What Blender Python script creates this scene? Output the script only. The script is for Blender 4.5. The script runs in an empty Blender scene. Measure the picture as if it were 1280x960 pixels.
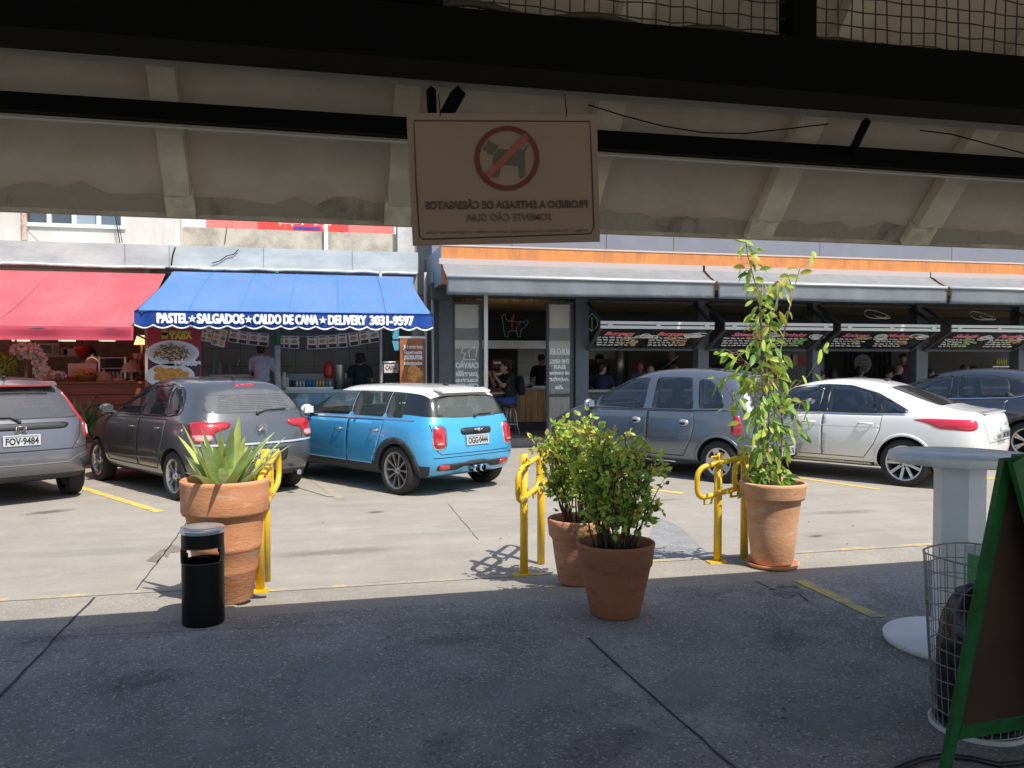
import bpy, bmesh, math, random
from mathutils import Vector, Matrix, geometry
from mathutils.bvhtree import BVHTree
R = math.radians
random.seed(7)
scene = bpy.context.scene
COL = scene.collection

# ---------------------------------------------------------------- camera, sky, sun, exposure
FPX, PITCH, YAW, CAMZ = 1040.0, R(1.652), R(13.4), 1.74
cam_d = bpy.data.cameras.new('camera'); cam = bpy.data.objects.new('camera', cam_d); COL.objects.link(cam)
cam_d.sensor_width = 36; cam_d.lens = 36 * FPX / 1280; cam_d.clip_end = 3000; cam_d.clip_start = 0.05
cam.location = (0, 0, CAMZ); cam.rotation_euler = (R(90) - PITCH, 0, -YAW)
scene.camera = cam
CM = Matrix.Rotation(-YAW, 3, 'Z') @ Matrix.Rotation(R(90) - PITCH, 3, 'X')

SUN_EL, SUN_AZ_VEC = R(57), Vector((0.50, -0.866, 0)).normalized()      # towards the sun
sun_vec = SUN_AZ_VEC * math.cos(SUN_EL) + Vector((0, 0, math.sin(SUN_EL)))
sd = bpy.data.lights.new('sun', 'SUN'); sd.energy = 4.6; sd.angle = R(0.5); sd.color = (1.0, 0.955, 0.88)
so = bpy.data.objects.new('sun', sd); COL.objects.link(so)
so.rotation_euler = sun_vec.to_track_quat('Z', 'Y').to_euler()
W = bpy.data.worlds.new('World'); scene.world = W; W.use_nodes = True
nt = W.node_tree; nt.nodes.clear()
sky = nt.nodes.new('ShaderNodeTexSky'); sky.sky_type = 'NISHITA'; sky.sun_disc = False
sky.sun_elevation = SUN_EL; sky.sun_rotation = math.atan2(SUN_AZ_VEC.x, SUN_AZ_VEC.y)
sky.air_density = 1.0; sky.dust_density = 1.5
bg = nt.nodes.new('ShaderNodeBackground'); bg.inputs[1].default_value = 0.15
wo = nt.nodes.new('ShaderNodeOutputWorld')
nt.links.new(sky.outputs[0], bg.inputs[0]); nt.links.new(bg.outputs[0], wo.inputs[0])
vs = scene.view_settings
scene.display_settings.display_device = 'sRGB'
vs.view_transform = 'Standard'; vs.look = 'None'; vs.gamma = 1; vs.exposure = 0.36
vs.use_curve_mapping = False
scene.render.engine = 'CYCLES'
cy = scene.cycles
cy.use_denoising = True; cy.max_bounces = 7; cy.diffuse_bounces = 4; cy.glossy_bounces = 4
cy.transmission_bounces = 4; cy.transparent_max_bounces = 12
cy.caustics_reflective = False; cy.caustics_refractive = False; cy.sample_clamp_indirect = 6

# ---------------------------------------------------------------- where a sight line of the photo meets a real plane (for measuring sizes)
def ray(px, py):
    return CM @ Vector(((px - 640) / FPX, -(py - 480) / FPX, -1))
def atY(px, py, Y):
    d = ray(px, py); return Vector((0, 0, CAMZ)) + d * (Y / d.y)
def atZ(px, py, z=0.0):
    d = ray(px, py); return Vector((0, 0, CAMZ)) + d * ((z - CAMZ) / d.z)
def atD(px, py, dep):
    return Vector((0, 0, CAMZ)) + ray(px, py) * dep
def xY(px, Y, py=420): return atY(px, py, Y).x
def zY(px, py, Y): return atY(px, py, Y).z

# ---------------------------------------------------------------- materials
MATS = {}
def mat(name, col, rough=0.6, metal=0.0, var=0.0, vscale=4.0, bump=0.0, bscale=30.0, col2=None, emit=None, estr=0,
        coat=0.0, trans=0.0, alpha=1.0, spec=None, stretch=None, detail=6.0, lo=0.35, hi=0.65, coords='Object'):
    if name in MATS: return MATS[name]
    m = bpy.data.materials.new(name); m.use_nodes = True; MATS[name] = m
    n = m.node_tree; b = n.nodes['Principled BSDF']
    c = (*col, 1) if len(col) == 3 else col
    b.inputs['Base Color'].default_value = c
    b.inputs['Roughness'].default_value = rough; b.inputs['Metallic'].default_value = metal
    b.inputs['Coat Weight'].default_value = coat; b.inputs['Coat Roughness'].default_value = 0.04
    b.inputs['Transmission Weight'].default_value = trans; b.inputs['Alpha'].default_value = alpha
    if spec is not None: b.inputs['Specular IOR Level'].default_value = spec
    if emit: b.inputs['Emission Color'].default_value = (*emit, 1); b.inputs['Emission Strength'].default_value = estr
    tc = None
    if var or bump or col2:
        tc = n.nodes.new('ShaderNodeTexCoord'); mp = n.nodes.new('ShaderNodeMapping')
        n.links.new(tc.outputs[coords], mp.inputs[0])
        if stretch: mp.inputs['Scale'].default_value = stretch
    if var or col2:
        t = n.nodes.new('ShaderNodeTexNoise'); t.inputs['Scale'].default_value = vscale; t.inputs['Detail'].default_value = detail
        t.inputs['Roughness'].default_value = 0.65
        n.links.new(mp.outputs[0], t.inputs['Vector'])
        mr = n.nodes.new('ShaderNodeMapRange'); mr.inputs[1].default_value = lo; mr.inputs[2].default_value = hi
        n.links.new(t.outputs[0], mr.inputs[0])
        mx = n.nodes.new('ShaderNodeMix'); mx.data_type = 'RGBA'
        a = c; bb = (*col2, 1) if col2 else tuple(min(1, v * (1 + var)) for v in c[:3]) + (1,)
        if not col2: a = tuple(v * (1 - var) for v in c[:3]) + (1,)
        mx.inputs[6].default_value = a; mx.inputs[7].default_value = bb
        n.links.new(mr.outputs[0], mx.inputs[0]); n.links.new(mx.outputs[2], b.inputs['Base Color'])
    if bump:
        t2 = n.nodes.new('ShaderNodeTexNoise'); t2.inputs['Scale'].default_value = bscale; t2.inputs['Detail'].default_value = 5
        n.links.new(mp.outputs[0], t2.inputs['Vector'])
        bp = n.nodes.new('ShaderNodeBump'); bp.inputs['Strength'].default_value = bump; bp.inputs['Distance'].default_value = 0.02
        n.links.new(t2.outputs[0], bp.inputs['Height']); n.links.new(bp.outputs[0], b.inputs['Normal'])
    return m

def leafy(m, amt=.4):
    """light shines through thin leaves and cloth"""
    n = m.node_tree; b = n.nodes['Principled BSDF']; o = n.nodes['Material Output']
    t = n.nodes.new('ShaderNodeBsdfTranslucent'); x = n.nodes.new('ShaderNodeMixShader'); x.inputs[0].default_value = amt
    src = b.inputs['Base Color'].links[0].from_socket if b.inputs['Base Color'].links else None
    if src: n.links.new(src, t.inputs[0])
    else: t.inputs[0].default_value = b.inputs['Base Color'].default_value
    n.links.new(b.outputs[0], x.inputs[1]); n.links.new(t.outputs[0], x.inputs[2]); n.links.new(x.outputs[0], o.inputs[0]); return m
# ---------------------------------------------------------------- objects
def tag(o, label=None, cat=None, group=None, kind=None):
    if label: o['label'] = label
    if cat: o['category'] = cat
    if group: o['group'] = group
    if kind: o['kind'] = kind
    return o
def thing(name, label, cat, loc=(0, 0, 0), rz=0.0, group=None):
    o = bpy.data.objects.new(name, None); COL.objects.link(o); o.empty_display_size = .1
    o.location = loc; o.rotation_euler = (0, 0, rz)
    return tag(o, label, cat, group)
def link(name, me, parent=None, m=None, smooth=False, loc=None):
    o = bpy.data.objects.new(name, me); COL.objects.link(o)
    if m is not None:
        for k in (m if isinstance(m, (list, tuple)) else [m]): me.materials.append(k)
    if smooth:
        for p in me.polygons: p.use_smooth = True
    if parent: o.parent = parent
    if loc: o.location = loc
    return o
def copy_tree(o, parent=None):
    c = o.copy(); COL.objects.link(c)
    if parent: c.parent = parent
    for ch in [x for x in list(o.children)]: copy_tree(ch, c)
    return c
class MB:
    """collects shapes of one mesh"""
    def __init__(s): s.b = bmesh.new(); s.mi = 0
    def _set(s, fs):
        for f in fs: f.material_index = s.mi
    def box(s, x0, x1, y0, y1, z0, z1, M=None, bev=0):
        x0, x1 = sorted((x0, x1)); y0, y1 = sorted((y0, y1)); z0, z1 = sorted((z0, z1))
        co = [(x, y, z) for x in (x0, x1) for y in (y0, y1) for z in (z0, z1)]
        vs_ = [s.b.verts.new(M @ Vector(c) if M else c) for c in co]
        F = [(0, 1, 3, 2), (4, 6, 7, 5), (0, 4, 5, 1), (2, 3, 7, 6), (0, 2, 6, 4), (1, 5, 7, 3)]
        fs = [s.b.faces.new([vs_[i] for i in f]) for f in F]
        if bev:
            es = list({e for f in fs for e in f.edges})
            r = bmesh.ops.bevel(s.b, geom=es, offset=bev, segments=2, affect='EDGES', profile=.5)
            fs = [f for f in r['faces']] + [f for f in fs if f.is_valid]
        s._set(fs); return s
    def poly(s, pts):
        f = s.b.faces.new([s.b.verts.new(p) for p in pts]); s._set([f]); return s
    def prism(s, pts, vec):
        """closed polygon pts (3D) extruded by vec"""
        vec = Vector(vec); a = [s.b.verts.new(p) for p in pts]; c = [s.b.verts.new(Vector(p) + vec) for p in pts]
        fs = [s.b.faces.new(a), s.b.faces.new(c[::-1])]; n = len(a)
        for i in range(n): fs.append(s.b.faces.new((a[i], c[i], c[(i + 1) % n], a[(i + 1) % n])))
        s._set(fs); return s
    def tube(s, pts, r, n=8, closed=False, cap=True):
        pts = [Vector(p) for p in pts]; rs = r if isinstance(r, (list, tuple)) else [r] * len(pts)
        rings = []; prev = None; L = len(pts)
        for i, p in enumerate(pts):
            if closed: t = pts[(i + 1) % L] - pts[i - 1]
            else: t = pts[min(i + 1, L - 1)] - pts[max(i - 1, 0)]
            t = t.normalized() if t.length > 1e-9 else Vector((0, 0, 1))
            if prev is None:
                u = t.cross(Vector((0, 0, 1)) if abs(t.z) < .9 else Vector((1, 0, 0))).normalized()
            else:
                u = (prev - t * prev.dot(t)); u = u.normalized() if u.length > 1e-6 else t.orthogonal().normalized()
            prev = u; w = t.cross(u)
            rings.append([s.b.verts.new(p + (u * math.cos(a) + w * math.sin(a)) * rs[i]) for a in [2 * math.pi * k / n for k in range(n)]])
        fs = []
        for i in range(L if closed else L - 1):
            A, B = rings[i], rings[(i + 1) % L]
            for k in range(n): fs.append(s.b.faces.new((A[k], A[(k + 1) % n], B[(k + 1) % n], B[k])))
        if cap and not closed:
            fs.append(s.b.faces.new(rings[0][::-1])); fs.append(s.b.faces.new(rings[-1]))
        for f in fs: f.smooth = True
        s._set(fs); return s
    def lathe(s, prof, c=(0, 0, 0), n=32, axis='Z', M=None, cap=True):
        c = Vector(c); rings = []
        for (r, h) in prof:
            ring = []
            for k in range(n):
                a = 2 * math.pi * k / n; x, y = r * math.cos(a), r * math.sin(a)
                v = Vector((x, y, h)) if axis == 'Z' else (Vector((h, x, y)) if axis == 'X' else Vector((x, h, y)))
                if M: v = M @ v
                ring.append(s.b.verts.new(v + c))
            rings.append(ring)
        fs = []
        for A, B in zip(rings, rings[1:]):
            for k in range(n): fs.append(s.b.faces.new((A[k], A[(k + 1) % n], B[(k + 1) % n], B[k])))
        if cap:
            if prof[0][0] > 1e-4: fs.append(s.b.faces.new(rings[0][::-1]))
            if prof[-1][0] > 1e-4: fs.append(s.b.faces.new(rings[-1]))
        for f in fs: f.smooth = True
        s._set(fs); return s
    def ball(s, c, r, seg=12, M=None):
        r = Vector(r) if not isinstance(r, (int, float)) else Vector((r, r, r))
        mm = Matrix.Translation(c) @ (M.to_4x4() if M else Matrix.Identity(4)) @ Matrix.Diagonal((*r, 1))
        g = bmesh.ops.create_uvsphere(s.b, u_segments=seg, v_segments=max(6, seg // 2 + 2), radius=1, matrix=mm)
        fs = {f for v in g['verts'] for f in v.link_faces}
        for f in fs: f.smooth = True
        s._set(fs); return s
    def mesh(s, name):
        bmesh.ops.recalc_face_normals(s.b, faces=s.b.faces)
        me = bpy.data.meshes.new(name); s.b.to_mesh(me); s.b.free(); return me
    def build(s, name, m=None, parent=None, smooth=False, loc=None):
        return link(name, s.mesh(name), parent, m, smooth, loc)
def apply_mods(o):
    dg = bpy.context.evaluated_depsgraph_get(); dg.update()
    me = bpy.data.meshes.new_from_object(o.evaluated_get(dg), depsgraph=dg)
    old = o.data; o.modifiers.clear(); o.data = me
    if isinstance(old, bpy.types.Mesh): bpy.data.meshes.remove(old)
    return o
def text(name, s, size, m, parent=None, loc=(0, 0, 0), rot=None, M=None, bold=0.0, ext=0.002, shear=0.0, sx=1.0, mirror=False, align='CENTER', width=None, smooth=False, fn=None, fat=0.0):
    cu = bpy.data.curves.new(name, 'FONT'); cu.body = s; cu.size = size; cu.align_x = align; cu.align_y = 'CENTER'
    cu.offset = bold; cu.extrude = ext; cu.shear = shear; cu.resolution_u = 3
    o = bpy.data.objects.new(name, cu); COL.objects.link(o)
    dg = bpy.context.evaluated_depsgraph_get(); me = bpy.data.meshes.new_from_object(o.evaluated_get(dg), depsgraph=dg)
    bpy.data.objects.remove(o); bpy.data.curves.remove(cu)
    if width and len(me.vertices):
        xs = [v.co.x for v in me.vertices]; k = width / max(1e-6, max(xs) - min(xs)); sx = k
    for v in me.vertices:
        v.co.x *= sx * (-1 if mirror else 1)
    if fat:
        b_ = bmesh.new()
        for q, (dx, dy) in enumerate(((0, 0), (fat, 0), (-fat, 0), (0, fat * .5), (0, -fat * .5))):
            m2 = me.copy()
            for v in m2.vertices: v.co.x += dx; v.co.y += dy; v.co.z += q * .0006
            b_.from_mesh(m2); bpy.data.meshes.remove(m2)
        b_.to_mesh(me); b_.free()
    T = M if M is not None else (Matrix.Translation(loc) @ (rot.to_4x4() if rot is not None else Matrix.Identity(4)))
    for v in me.vertices:
        v.co = T @ v.co
        if fn: v.co = fn(v.co)
    if mirror: me.flip_normals()
    me.materials.clear()
    return link(name, me, parent, m)
RX90 = Matrix.Rotation(R(90), 3, 'X')          # lettering that stands upright and faces -Y
def lerp(a, b, t): return a + (b - a) * t
def sm(a, b, t):
    t = max(0, min(1, (t - a) / (b - a))); return t * t * (3 - 2 * t)
# ================================================================ THE SETTING
def ground_mat(name, base, dark, light, scale=1.0, speck=0.0, rough=.85, streak=0.0):
    m = bpy.data.materials.new(name); m.use_nodes = True; n = m.node_tree; b = n.nodes['Principled BSDF']
    b.inputs['Roughness'].default_value = rough; b.inputs['Specular IOR Level'].default_value = .3
    tc = n.nodes.new('ShaderNodeTexCoord')
    def noise(s, d=6, st=None, r=.6):
        v = tc.outputs['Object']
        if st:
            mp = n.nodes.new('ShaderNodeMapping'); mp.inputs['Scale'].default_value = st; n.links.new(v, mp.inputs[0]); v = mp.outputs[0]
        t = n.nodes.new('ShaderNodeTexNoise'); t.inputs['Scale'].default_value = s; t.inputs['Detail'].default_value = d
        t.inputs['Roughness'].default_value = r; n.links.new(v, t.inputs['Vector']); return t.outputs[0]
    def rng(x, a, c, o0=0, o1=1):
        r = n.nodes.new('ShaderNodeMapRange'); n.links.new(x, r.inputs[0]); r.inputs[1].default_value = a; r.inputs[2].default_value = c
        r.inputs[3].default_value = o0; r.inputs[4].default_value = o1; return r.outputs[0]
    def mix(f, A, B):
        x = n.nodes.new('ShaderNodeMix'); x.data_type = 'RGBA'; n.links.new(f, x.inputs[0])
        for s_, q in ((6, A), (7, B)):
            if isinstance(q, tuple): x.inputs[s_].default_value = (*q, 1)
            else: n.links.new(q, x.inputs[s_])
        return x.outputs[2]
    c = mix(rng(noise(.55 * scale, 8), .3, .7), dark, base)
    c = mix(rng(noise(2.3 * scale, 8), .45, .75, 0, .7), c, light)
    if streak:
        c = mix(rng(noise(1.2, 5, (.25, 3.2, 1)), .5, .72, 0, streak), c, tuple(v * .62 for v in base))
        c = mix(rng(noise(.9, 4, (.3, 2.2, 1), .5), .56, .75, 0, streak), c, tuple(min(1, v * 1.25) for v in base))
    if speck:
        c = mix(rng(noise(70, 2), .60, .66, 0, speck), c, tuple(min(1, v * 1.9) for v in light))
        c = mix(rng(noise(42, 3), .62, .68, 0, speck), c, tuple(v * .35 for v in dark))
        c = mix(rng(noise(9, 7, None, .8), .62, .70, 0, speck * .7), c, tuple(min(1, v * 1.5) for v in light))
        c = mix(rng(noise(3.1, 9, None, .75), .60, .72, 0, speck * .6), c, tuple(v * .45 for v in dark))
        c = mix(rng(noise(.9, 10, None, .8), .56, .66, 0, speck * .8), c, tuple(min(1, v * 1.45) for v in light))
        c = mix(rng(noise(26, 6, None, .8), .5, .75, 0, speck * .5), c, tuple(v * .6 for v in dark))
    n.links.new(c, b.inputs['Base Color'])
    bp = n.nodes.new('ShaderNodeBump'); bp.inputs['Strength'].default_value = .35 if speck else .2; bp.inputs['Distance'].default_value = .01
    n.links.new(noise(60 if speck else 45, 6), bp.inputs['Height']); n.links.new(bp.outputs[0], b.inputs['Normal'])
    MATS[name] = m; return m
M_road = ground_mat('road_concrete', (.325, .295, .25), (.265, .242, .207), (.365, .335, .288), 1.0, .22, .85, .35)
M_pave = ground_mat('pavement_concrete', (.285, .268, .25), (.165, .155, .145), (.35, .325, .30), 1.4, .75, .8)
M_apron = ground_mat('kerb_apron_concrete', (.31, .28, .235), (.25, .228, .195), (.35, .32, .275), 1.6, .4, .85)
M_patch = ground_mat('patched_concrete', (.24, .24, .235), (.19, .19, .19), (.34, .33, .32), 2.5, .5, .85)
M_crack = mat('dark_joint', (.05, .048, .045), .95)
M_yline = mat('worn_yellow_paint', (.315, .285, .24), .8, col2=(.62, .43, .09), vscale=5, detail=9, lo=.52, hi=.66)
M_yline2 = mat('yellow_road_paint', (.315, .285, .24), .7, col2=(.64, .46, .10), vscale=7, detail=9, lo=.36, hi=.5)

KY = 6.42      # kerb line
def sheet(name, pts, z, m, kind='structure'):
    o = MB().poly([(p[0], p[1], z) for p in pts]).build(name, m); return tag(o, kind=kind)
g = MB(); 
g.poly([(-400, -400, -.03), (400, -400, -.03), (400, 800, -.03), (-400, 800, -.03)])
tag(g.build('ground', mat('far_ground', (.25, .24, .22), .9)), kind='structure')
tag(MB().box(-30, 40, KY, 16.25, -.02, 0).build('road', M_road), kind='structure')
# pavement with a dropped, flared stretch where trolleys cross the kerb
PZ = .08; RA, RB = -.42, 1.98
pv = MB()
def flat(x0, x1, y0, y1): pv.box(x0, x1, y0, y1, -.02, PZ)
flat(-30, 40, -6, 5.60)
def quad(a, b, c, d): pv.poly([a, b, c, d])
e = .006
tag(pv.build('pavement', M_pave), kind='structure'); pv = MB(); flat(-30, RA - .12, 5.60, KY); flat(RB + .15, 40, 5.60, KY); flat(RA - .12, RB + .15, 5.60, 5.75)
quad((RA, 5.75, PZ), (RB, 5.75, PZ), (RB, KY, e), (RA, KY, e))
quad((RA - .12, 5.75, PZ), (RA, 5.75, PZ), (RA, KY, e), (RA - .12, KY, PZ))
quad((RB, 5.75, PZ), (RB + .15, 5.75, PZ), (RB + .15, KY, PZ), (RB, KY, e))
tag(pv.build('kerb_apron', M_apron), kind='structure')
# painted kerb edge, joints and parking marks
def strip(name, a, b, w, z, m, parent=None):
    a, b = Vector((a[0], a[1], 0)), Vector((b[0], b[1], 0)); t = (b - a).normalized(); nrm = Vector((-t.y, t.x, 0)) * w / 2
    N = 14; mb = MB()
    for i in range(N):
        p, q = a.lerp(b, i / N), a.lerp(b, (i + 1) / N)
        zz = lambda v: z
        mb.poly([(*(p - nrm).xy, z), (*(q - nrm).xy, z), (*(q + nrm).xy, z), (*(p + nrm).xy, z)])
    return tag(mb.build(name, m), kind='structure')
def P(px, py, z=0): v = atZ(px, py, z); return (v.x, v.y)
strip('kerb_line', (-12, KY - .05), (RA - .13, KY - .05), .08, PZ + .004, M_yline)
strip('kerb_line', (RB + .16, KY - .05), (14, KY - .05), .08, PZ + .004, M_yline)
strip('kerb_line', (RA, KY + .06), (RB, KY + .06), .07, .004, M_yline)
strip('parking_line', P(80, 603), P(200, 640), .11, .004, M_yline2)
strip('parking_line', P(372, 583), P(425, 624), .11, .004, M_yline)
strip('parking_line', P(365, 606), P(415, 621), .10, .008, M_yline)
strip('parking_line', P(398, 588), P(470, 608), .08, .012, M_yline)
strip('parking_line', P(690, 598), P(855, 617), .14, .004, M_yline2)
strip('parking_line', P(960, 592), P(1100, 612), .10, .004, M_yline2)
strip('parking_line', P(1225, 597), P(1330, 606), .13, .004, M_yline2)
strip('pavement_mark', P(1000, 726, PZ), P(1098, 772, PZ), .10, PZ + .004, mat('faded_yellow_mark', (.29, .27, .24), .8, col2=(.58, .46, .10), vscale=9, detail=9, lo=.38, hi=.56))
def crack(pts, z, w=.012, name='crack', m=None):
    pts = [Vector((*p, 0)) for p in pts]; mb = MB(); rnd = random.Random(len(pts) + int(pts[0].x * 10))
    out = []
    for a, b in zip(pts, pts[1:]):
        k = max(2, int((b - a).length / .12))
        for i in range(k): out.append(a.lerp(b, i / k) + Vector((rnd.uniform(-1, 1), rnd.uniform(-1, 1), 0)) * .006)
    out.append(pts[-1])
    for a, b in zip(out, out[1:]):
        t = (b - a).normalized(); nn = Vector((-t.y, t.x, 0)) * w * rnd.uniform(.35, .6)
        mb.poly([(*(a - nn).xy, z), (*(b - nn).xy, z), (*(b + nn).xy, z), (*(a + nn).xy, z)])
    return tag(mb.build(name, m or M_crack), kind='structure')
crack([P(234, 652), P(213, 682), P(170, 738)], .003)
crack([P(118, 747, PZ), P(86, 780, PZ), P(0, 872, PZ), P(-70, 950, PZ)], PZ + .003, .016)
crack([P(735, 798, PZ), P(800, 856, PZ), P(915, 958, PZ), P(960, 1000, PZ)], PZ + .003, .014)
crack([P(560, 630), P(598, 675)], .003, .007)
crack([P(945, 727, PZ), P(965, 737, PZ), P(1000, 743, PZ), P(1010, 752, PZ)], PZ + .003, .012)
crack([P(960, 738, PZ), P(985, 733, PZ), P(1003, 738, PZ)], PZ + .003, .008)
crack([P(560, 775, PZ), P(-20, 800, PZ)], PZ + .003, .004)
# stain and rough patched strip beside the racks
def blob(name, pts, z, m): return sheet(name, [P(*p, z) for p in pts], z, m)
blob('road_stain', [(183, 701), (196, 690), (214, 681), (229, 684), (232, 689), (212, 691), (210, 697), (203, 694), (198, 703)], .003, mat('damp_stain', (.20, .165, .13), .8, var=.3, vscale=9))
blob('manhole_patch', [(972, 730), (996, 731), (1006, 740), (985, 748), (964, 743)], PZ + .0025, mat('mud_patch', (.17, .16, .155), .9, var=.5, vscale=14, bump=.6))
blob('road_patch', [(800, 701), (815, 660), (822, 645), (850, 658), (897, 702), (880, 704)], .003, M_patch)
blob('drain_cover', [(552, 622), (590, 620), (600, 626), (560, 629)], .0035, mat('iron_cover', (.12, .11, .10), .7, var=.3, vscale=40)) if False else None
def stain_mat(name, col, amt, sc=3.0, rough=.8):
    m = bpy.data.materials.new(name); m.use_nodes = True; n = m.node_tree; b = n.nodes['Principled BSDF']; b.inputs['Base Color'].default_value = (*col, 1); b.inputs['Roughness'].default_value = rough
    tc = n.nodes.new('ShaderNodeTexCoord'); ln = n.nodes.new('ShaderNodeVectorMath'); ln.operation = 'LENGTH'; n.links.new(tc.outputs['Object'], ln.inputs[0])
    t = n.nodes.new('ShaderNodeTexNoise'); t.inputs['Scale'].default_value = sc; t.inputs['Detail'].default_value = 9; t.inputs['Roughness'].default_value = .75
    oi = n.nodes.new('ShaderNodeObjectInfo'); ad = n.nodes.new('ShaderNodeVectorMath'); ad.operation = 'ADD'; n.links.new(tc.outputs['Object'], ad.inputs[0]); n.links.new(oi.outputs['Location'], ad.inputs[1]); n.links.new(ad.outputs[0], t.inputs['Vector'])
    r1 = n.nodes.new('ShaderNodeMapRange'); n.links.new(ln.outputs['Value'], r1.inputs[0]); r1.inputs[1].default_value = 1.0; r1.inputs[2].default_value = .2
    s_ = n.nodes.new('ShaderNodeMath'); s_.operation = 'MULTIPLY'; n.links.new(r1.outputs[0], s_.inputs[0]); n.links.new(t.outputs[0], s_.inputs[1])
    r2 = n.nodes.new('ShaderNodeMapRange'); n.links.new(s_.outputs[0], r2.inputs[0]); r2.inputs[1].default_value = .30; r2.inputs[2].default_value = .55; r2.inputs[4].default_value = amt
    n.links.new(r2.outputs[0], b.inputs['Alpha']); return m
ST_D, ST_L, ST_O = stain_mat('stain_dark', (.10, .095, .09), .28, 5), stain_mat('stain_pale', (.40, .39, .38), .42, 2.6), stain_mat('stain_oil', (.06, .053, .045), .5, 5, .5)
def stain(px, py, rx, ry, z, m, rot=0):
    c = atZ(px, py, z); o = MB().poly([(-1, -1, 0), (1, -1, 0), (1, 1, 0), (-1, 1, 0)]).build('ground_stain', m); o.location = (c.x, c.y, z); o.scale = (rx, ry, 1); o.rotation_euler = (0, 0, rot); tag(o, kind='structure')
k_ = 0
for px, py, rx, ry, m_, a_ in ((640, 870, .9, .45, ST_L, .3), (860, 860, .6, .35, ST_L, .8), (1050, 900, .5, .3, ST_L, .1), (420, 840, .8, .4, ST_L, 1.2), (180, 850, .6, .3, ST_D, .4), (560, 800, .5, .2, ST_D, 0), (760, 930, .7, .3, ST_D, .5), (980, 800, .5, .25, ST_D, 1.), (300, 920, .7, .3, ST_L, .2), (1090, 830, .35, .2, ST_L, .6), (900, 740, .4, .18, ST_D, .3), (60, 800, .5, .2, ST_D, .2), (380, 790, .6, .12, ST_L, 0), (130, 930, .5, .3, ST_L, .9), (560, 930, .35, .25, ST_D, .9)):
    stain(px, py, rx, ry, PZ + .0015 + .0002 * k_, m_, a_); k_ += 1
for px, py, rx, ry, m_, a_ in ((300, 640, .5, .25, ST_O, .2), (60, 640, .6, .25, ST_O, .5), (560, 612, .5, .25, ST_O, .4), (830, 625, .6, .2, ST_D, .2), (420, 690, 1.3, .3, ST_D, .05), (560, 665, 1.6, .18, ST_L, .02), (1050, 640, 1.2, .25, ST_D, .0), (120, 690, 1.2, .3, ST_L, .1), (470, 640, .25, .15, ST_O, .3), (1020, 670, .22, .12, ST_O, .3), (480, 728, .5, .1, ST_D, 0), (740, 640, .5, .3, ST_D, .7)):
    stain(px, py, rx, ry, .0012 + .0001 * k_, m_, a_); k_ += 1
rr_ = random.Random(77)
for i in range(46):     # dry leaves and scraps along the kerb and under the shelter
    px, py = (rr_.uniform(60, 1150), rr_.uniform(700, 905)) if i < 34 else (rr_.uniform(100, 1200), rr_.uniform(625, 690)); z = PZ if py > 735 else .0
    if 690 < py <= 762: continue
    c = atZ(px, py, z); s_ = rr_.uniform(.008, .022); a = rr_.uniform(0, 6.3); ca, sa = math.cos(a), math.sin(a)
    mb = MB(); mb.poly([(c.x + ca * s_, c.y + sa * s_, z + .006), (c.x - sa * s_ * .45, c.y + ca * s_ * .45, z + .012), (c.x - ca * s_, c.y - sa * s_, z + .005), (c.x + sa * s_ * .45, c.y - ca * s_ * .45, z + .009)])
    o = mb.build('dry_leaf', mat('dry_leaf%d' % (i % 3), ((.22, .13, .05), (.12, .08, .04), (.45, .42, .36))[i % 3], .8)); tag(o, ('dry brown', 'dark curled', 'pale scrap-like')[i % 3] + ' fallen leaf lying on the ground', 'leaf', 'fallen leaves scattered on the ground')
# ---------------------------------------------------------------- our own shelter: sloping concrete canopy, beams, mesh
M_canopy = mat('canopy_plaster', (.56, .48, .38), .9, var=.14, vscale=1.6, bump=.25, bscale=9)
M_canopy_edge = mat('canopy_stained_edge', (.42, .37, .29), .95, col2=(.13, .10, .08), vscale=3.4, detail=10, lo=.56, hi=.74, stretch=(1, .7, .7), bump=.5, bscale=25)
M_rib = mat('canopy_rib', (.66, .60, .46), .9, var=.15, vscale=3, bump=.2, bscale=14)
M_black = mat('black_steel', (.004, .004, .004), .9, bump=.05, spec=.1)
CY, CZ = 4.36, zY(640, 286, 4.36) + .018
SL = 1.055
can = thing('concrete_canopy', 'sloping ribbed concrete canopy edge overhead with mould stains along its lip', 'canopy')
X0, X1 = -9, 14; TY = 3.15; TZ = CZ + (CY - TY) * SL
nrm = Vector((0, SL, 1)).normalized()     # upper side
def slab(mb, x0, x1, ya, yb, t0, t1, za=0):
    """piece of the sloping slab between ya (low) and yb (high); offsets t0..t1 along the upper normal"""
    def pt(x, y, t): return Vector((x, y, CZ + (CY - y) * SL)) + nrm * t
    mb.prism([pt(x0, ya, t0), pt(x0, ya, t1), pt(x0, yb, t1), pt(x0, yb, t0)], (x1 - x0, 0, 0))
mb = MB(); slab(mb, X0, X1, CY, TY, 0, .14); mb.build('slab', M_canopy, can)
def stain_strip():
    b_ = MB(); rnd = random.Random(3); N = 240
    top = []
    for i in range(N + 1):
        x = X0 + (X1 - X0) * i / N; h = .035 + .03 * abs(math.sin(x * 2.2)) + rnd.uniform(0, .05) * (1 if math.sin(x * 4.4 + 1) > .2 else .3)
        top.append((x, h))
    def pt(x, y): return Vector((x, y, CZ + (CY - y) * SL)) - nrm * .004
    for (xa, ha), (xb, hb) in zip(top, top[1:]):
        b_.poly([pt(xa, CY), pt(xb, CY), pt(xb, CY - hb), pt(xa, CY - ha)])
    return b_
stain_strip().build('stained_edge', M_canopy_edge, can)
mb = MB(); mb.box(X0, X1, CY + .002, CY + .05, CZ - .022, CZ + .2); mb.build('lip', mat('lip_concrete', (.50, .43, .33), .9, var=.3, vscale=5, bump=.4), can)
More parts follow.
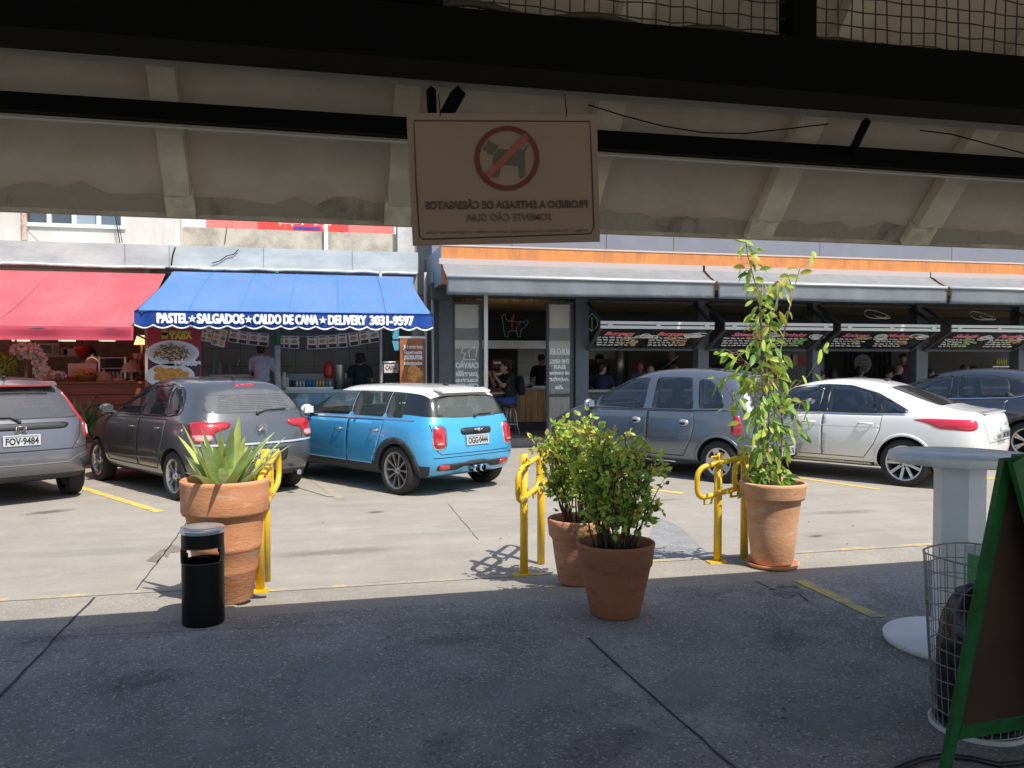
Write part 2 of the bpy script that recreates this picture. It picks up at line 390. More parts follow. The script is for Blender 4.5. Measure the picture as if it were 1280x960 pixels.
for (pa, pb) in ((213, 243), (482, 509), (705, 735), (930, 958), (1125, 1153), (-60, -30), (1320, 1350)):
    xa, xb = xY(pa, CY, 262), xY(pb, CY, 262)
    mb = MB(); slab(mb, xa, xb, CY - .10, TY, -.075, -.002); mb.build('rib', M_rib, can)
    mb = MB(); slab(mb, xa - .01, xb + .01, CY - .004, CY - .098, -.05, -.006); mb.build('rib_foot', mat('rib_foot', (.70, .64, .46), .95, var=.2, vscale=12, bump=.3), can)
# roof over the camera (never in the frame, it keeps the sun off the foreground; cut short behind for bounce light)
rf = thing('unseen_roof', 'unseen pale roof over the camera, added to shade the foreground', 'roof')
mb = MB(); mb.box(X0, X1, -3.2, TY - .01, TZ + .02, TZ + .17); mb.build('roof_slab', mat('roof_white', (.6, .57, .52), .9), rf)
# beam A, straight along X at Y = 3.3: lower edge seen from (0,60) to (1280,158)
YA = 3.3
def zline(pl, pr, Y):   # height along a slightly tilting beam through two measured ends
    a, b = atY(*pl, Y), atY(*pr, Y); return lambda x: a.z + (b.z - a.z) * (x - a.x) / (b.x - a.x)
def tilted(mb, y0, y1, f0, f1):
    mb.prism([(X0, y0, f0(X0)), (X0, y1, f0(X0)), (X0, y1, f1(X0)), (X0, y0, f1(X0))], (0, 0, 0)) if False else None
    b = mb.b; A = [b.verts.new(c) for c in ((X0, y0, f0(X0)), (X0, y1, f0(X0)), (X0, y1, f1(X0)), (X0, y0, f1(X0)))]; Bq = [b.verts.new(c) for c in ((X1, y0, f0(X1)), (X1, y1, f0(X1)), (X1, y1, f1(X1)), (X1, y0, f1(X1)))]
    b.faces.new(A); b.faces.new(Bq[::-1])
    for q in range(4): b.faces.new((A[q], Bq[q], Bq[(q + 1) % 4], A[(q + 1) % 4]))
fA = zline((0, 59), (1280, 157), YA + .02); fAt = zline((720, 22), (1280, 70), YA - .16)
zAt = min(fAt(X1), fAt(X0)) ; zAt = fAt(atY(1000, 46, YA).x)
mb = MB(); tilted(mb, YA - .16, YA, fA, fAt); tilted(mb, YA - .20, YA + .02, lambda x: fA(x) - .001, lambda x: fA(x) + .012)
ba = tag(mb.build('roof_beam', M_black), 'deep black steel beam across the top of the view, below the wire mesh', 'beam')
fS = zline((0, 68), (1280, 166), YA + .28); mb = MB(); tilted(mb, YA + .2, YA + .28, fS, lambda x: fS(x) + .12)
tag(mb.build('roof_purlin', mat('purlin_paint', (.42, .39, .32), .7, var=.1)), 'thin pale concrete strip running just under the deep black beam', 'strip')
YB = 3.72; fB = zline((0, 141), (1280, 224), YB); fBt = zline((0, 113), (1280, 197), YB - .06); zB = fB(0)
mb = MB(); tilted(mb, YB - .06, YB, fB, fBt)
bb = tag(mb.build('roof_beam', M_black), 'slimmer black steel beam in front of the ribbed canopy, lower of the two beams', 'beam')
mb = MB()
mb.tube([(X0, YB + .005, fB(X0) - .012), (X1, YB + .005, fB(X1) - .014)], .006, 6)
for k in range(40):
    pass
tag(mb.build('cable', mat('pale_cable', (.45, .43, .40), .6)), 'pale thin cable clipped along the bottom of the slimmer beam', 'cable')
# solid dark panel at the top left, mesh panels at the top right, post between them
xm0, xm1, xm2 = xY(548, YA, 5), xY(972, YA, 20), xY(1001, YA, 20)
mb = MB(); mb.box(X0, xm0, YA - .12, YA - .02, zAt + .002, TZ + .01)
tag(mb.build('roof_panel', M_black), 'solid black sheet panel filling the top left above the deep beam', 'panel')
mb = MB(); mb.box(xm1, xm2, YA - .12, YA - .01, zAt + .002, TZ + .01)
tag(mb.build('mesh_post', M_black), 'short black steel post between the two wire mesh panels', 'post')
def wire_mesh(x0, x1, lab):
    mb = MB(); rnd = random.Random(int(x0 * 7)); x = x0 + .03
    while x < x1:
        j = rnd.uniform(-.012, .012); mb.tube([(x, YA - .05, zAt), (x + j, YA - .05, zAt + .3), (x + rnd.uniform(-.02, .02), YA - .05, zAt + .65), (x, YA - .05, TZ)], .0032, 5, cap=False); x += .062
    z = zAt + .05
    while z < TZ:
        mb.tube([(x0 + (x1 - x0) * i / 20, YA - .058, z + rnd.uniform(-.007, .007)) for i in range(21)], .0032, 5, cap=False); z += .062
    mb.tube([(x0 + (x1 - x0) * i / 14, YA - .075, zAt + .02 + .018 * math.sin(i * 1.3)) for i in range(15)], .014, 6, cap=False)
    tag(mb.build('wire_mesh', mat('rusty_wire', (.05, .04, .03), .8)), lab, 'wire mesh', 'wire mesh panels above the beam')
wire_mesh(xm0, xm1, 'black wire mesh panel left of the short post, top centre')
wire_mesh(xm2, xY(1420, YA, 20), 'black wire mesh panel in the top right corner')
# struts between the beams
def strut(p0, p1, r, lab):
    mb = MB(); mb.tube([p0, p1], r, 4); tag(mb.build('beam_strut', M_black), lab, 'strut', 'black struts between the beams')
strut(atY(539, 112, YA + .1), atY(541, 168, YB - .05), .02, 'upright black strut above the left corner of the hanging sign')
strut(atY(573, 116, YA + .1), atY(549, 160, YB - .05), .034, 'slanting thick black strut above the left half of the hanging sign')
strut(atY(1083, 152, YA + .1), atY(1064, 192, YB - .05), .022, 'short slanting black strut between the beams at the right')
def wire(pts, r, name, lab, m=M_black):
    tag(MB().tube(pts, r, 5).build(name, m), lab, 'cable')
wire([atD(px, py, 3.7) for px, py in ((735, 131), (780, 145), (830, 158), (880, 166), (930, 167), (985, 161), (1035, 155))], .0032, 'cable', 'dark wire sagging right of the hanging sign under the beam')
wire([atD(px, py, 3.7) for px, py in ((1150, 163), (1190, 168), (1235, 180), (1300, 197))], .0032, 'cable', 'dark wire drooping at the right edge under the beam')
# ================================================================ BUILDINGS ACROSS THE ROAD
YF = 16.3
def rect(px0, py0, px1, py1, Y):
    xm, ym = (px0 + px1) / 2, (py0 + py1) / 2
    return xY(px0, Y, ym), xY(px1, Y, ym), zY(xm, py1, Y), zY(xm, py0, Y)
def pbox(mb, px0, py0, px1, py1, Y, dep, z0=None, z1=None, bev=0):
    a, b, c, d = rect(px0, py0, px1, py1, Y)
    return mb.box(a, b, Y, Y + dep, c if z0 is None else z0, d if z1 is None else z1, bev=bev)
def cx(px0, px1, Y): return (xY(px0, Y) + xY(px1, Y)) / 2
M_white = mat('old_white_render', (.66, .63, .58), .9, col2=(.50, .46, .42), vscale=1.3, detail=9, stretch=(1, 1, .35), bump=.1)
M_parapet = mat('stained_concrete', (.50, .46, .38), .95, col2=(.33, .29, .24), vscale=2.2, detail=10, bump=.3, lo=.42, hi=.62)
M_fascia = mat('grey_fascia', (.34, .37, .375), .7, col2=(.50, .52, .50), vscale=1.1, detail=9, stretch=(1, 1, 2.5), bump=.08)
M_lip = mat('flashing_white', (.58, .57, .53), .7, var=.25, vscale=5)
M_panel = mat('bluegrey_cladding', (.165, .20, .25), .5, var=.06, vscale=2)
M_orange = mat('rusty_orange_cladding', (.62, .235, .06), .75, col2=(.42, .17, .065), vscale=6, detail=9, stretch=(1, 1, .25), lo=.4, hi=.66)
M_dgrey = mat('charcoal_frame', (.055, .062, .07), .5, var=.1, vscale=3)
M_mgrey = mat('grey_column', (.10, .115, .13), .55, var=.15, vscale=2)
M_alu = mat('aluminium', (.62, .62, .61), .35, metal=.4)
M_glass = mat('window_glass', (.9, .95, .95), .03, trans=0, alpha=.16, spec=.8)
M_tint = mat('tinted_pane', (.05, .055, .055), .04, alpha=.30, spec=.5)
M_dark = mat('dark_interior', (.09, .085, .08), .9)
M_int = mat('interior_wall', (.30, .29, .27), .9, var=.2)
def tile_mat(name, col, grout, s):
    m = bpy.data.materials.new(name); m.use_nodes = True; n = m.node_tree; b = n.nodes['Principled BSDF']
    tc = n.nodes.new('ShaderNodeTexCoord'); mp = n.nodes.new('ShaderNodeMapping'); mp.inputs['Rotation'].default_value = (R(90), 0, 0)
    br = n.nodes.new('ShaderNodeTexBrick'); br.offset = 0; br.inputs['Scale'].default_value = 1; br.inputs['Brick Width'].default_value = s[0]
    br.inputs['Row Height'].default_value = s[1]; br.inputs['Mortar Size'].default_value = .006; br.inputs['Color1'].default_value = (*col, 1)
    br.inputs['Color2'].default_value = (*[c * .85 for c in col], 1); br.inputs['Mortar'].default_value = (*grout, 1)
    n.links.new(tc.outputs['Object'], mp.inputs[0]); n.links.new(mp.outputs[0], br.inputs[0]); n.links.new(br.outputs[0], b.inputs['Base Color'])
    b.inputs['Roughness'].default_value = .25; return m
M_tileW = tile_mat('white_tiles', (.80, .81, .78), (.25, .25, .25), (.42, .42))
M_tileD = tile_mat('olive_grey_tiles', (.34, .36, .31), (.12, .12, .11), (.40, .40))

# ---- left building
lb = thing('shop_building', 'old white and grey shop building with long row of awnings, left half', 'building', (0, 17, 0))
lb.location = (0, 0, 0)
XL0 = -14; XLs = xY(522, YF, 400)
mb = MB(); a = xY(225, 17.0, 280); ztop = zY(100, 225, 17.0); zb = zY(100, 305, 17.0)
wx0, wx1, wz0, wz1 = rect(30, 262, 154, 280, 17.0); wz1 = wz0 + .75
mb.box(XL0, wx0, 17, 17.2, zb - .5, ztop); mb.box(wx1, a, 17, 17.2, zb - .5, ztop); mb.box(wx0, wx1, 17, 17.2, zb - .5, wz0); mb.box(wx0, wx1, 17, 17.2, wz1, ztop)
mb.build('wall', M_white, lb)
wf = MB()
for f in (0, .25, .5, .75, 1):
    x = wx0 + (wx1 - wx0) * f; wf.box(x - .035, x + .035, 16.97, 17.1, wz0, wz1)
wf.box(wx0 - .04, wx1 + .04, 16.96, 17.1, wz0 - .07, wz0 - .001); wf.box(wx0, wx1, 16.972, 17.1, wz1 - .05, wz1 + .02)
wfo = wf.build('window_frame', mat('white_upvc', (.72, .72, .70), .5), lb)
mats4 = [mat('pane_blue', (.10, .14, .18), .08, spec=.8), mat('pane_dark', (.06, .075, .085), .08, spec=.8), mat('pane_pale', (.25, .31, .36), .1, spec=.8)]
for i in range(4):
    x0 = wx0 + (wx1 - wx0) * i / 4 + .035; x1 = wx0 + (wx1 - wx0) * (i + 1) / 4 - .035
    MB().box(x0, x1, 17.04, 17.05, wz0, wz1 - .05).build('pane', mats4[(1, 1, 2, 0)[i]], wfo)
mb = MB(); pbox(mb, 27, 250, 33, 300, 16.93, .05); mb.build('rusty_bracket', mat('rust', (.40, .16, .08), .9, col2=(.6, .5, .42), vscale=14), lb)
# parapet
mb = MB(); b0 = xY(496, 17.25, 300); zp = zY(360, 288, 17.25)
mb.box(a + .002, b0, 17.25, 17.45, zb - .5, zp); mb.build('parapet', M_parapet, lb)
mb = MB(); mb.box(b0 + .002, xY(521, 17.1, 300), 17.1, 17.5, zb - .5, zY(510, 270, 17.1)); mb.build('pilaster', mat('pale_render', (.48, .48, .46), .9, var=.15), lb)
MB().box(xY(521, 17.4, 300) + .001, xY(575, 17.4, 300), 17.4, 17.6, zb - .8, zY(540, 225, 17.4)).build('end_wall', mat('pale_render', (.48, .48, .46), .9, var=.15), lb)
mb = MB(); pbox(mb, 405, 262, 410, 314, 17.18, .05); mb.build('drain_pipe', mat('pipe_white', (.65, .64, .6), .6), lb)
# fascia band and roof over the shops
zf0, zf1 = zY(260, 336, YF), zY(260, 309, YF)
mb = MB(); mb.box(XL0, XLs, YF - .12, 17.0 - .002, zf0, zf1); mb.build('fascia', M_fascia, lb)
for px in (158, 213, 330, 440): x = xY(px, YF, 320); MB().box(x - .005, x + .005, YF - .124, YF - .12, zf0, zf1).build('fascia_joint', mat('faint_joint', (.18, .19, .19), .9), lb)
mb = MB(); rnd = random.Random(2)
for (q0, q1) in ((-300, 208), (214, 520)):
    xa, xb = xY(q0, YF, 330), xY(q1, YF, 330); N = 24
    mb.tube([(xa + (xb - xa) * i / N, YF - .15, zf0 - .01 + rnd.uniform(-.012, .012)) for i in range(N + 1)], .028, 6)
mb.build('flashing', M_lip, lb)
for pts_, r_ in (([(265, 329), (275, 326), (283, 320), (292, 318), (298, 312)], .008), ([(214, 333), (216, 318), (219, 309)], .012)):
    MB().tube([atY(px, py, YF - .15) for px, py in pts_], r_, 5).build('loose_cable', M_black, lb)
for pts_, r_, yy in (([(144, 268), (150, 304)], .009, 16.9), ([(146, 268), (153, 304)], .006, 16.9), ([(33, 287), (48, 302)], .005, 16.9), ([(284, 282), (281, 305)], .006, 17.2)):
    MB().tube([atY(px, py, yy) for px, py in pts_], r_, 5).build('loose_cable', M_black, lb)
# shop interiors: back, floor, ceiling, partition
XM = xY(187, YF, 440)
mb = MB(); mb.box(XL0, XM - .1, 20, 20.1, 0, zf0); mb.build('back_wall', mat('bakery_back', (.26, .19, .12), .8, var=.3), lb)
mb = MB(); mb.box(XM, XLs, 19.6, 19.7, 0, zf0); mb.build('tiled_wall', M_tileD, lb)
mb = MB(); mb.box(XM - .1, XM - .002, YF + .1, 20, 0, zf0); mb.box(XLs - .1, XLs - .002, YF, 20, 0, zf0); mb.build('partition', M_int, lb)
mb = MB(); mb.box(XL0, XLs, YF - .02, 20.2, zf0 + .002, zf0 + .1); mb.build('shop_ceiling', mat('shop_ceiling', (.55, .53, .48), .9), lb)
mb = MB(); mb.box(XL0, XLs, 16.26, 20.2, .0, .1); mb.build('shop_floor', mat('shop_floor', (.10, .09, .08), .5, var=.2), lb)
# shopfront post, green above and pale below
xp = xY(347, YF, 440); mb = MB(); zc = zY(346, 432, YF)
mb.mi = 0; mb.lathe([(.055, .1), (.055, zc)], (xp, YF - .05, 0), 12); mb.mi = 1; mb.lathe([(.056, zc + .001), (.056, zf0)], (xp, YF - .05, 0), 12)
mb.build('post', [mat('post_pale', (.42, .46, .43), .6, var=.2, vscale=8), mat('post_green', (.03, .16, .10), .5)], lb)
for px in (476, 532, 541):
    x = xY(px, YF - .3, 440); MB().lathe([(.028, .0), (.028, zf0)], (x, YF - .3, 0), 10).build('post', mat('post_grey', (.33, .34, .33), .5), lb)
# structure behind: red cladding with a string of bulbs
rb = thing('red_stand', 'bright red panelled stall front with bulbs, behind the concrete parapet', 'stall')
mr = [mat('red_sheet', (.70, .06, .05), .6), mat('pink_sheet', (.82, .20, .17), .6), mat('white_sheet', (.8, .78, .75), .7)]
for px0, px1, k in ((226, 258, 2), (258, 290, 1), (290, 322, 1), (322, 356, 0), (356, 436, 0), (436, 470, 1), (470, 492, 1), (492, 520, 2)):
    mb = MB(); x0, x1, z0, z1 = rect(px0, 240, px1, 320, 19.2); mb.box(x0 + .004, x1 - .004, 19.2, 19.3, z0, z1); mb.build('panel', mr[k], rb)
mb = MB(); pbox(mb, 367, 283.5, 400, 287, 19.1, .06); mb.build('blue_strip', mat('blue_strip', (.06, .06, .4), .6), rb)
gl = thing('bulb_string', 'sagging string of small bulbs across the red panels', 'string lights')
pts = [atY(px, py, 19.0) for px, py in ((330, 268), (340, 275), (350, 279), (365, 280), (378, 279), (386, 275), (394, 280), (404, 283), (412, 280), (424, 273), (435, 266))]
MB().tube(pts, .006, 5).build('wire', mat('pale_cable', (.45, .43, .40), .6), gl)
mb = MB()
for p in pts: mb.ball(p + Vector((0, -.02, -.03)), .022, 8)
mb.build('bulb', mat('bulb_glass', (.9, .85, .65), .2), gl)

# ---- right building (grill restaurant)
rb2 = thing('restaurant_building', 'charcoal grill restaurant with orange cornice and folding windows, right half', 'building')
YC = 15.0
XC = xY(552, YC, 330); XR = 20
zo1, zo0 = zY(700, 312, YC), zY(700, 328.5, YC); zcb = zY(552, 355, YC)
mb = MB(); mb.box(XC, XR, YC, YF + .8, zcb, zo1); mb.build('cornice', M_orange, rb2)
mb = MB(); mb.box(XC - .01, XC - .002, YC + .002, YF + 1.0, zcb, zo1 + .003); mb.build('cornice_side', mat('side_cladding', (.22, .29, .37), .5, var=.12), rb2)
mb = MB(); mb.box(XC, XR, YC - .012, YC + .3, zo1 + .001, zo1 + .03); mb.build('cornice_cap', mat('cap_pale', (.55, .45, .38), .5), rb2)
mb = MB(); mb.box(XC + .05, XR, YF + .3, YF + .8, zo1 + .02, zY(900, 225, YF)); mb.build('upper_wall', M_panel, rb2)
for px in (640, 758, 842, 1025, 1190): x = xY(px, YF + .3, 300); MB().box(x - .005, x + .005, YF + .296, YF + .3, zo1 + .03, zo1 + 1.5).build('panel_joint', M_crack, rb2)
MB().box(XC + .02, XR, YC + .02, YF + .78, zcb - .012, zcb - .002).build('cornice_soffit', M_dgrey, rb2)
# dark beam below the cornice
zb1 = zcb - .013; zb0 = zY(640, 373, YF)
mb = MB(); mb.box(XC, XR, YF - .18, YF + .12, zb0, zb1); mb.build('lintel', M_dgrey, rb2)
mb = MB(); pbox(mb, 540, 353, 562, 374, YF - .4, .6); mb.build('beam_end', M_dgrey, rb2)
# columns
cols = [(547, 564), (717, 733), (869, 882), (1011, 1021), (1140, 1154), (1267, 1281), (1393, 1407)]
for p0, p1 in cols:
    x0, x1 = xY(p0, YF, 440), xY(p1, YF, 440); MB().box(x0, x1, YF - .15, YF + .12, 0, zb0 - .001).build('column', M_mgrey, rb2)
# interior shell
XB0 = xY(547, YF)
mb = MB(); mb.box(XB0, XR, 20.6, 20.7, 0, zb0); mb.build('tiled_wall', M_tileW, rb2)
zce = zY(640, 377, YF + .2)
M_straw = mat('woodchip_ceiling', (.50, .33, .15), .95, col2=(.20, .11, .045), vscale=16, detail=8, lo=.42, hi=.56, stretch=(1, 2, 1), bump=.6)
mb = MB(); mb.box(XB0, XR, YF + .13, 20.6, zce, zb0 + .3); mb.build('woodchip_ceiling', M_straw, rb2)
mb = MB(); mb.box(XB0, XR, 16.26, 20.7, 0, .16); mb.build('restaurant_floor', mat('rest_floor', (.28, .26, .23), .45, var=.2), rb2)
mb = MB(); mb.box(XB0 - .06, XB0 - .002, YF - .1, 20.7, 0, zb0); mb.build('side_wall', M_dgrey, rb2)
# stone-like apron in front of the entrance
# black menu band, hood, black wall parts
mb = MB(); x0, x1, z0, z1 = rect(612, 394, 720, 430, 19.6); mb.box(XB0 + .1, XR - .1, 19.55, 19.65, z0, zce - .002); mb.build('menu_board', mat('black_board', (.012, .013, .014), .6), rb2)
mb = MB(); x0, x1, z0, z1 = rect(612, 426, 700, 436, 19.4); mb.box(XB0 + .1, xY(733, 19.4), 19.2, 19.5, z0, z1); mb.build('extractor_hood', mat('brushed_steel', (.5, .5, .48), .35, metal=.8), rb2)
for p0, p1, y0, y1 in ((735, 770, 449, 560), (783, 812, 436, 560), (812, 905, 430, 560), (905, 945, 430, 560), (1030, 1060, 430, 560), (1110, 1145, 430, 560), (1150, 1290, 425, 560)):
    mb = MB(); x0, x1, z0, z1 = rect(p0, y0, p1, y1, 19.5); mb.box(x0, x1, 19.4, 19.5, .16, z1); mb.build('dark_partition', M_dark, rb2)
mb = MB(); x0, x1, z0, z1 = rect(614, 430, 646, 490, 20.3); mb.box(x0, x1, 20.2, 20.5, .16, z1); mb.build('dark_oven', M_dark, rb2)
# wooden bar at the entrance
bar = thing('bar_counter', 'pine plank bar counter with steel top inside the grill entrance', 'counter')
x0, x1 = XB0 + .3, xY(716, 17.9); zt = zY(650, 488, 17.9)
mb = MB(); N = 22
for i in range(N):
    a0 = x0 + (x1 - x0) * i / N; a1 = x0 + (x1 - x0) * (i + 1) / N - .006
    mb.box(a0, a1, 17.9, 17.93 + (i % 3) * .002, .36, zt)
mb.build('plank_front', mat('pine', (.50, .29, .11), .6, var=.3, vscale=2, stretch=(3, 3, .5)), bar)
MB().box(x0, x1, 17.94, 18.5, .16, zt - .03).build('plinth', M_dark, bar)
MB().box(x0, x1, 17.8, 18.55, zt + .001, zt + .05).build('counter_top', mat('steel_top', (.35, .35, .34), .3, metal=.7), bar)
# boxes, trays on the counter
def tagbox(name, p0, y0, p1, y1, Y, dep, m, label, cat, group=None, extra=None):
    mb = MB(); pbox(mb, p0, y0, p1, y1, Y, dep, bev=.008); o = mb.build(name, m); return tag(o, label, cat, group)
tagbox('food_tray', 665, 482, 685, 488, 18.0, .35, mat('brushed_steel', (.5, .5, .48), .35, metal=.8), 'steel food tray on the bar counter beside the seated man', 'tray')
tagbox('paper_menu', 655, 470, 662, 480, 18.6, .02, mat('paper_white', (.75, .74, .7), .8), 'small white card standing behind the bar beside the backpack', 'card')
for i, (px, c) in enumerate(((617, (.5, .45, .4)), (622, (.35, .05, .04)), (628, (.7, .68, .6)), (634, (.3, .1, .05)))):
    o = MB().lathe([(.035, 0), (.04, .1), (.025, .16), (.02, .2), (.02, .22)], (xY(px, 18.05), 18.05, zt + .05), 10).build('sauce_bottle', mat('sauce%d' % i, c, .4))
    tag(o, ['grey pepper jar at the left end of the bar', 'dark red sauce bottle on the bar', 'cream coloured sauce bottle on the bar', 'brown sauce bottle on the bar nearest the seated man'][i], 'bottle', 'bottles on the bar')
for k, (y0, y1) in enumerate(((449, 462), (463, 476), (477, 488))):
    t = thing('tool_drawer', ['dark red steel drawer unit behind the bar, topmost', 'dark red steel drawer unit behind the bar, middle', 'dark red steel drawer unit behind the bar, lowest'][k], 'drawer unit', group='dark red drawer units')
    mb = MB(); pbox(mb, 614, y0, 640, y1 - .6, 19.2, .5, bev=.01); mb.build('drawer_body', mat('dark_red', (.16, .02, .025), .4), t)
    mb = MB(); pbox(mb, 617, y0 + 3, 634, y0 + 6, 19.15, .04); mb.build('handle', M_alu, t)
# entrance: pole, two glazed frames, blinds, neon
t = tag(MB().box(xY(605, YF - .9), xY(609.5, YF - .9), YF - .93, YF - .86, 0, zY(607, 367, YF - .9)).build('awning_pole', mat('pole_alu', (.62, .62, .6), .35, metal=.4)), 'slim pale aluminium pole at the grill entrance beside the left glass door', 'pole')
def glazed(p0, p1, name, lab, zlow, lines, cat='glass door'):
    g_ = thing(name, lab, cat, group='glazed door leaves')
    Y = YF - .1; x0, x1 = xY(p0, Y, 440), xY(p1, Y, 440); z1 = zY((p0 + p1) / 2, 377, Y); zm = zY((p0 + p1) / 2, zlow, Y)
    w_ = .055; mb = MB()
    mb.box(x0, x0 + w_, Y, Y + .06, .02, z1); mb.box(x1 - w_, x1, Y, Y + .06, .02, z1)
    for za, zb_ in ((z1 - w_, z1), (zm - .03, zm + .03), (.02, .08)): mb.box(x0 + w_ + .001, x1 - w_ - .001, Y + .001, Y + .059, za, zb_)
    mb.build('door_frame', M_dgrey, g_)
    MB().box(x0 + w_, x1 - w_, Y + .025, Y + .033, .08, z1 - w_).build('pane', M_glass, g_)
    zbl = zY((p0 + p1) / 2, 410, Y)
    MB().box(x0 + w_ + .02, x1 - w_ - .02, Y + .06, Y + .075, zbl, z1 - w_).build('blind', mat('roller_blind', (.55, .52, .42), .8), g_)
    xm = (x0 + x1) / 2; ww = (x1 - x0) - 2 * w_
    for (py, s, k, sh) in lines:
        text('lettering', s, k, mat('glass_paint', (.85, .92, .90), .7), g_, (xm, Y + .018, zY((p0 + p1) / 2, py, Y)), RX90, mirror=True, ext=.001, shear=sh, width=min(ww * .9, k * len(s) * .72), bold=.002, fat=.004)
    return g_, x0, x1, Y, xm
g1, gx0, gx1, gY, gxm = glazed(565, 603, 'glass_door', 'left glass door leaf lettered in white, between column and aluminium pole', 503,
    [(457, 'CARVÃO', .16, 0), (467, 'parrilla', .16, .3), (475, 'carne', .13, .1), (483, 'CERVEJA', .13, 0), (491, 'chopp gelado', .09, .2)])
# house-like grill mark on the left leaf (mirrored)
mb = MB(); zc = zY(584, 442, gY)
def stroke(mb, pts, r=.012): mb.tube(pts, r, 5)
stroke(mb, [(gxm + .05, gY + .02, zc - .07), (gxm + .03, gY + .02, zc + .06), (gxm + .12, gY + .02, zc + .13), (gxm + .2, gY + .02, zc + .06), (gxm + .17, gY + .02, zc - .07)])
stroke(mb, [(gxm - .0, gY + .02, zc - .12), (gxm - .08, gY + .02, zc - .1), (gxm - .03, gY + .02, zc), (gxm - .12, gY + .02, zc + .02), (gxm - .08, gY + .02, zc + .12)])
stroke(mb, [(gxm - .1, gY + .02, zc - .12), (gxm + .17, gY + .02, zc - .12)])
mb.build('grill_mark', mat('glass_paint', (.72, .80, .78), .7), g1)
g2, *_ = glazed(683, 717, 'glass_door', 'right glass door leaf with white script lettering and a low pane', 494,
    [(440, 'BURGUER', .17, .15), (452, 'THE GRILL', .12, .2), (459, 'BAR', .12, .2), (466, 'ok combos', .11, .3), (474, 'night', .12, .3), (484, 'la', .12, .3)])
# blinds rod + dotted lights on the lintel
ns = thing('neon_sign', 'outline drawing of a steer in thin coloured neon on the black board', 'neon sign')
def neon(pts, c, nm, w_=.007):
    P3 = [Vector((xY(640, 19.4) + u, 19.4, zY(645, 408, 19.4) + v)) for u, v in pts]
    MB().tube(P3, w_, 5).build('tube', mat(nm, c, .5, emit=c, estr=.04), ns)
neon([(-.25, .24), (-.17, .30), (-.14, .16), (-.08, .12), (0, .13)], (.75, .8, .15), 'neon_yellow')
neon([(-.25, .24), (-.22, .1), (-.2, -.1), (-.17, -.25), (-.1, -.26), (-.08, -.12)], (.2, .65, .55), 'neon_teal')
neon([(-.08, -.12), (.1, -.1), (.14, -.25), (.2, -.26), (.22, -.08), (.34, 0), (.4, .12), (.36, .16), (.3, .1), (.22, .12)], (.2, .65, .55), 'neon_teal')
neon([(.22, .12), (.1, .1), (0, .13)], (.6, .4, .4), 'neon_pink'); neon([(.02, .13), (.05, .28), (0, .2), (.0, -.1)], (.6, .08, .08), 'neon_red', .016)
neon([(.22, .1), (.12, .0), (.1, -.1)], (.6, .3, .35), 'neon_pink')
lf = thing('neon_leaf', 'small green neon leaf outline beside the first folding window', 'neon sign')
P3 = lambda u, v: Vector((xY(740, 17.6) + u, 17.6, zY(740, 403, 17.6) + v))
MB().tube([P3(.0, -.2), P3(-.13, -.08), P3(-.13, .05), P3(0, .2), P3(.13, .05), P3(.13, -.08), P3(0, -.2), P3(0, .12)], .01, 5).build('tube', mat('neon_green', (.15, .5, .3), .5, emit=(.15, .5, .3), estr=.1), lf)
# under-window walls and rails
for (a_, b_) in ((733, 869), (882, 1011), (1021, 1140), (1154, 1267), (1281, 1393)):
    x0, x1 = xY(a_, YF, 440), xY(b_, YF, 440); zs = zY((a_ + b_) / 2, 489 if a_ < 800 else 505, YF)
    zs = zY(745, 490, YF)
    MB().box(x0 + .001, x1 - .001, YF - .02, YF + .06, .0, zs).build('window_wall', M_dgrey, rb2)
    MB().box(x0 + .002, x1 - .002, YF - .12, YF + .16, zs + .001, zs + .05).build('window_sill', mat('sill_grey', (.22, .23, .23), .5), rb2)
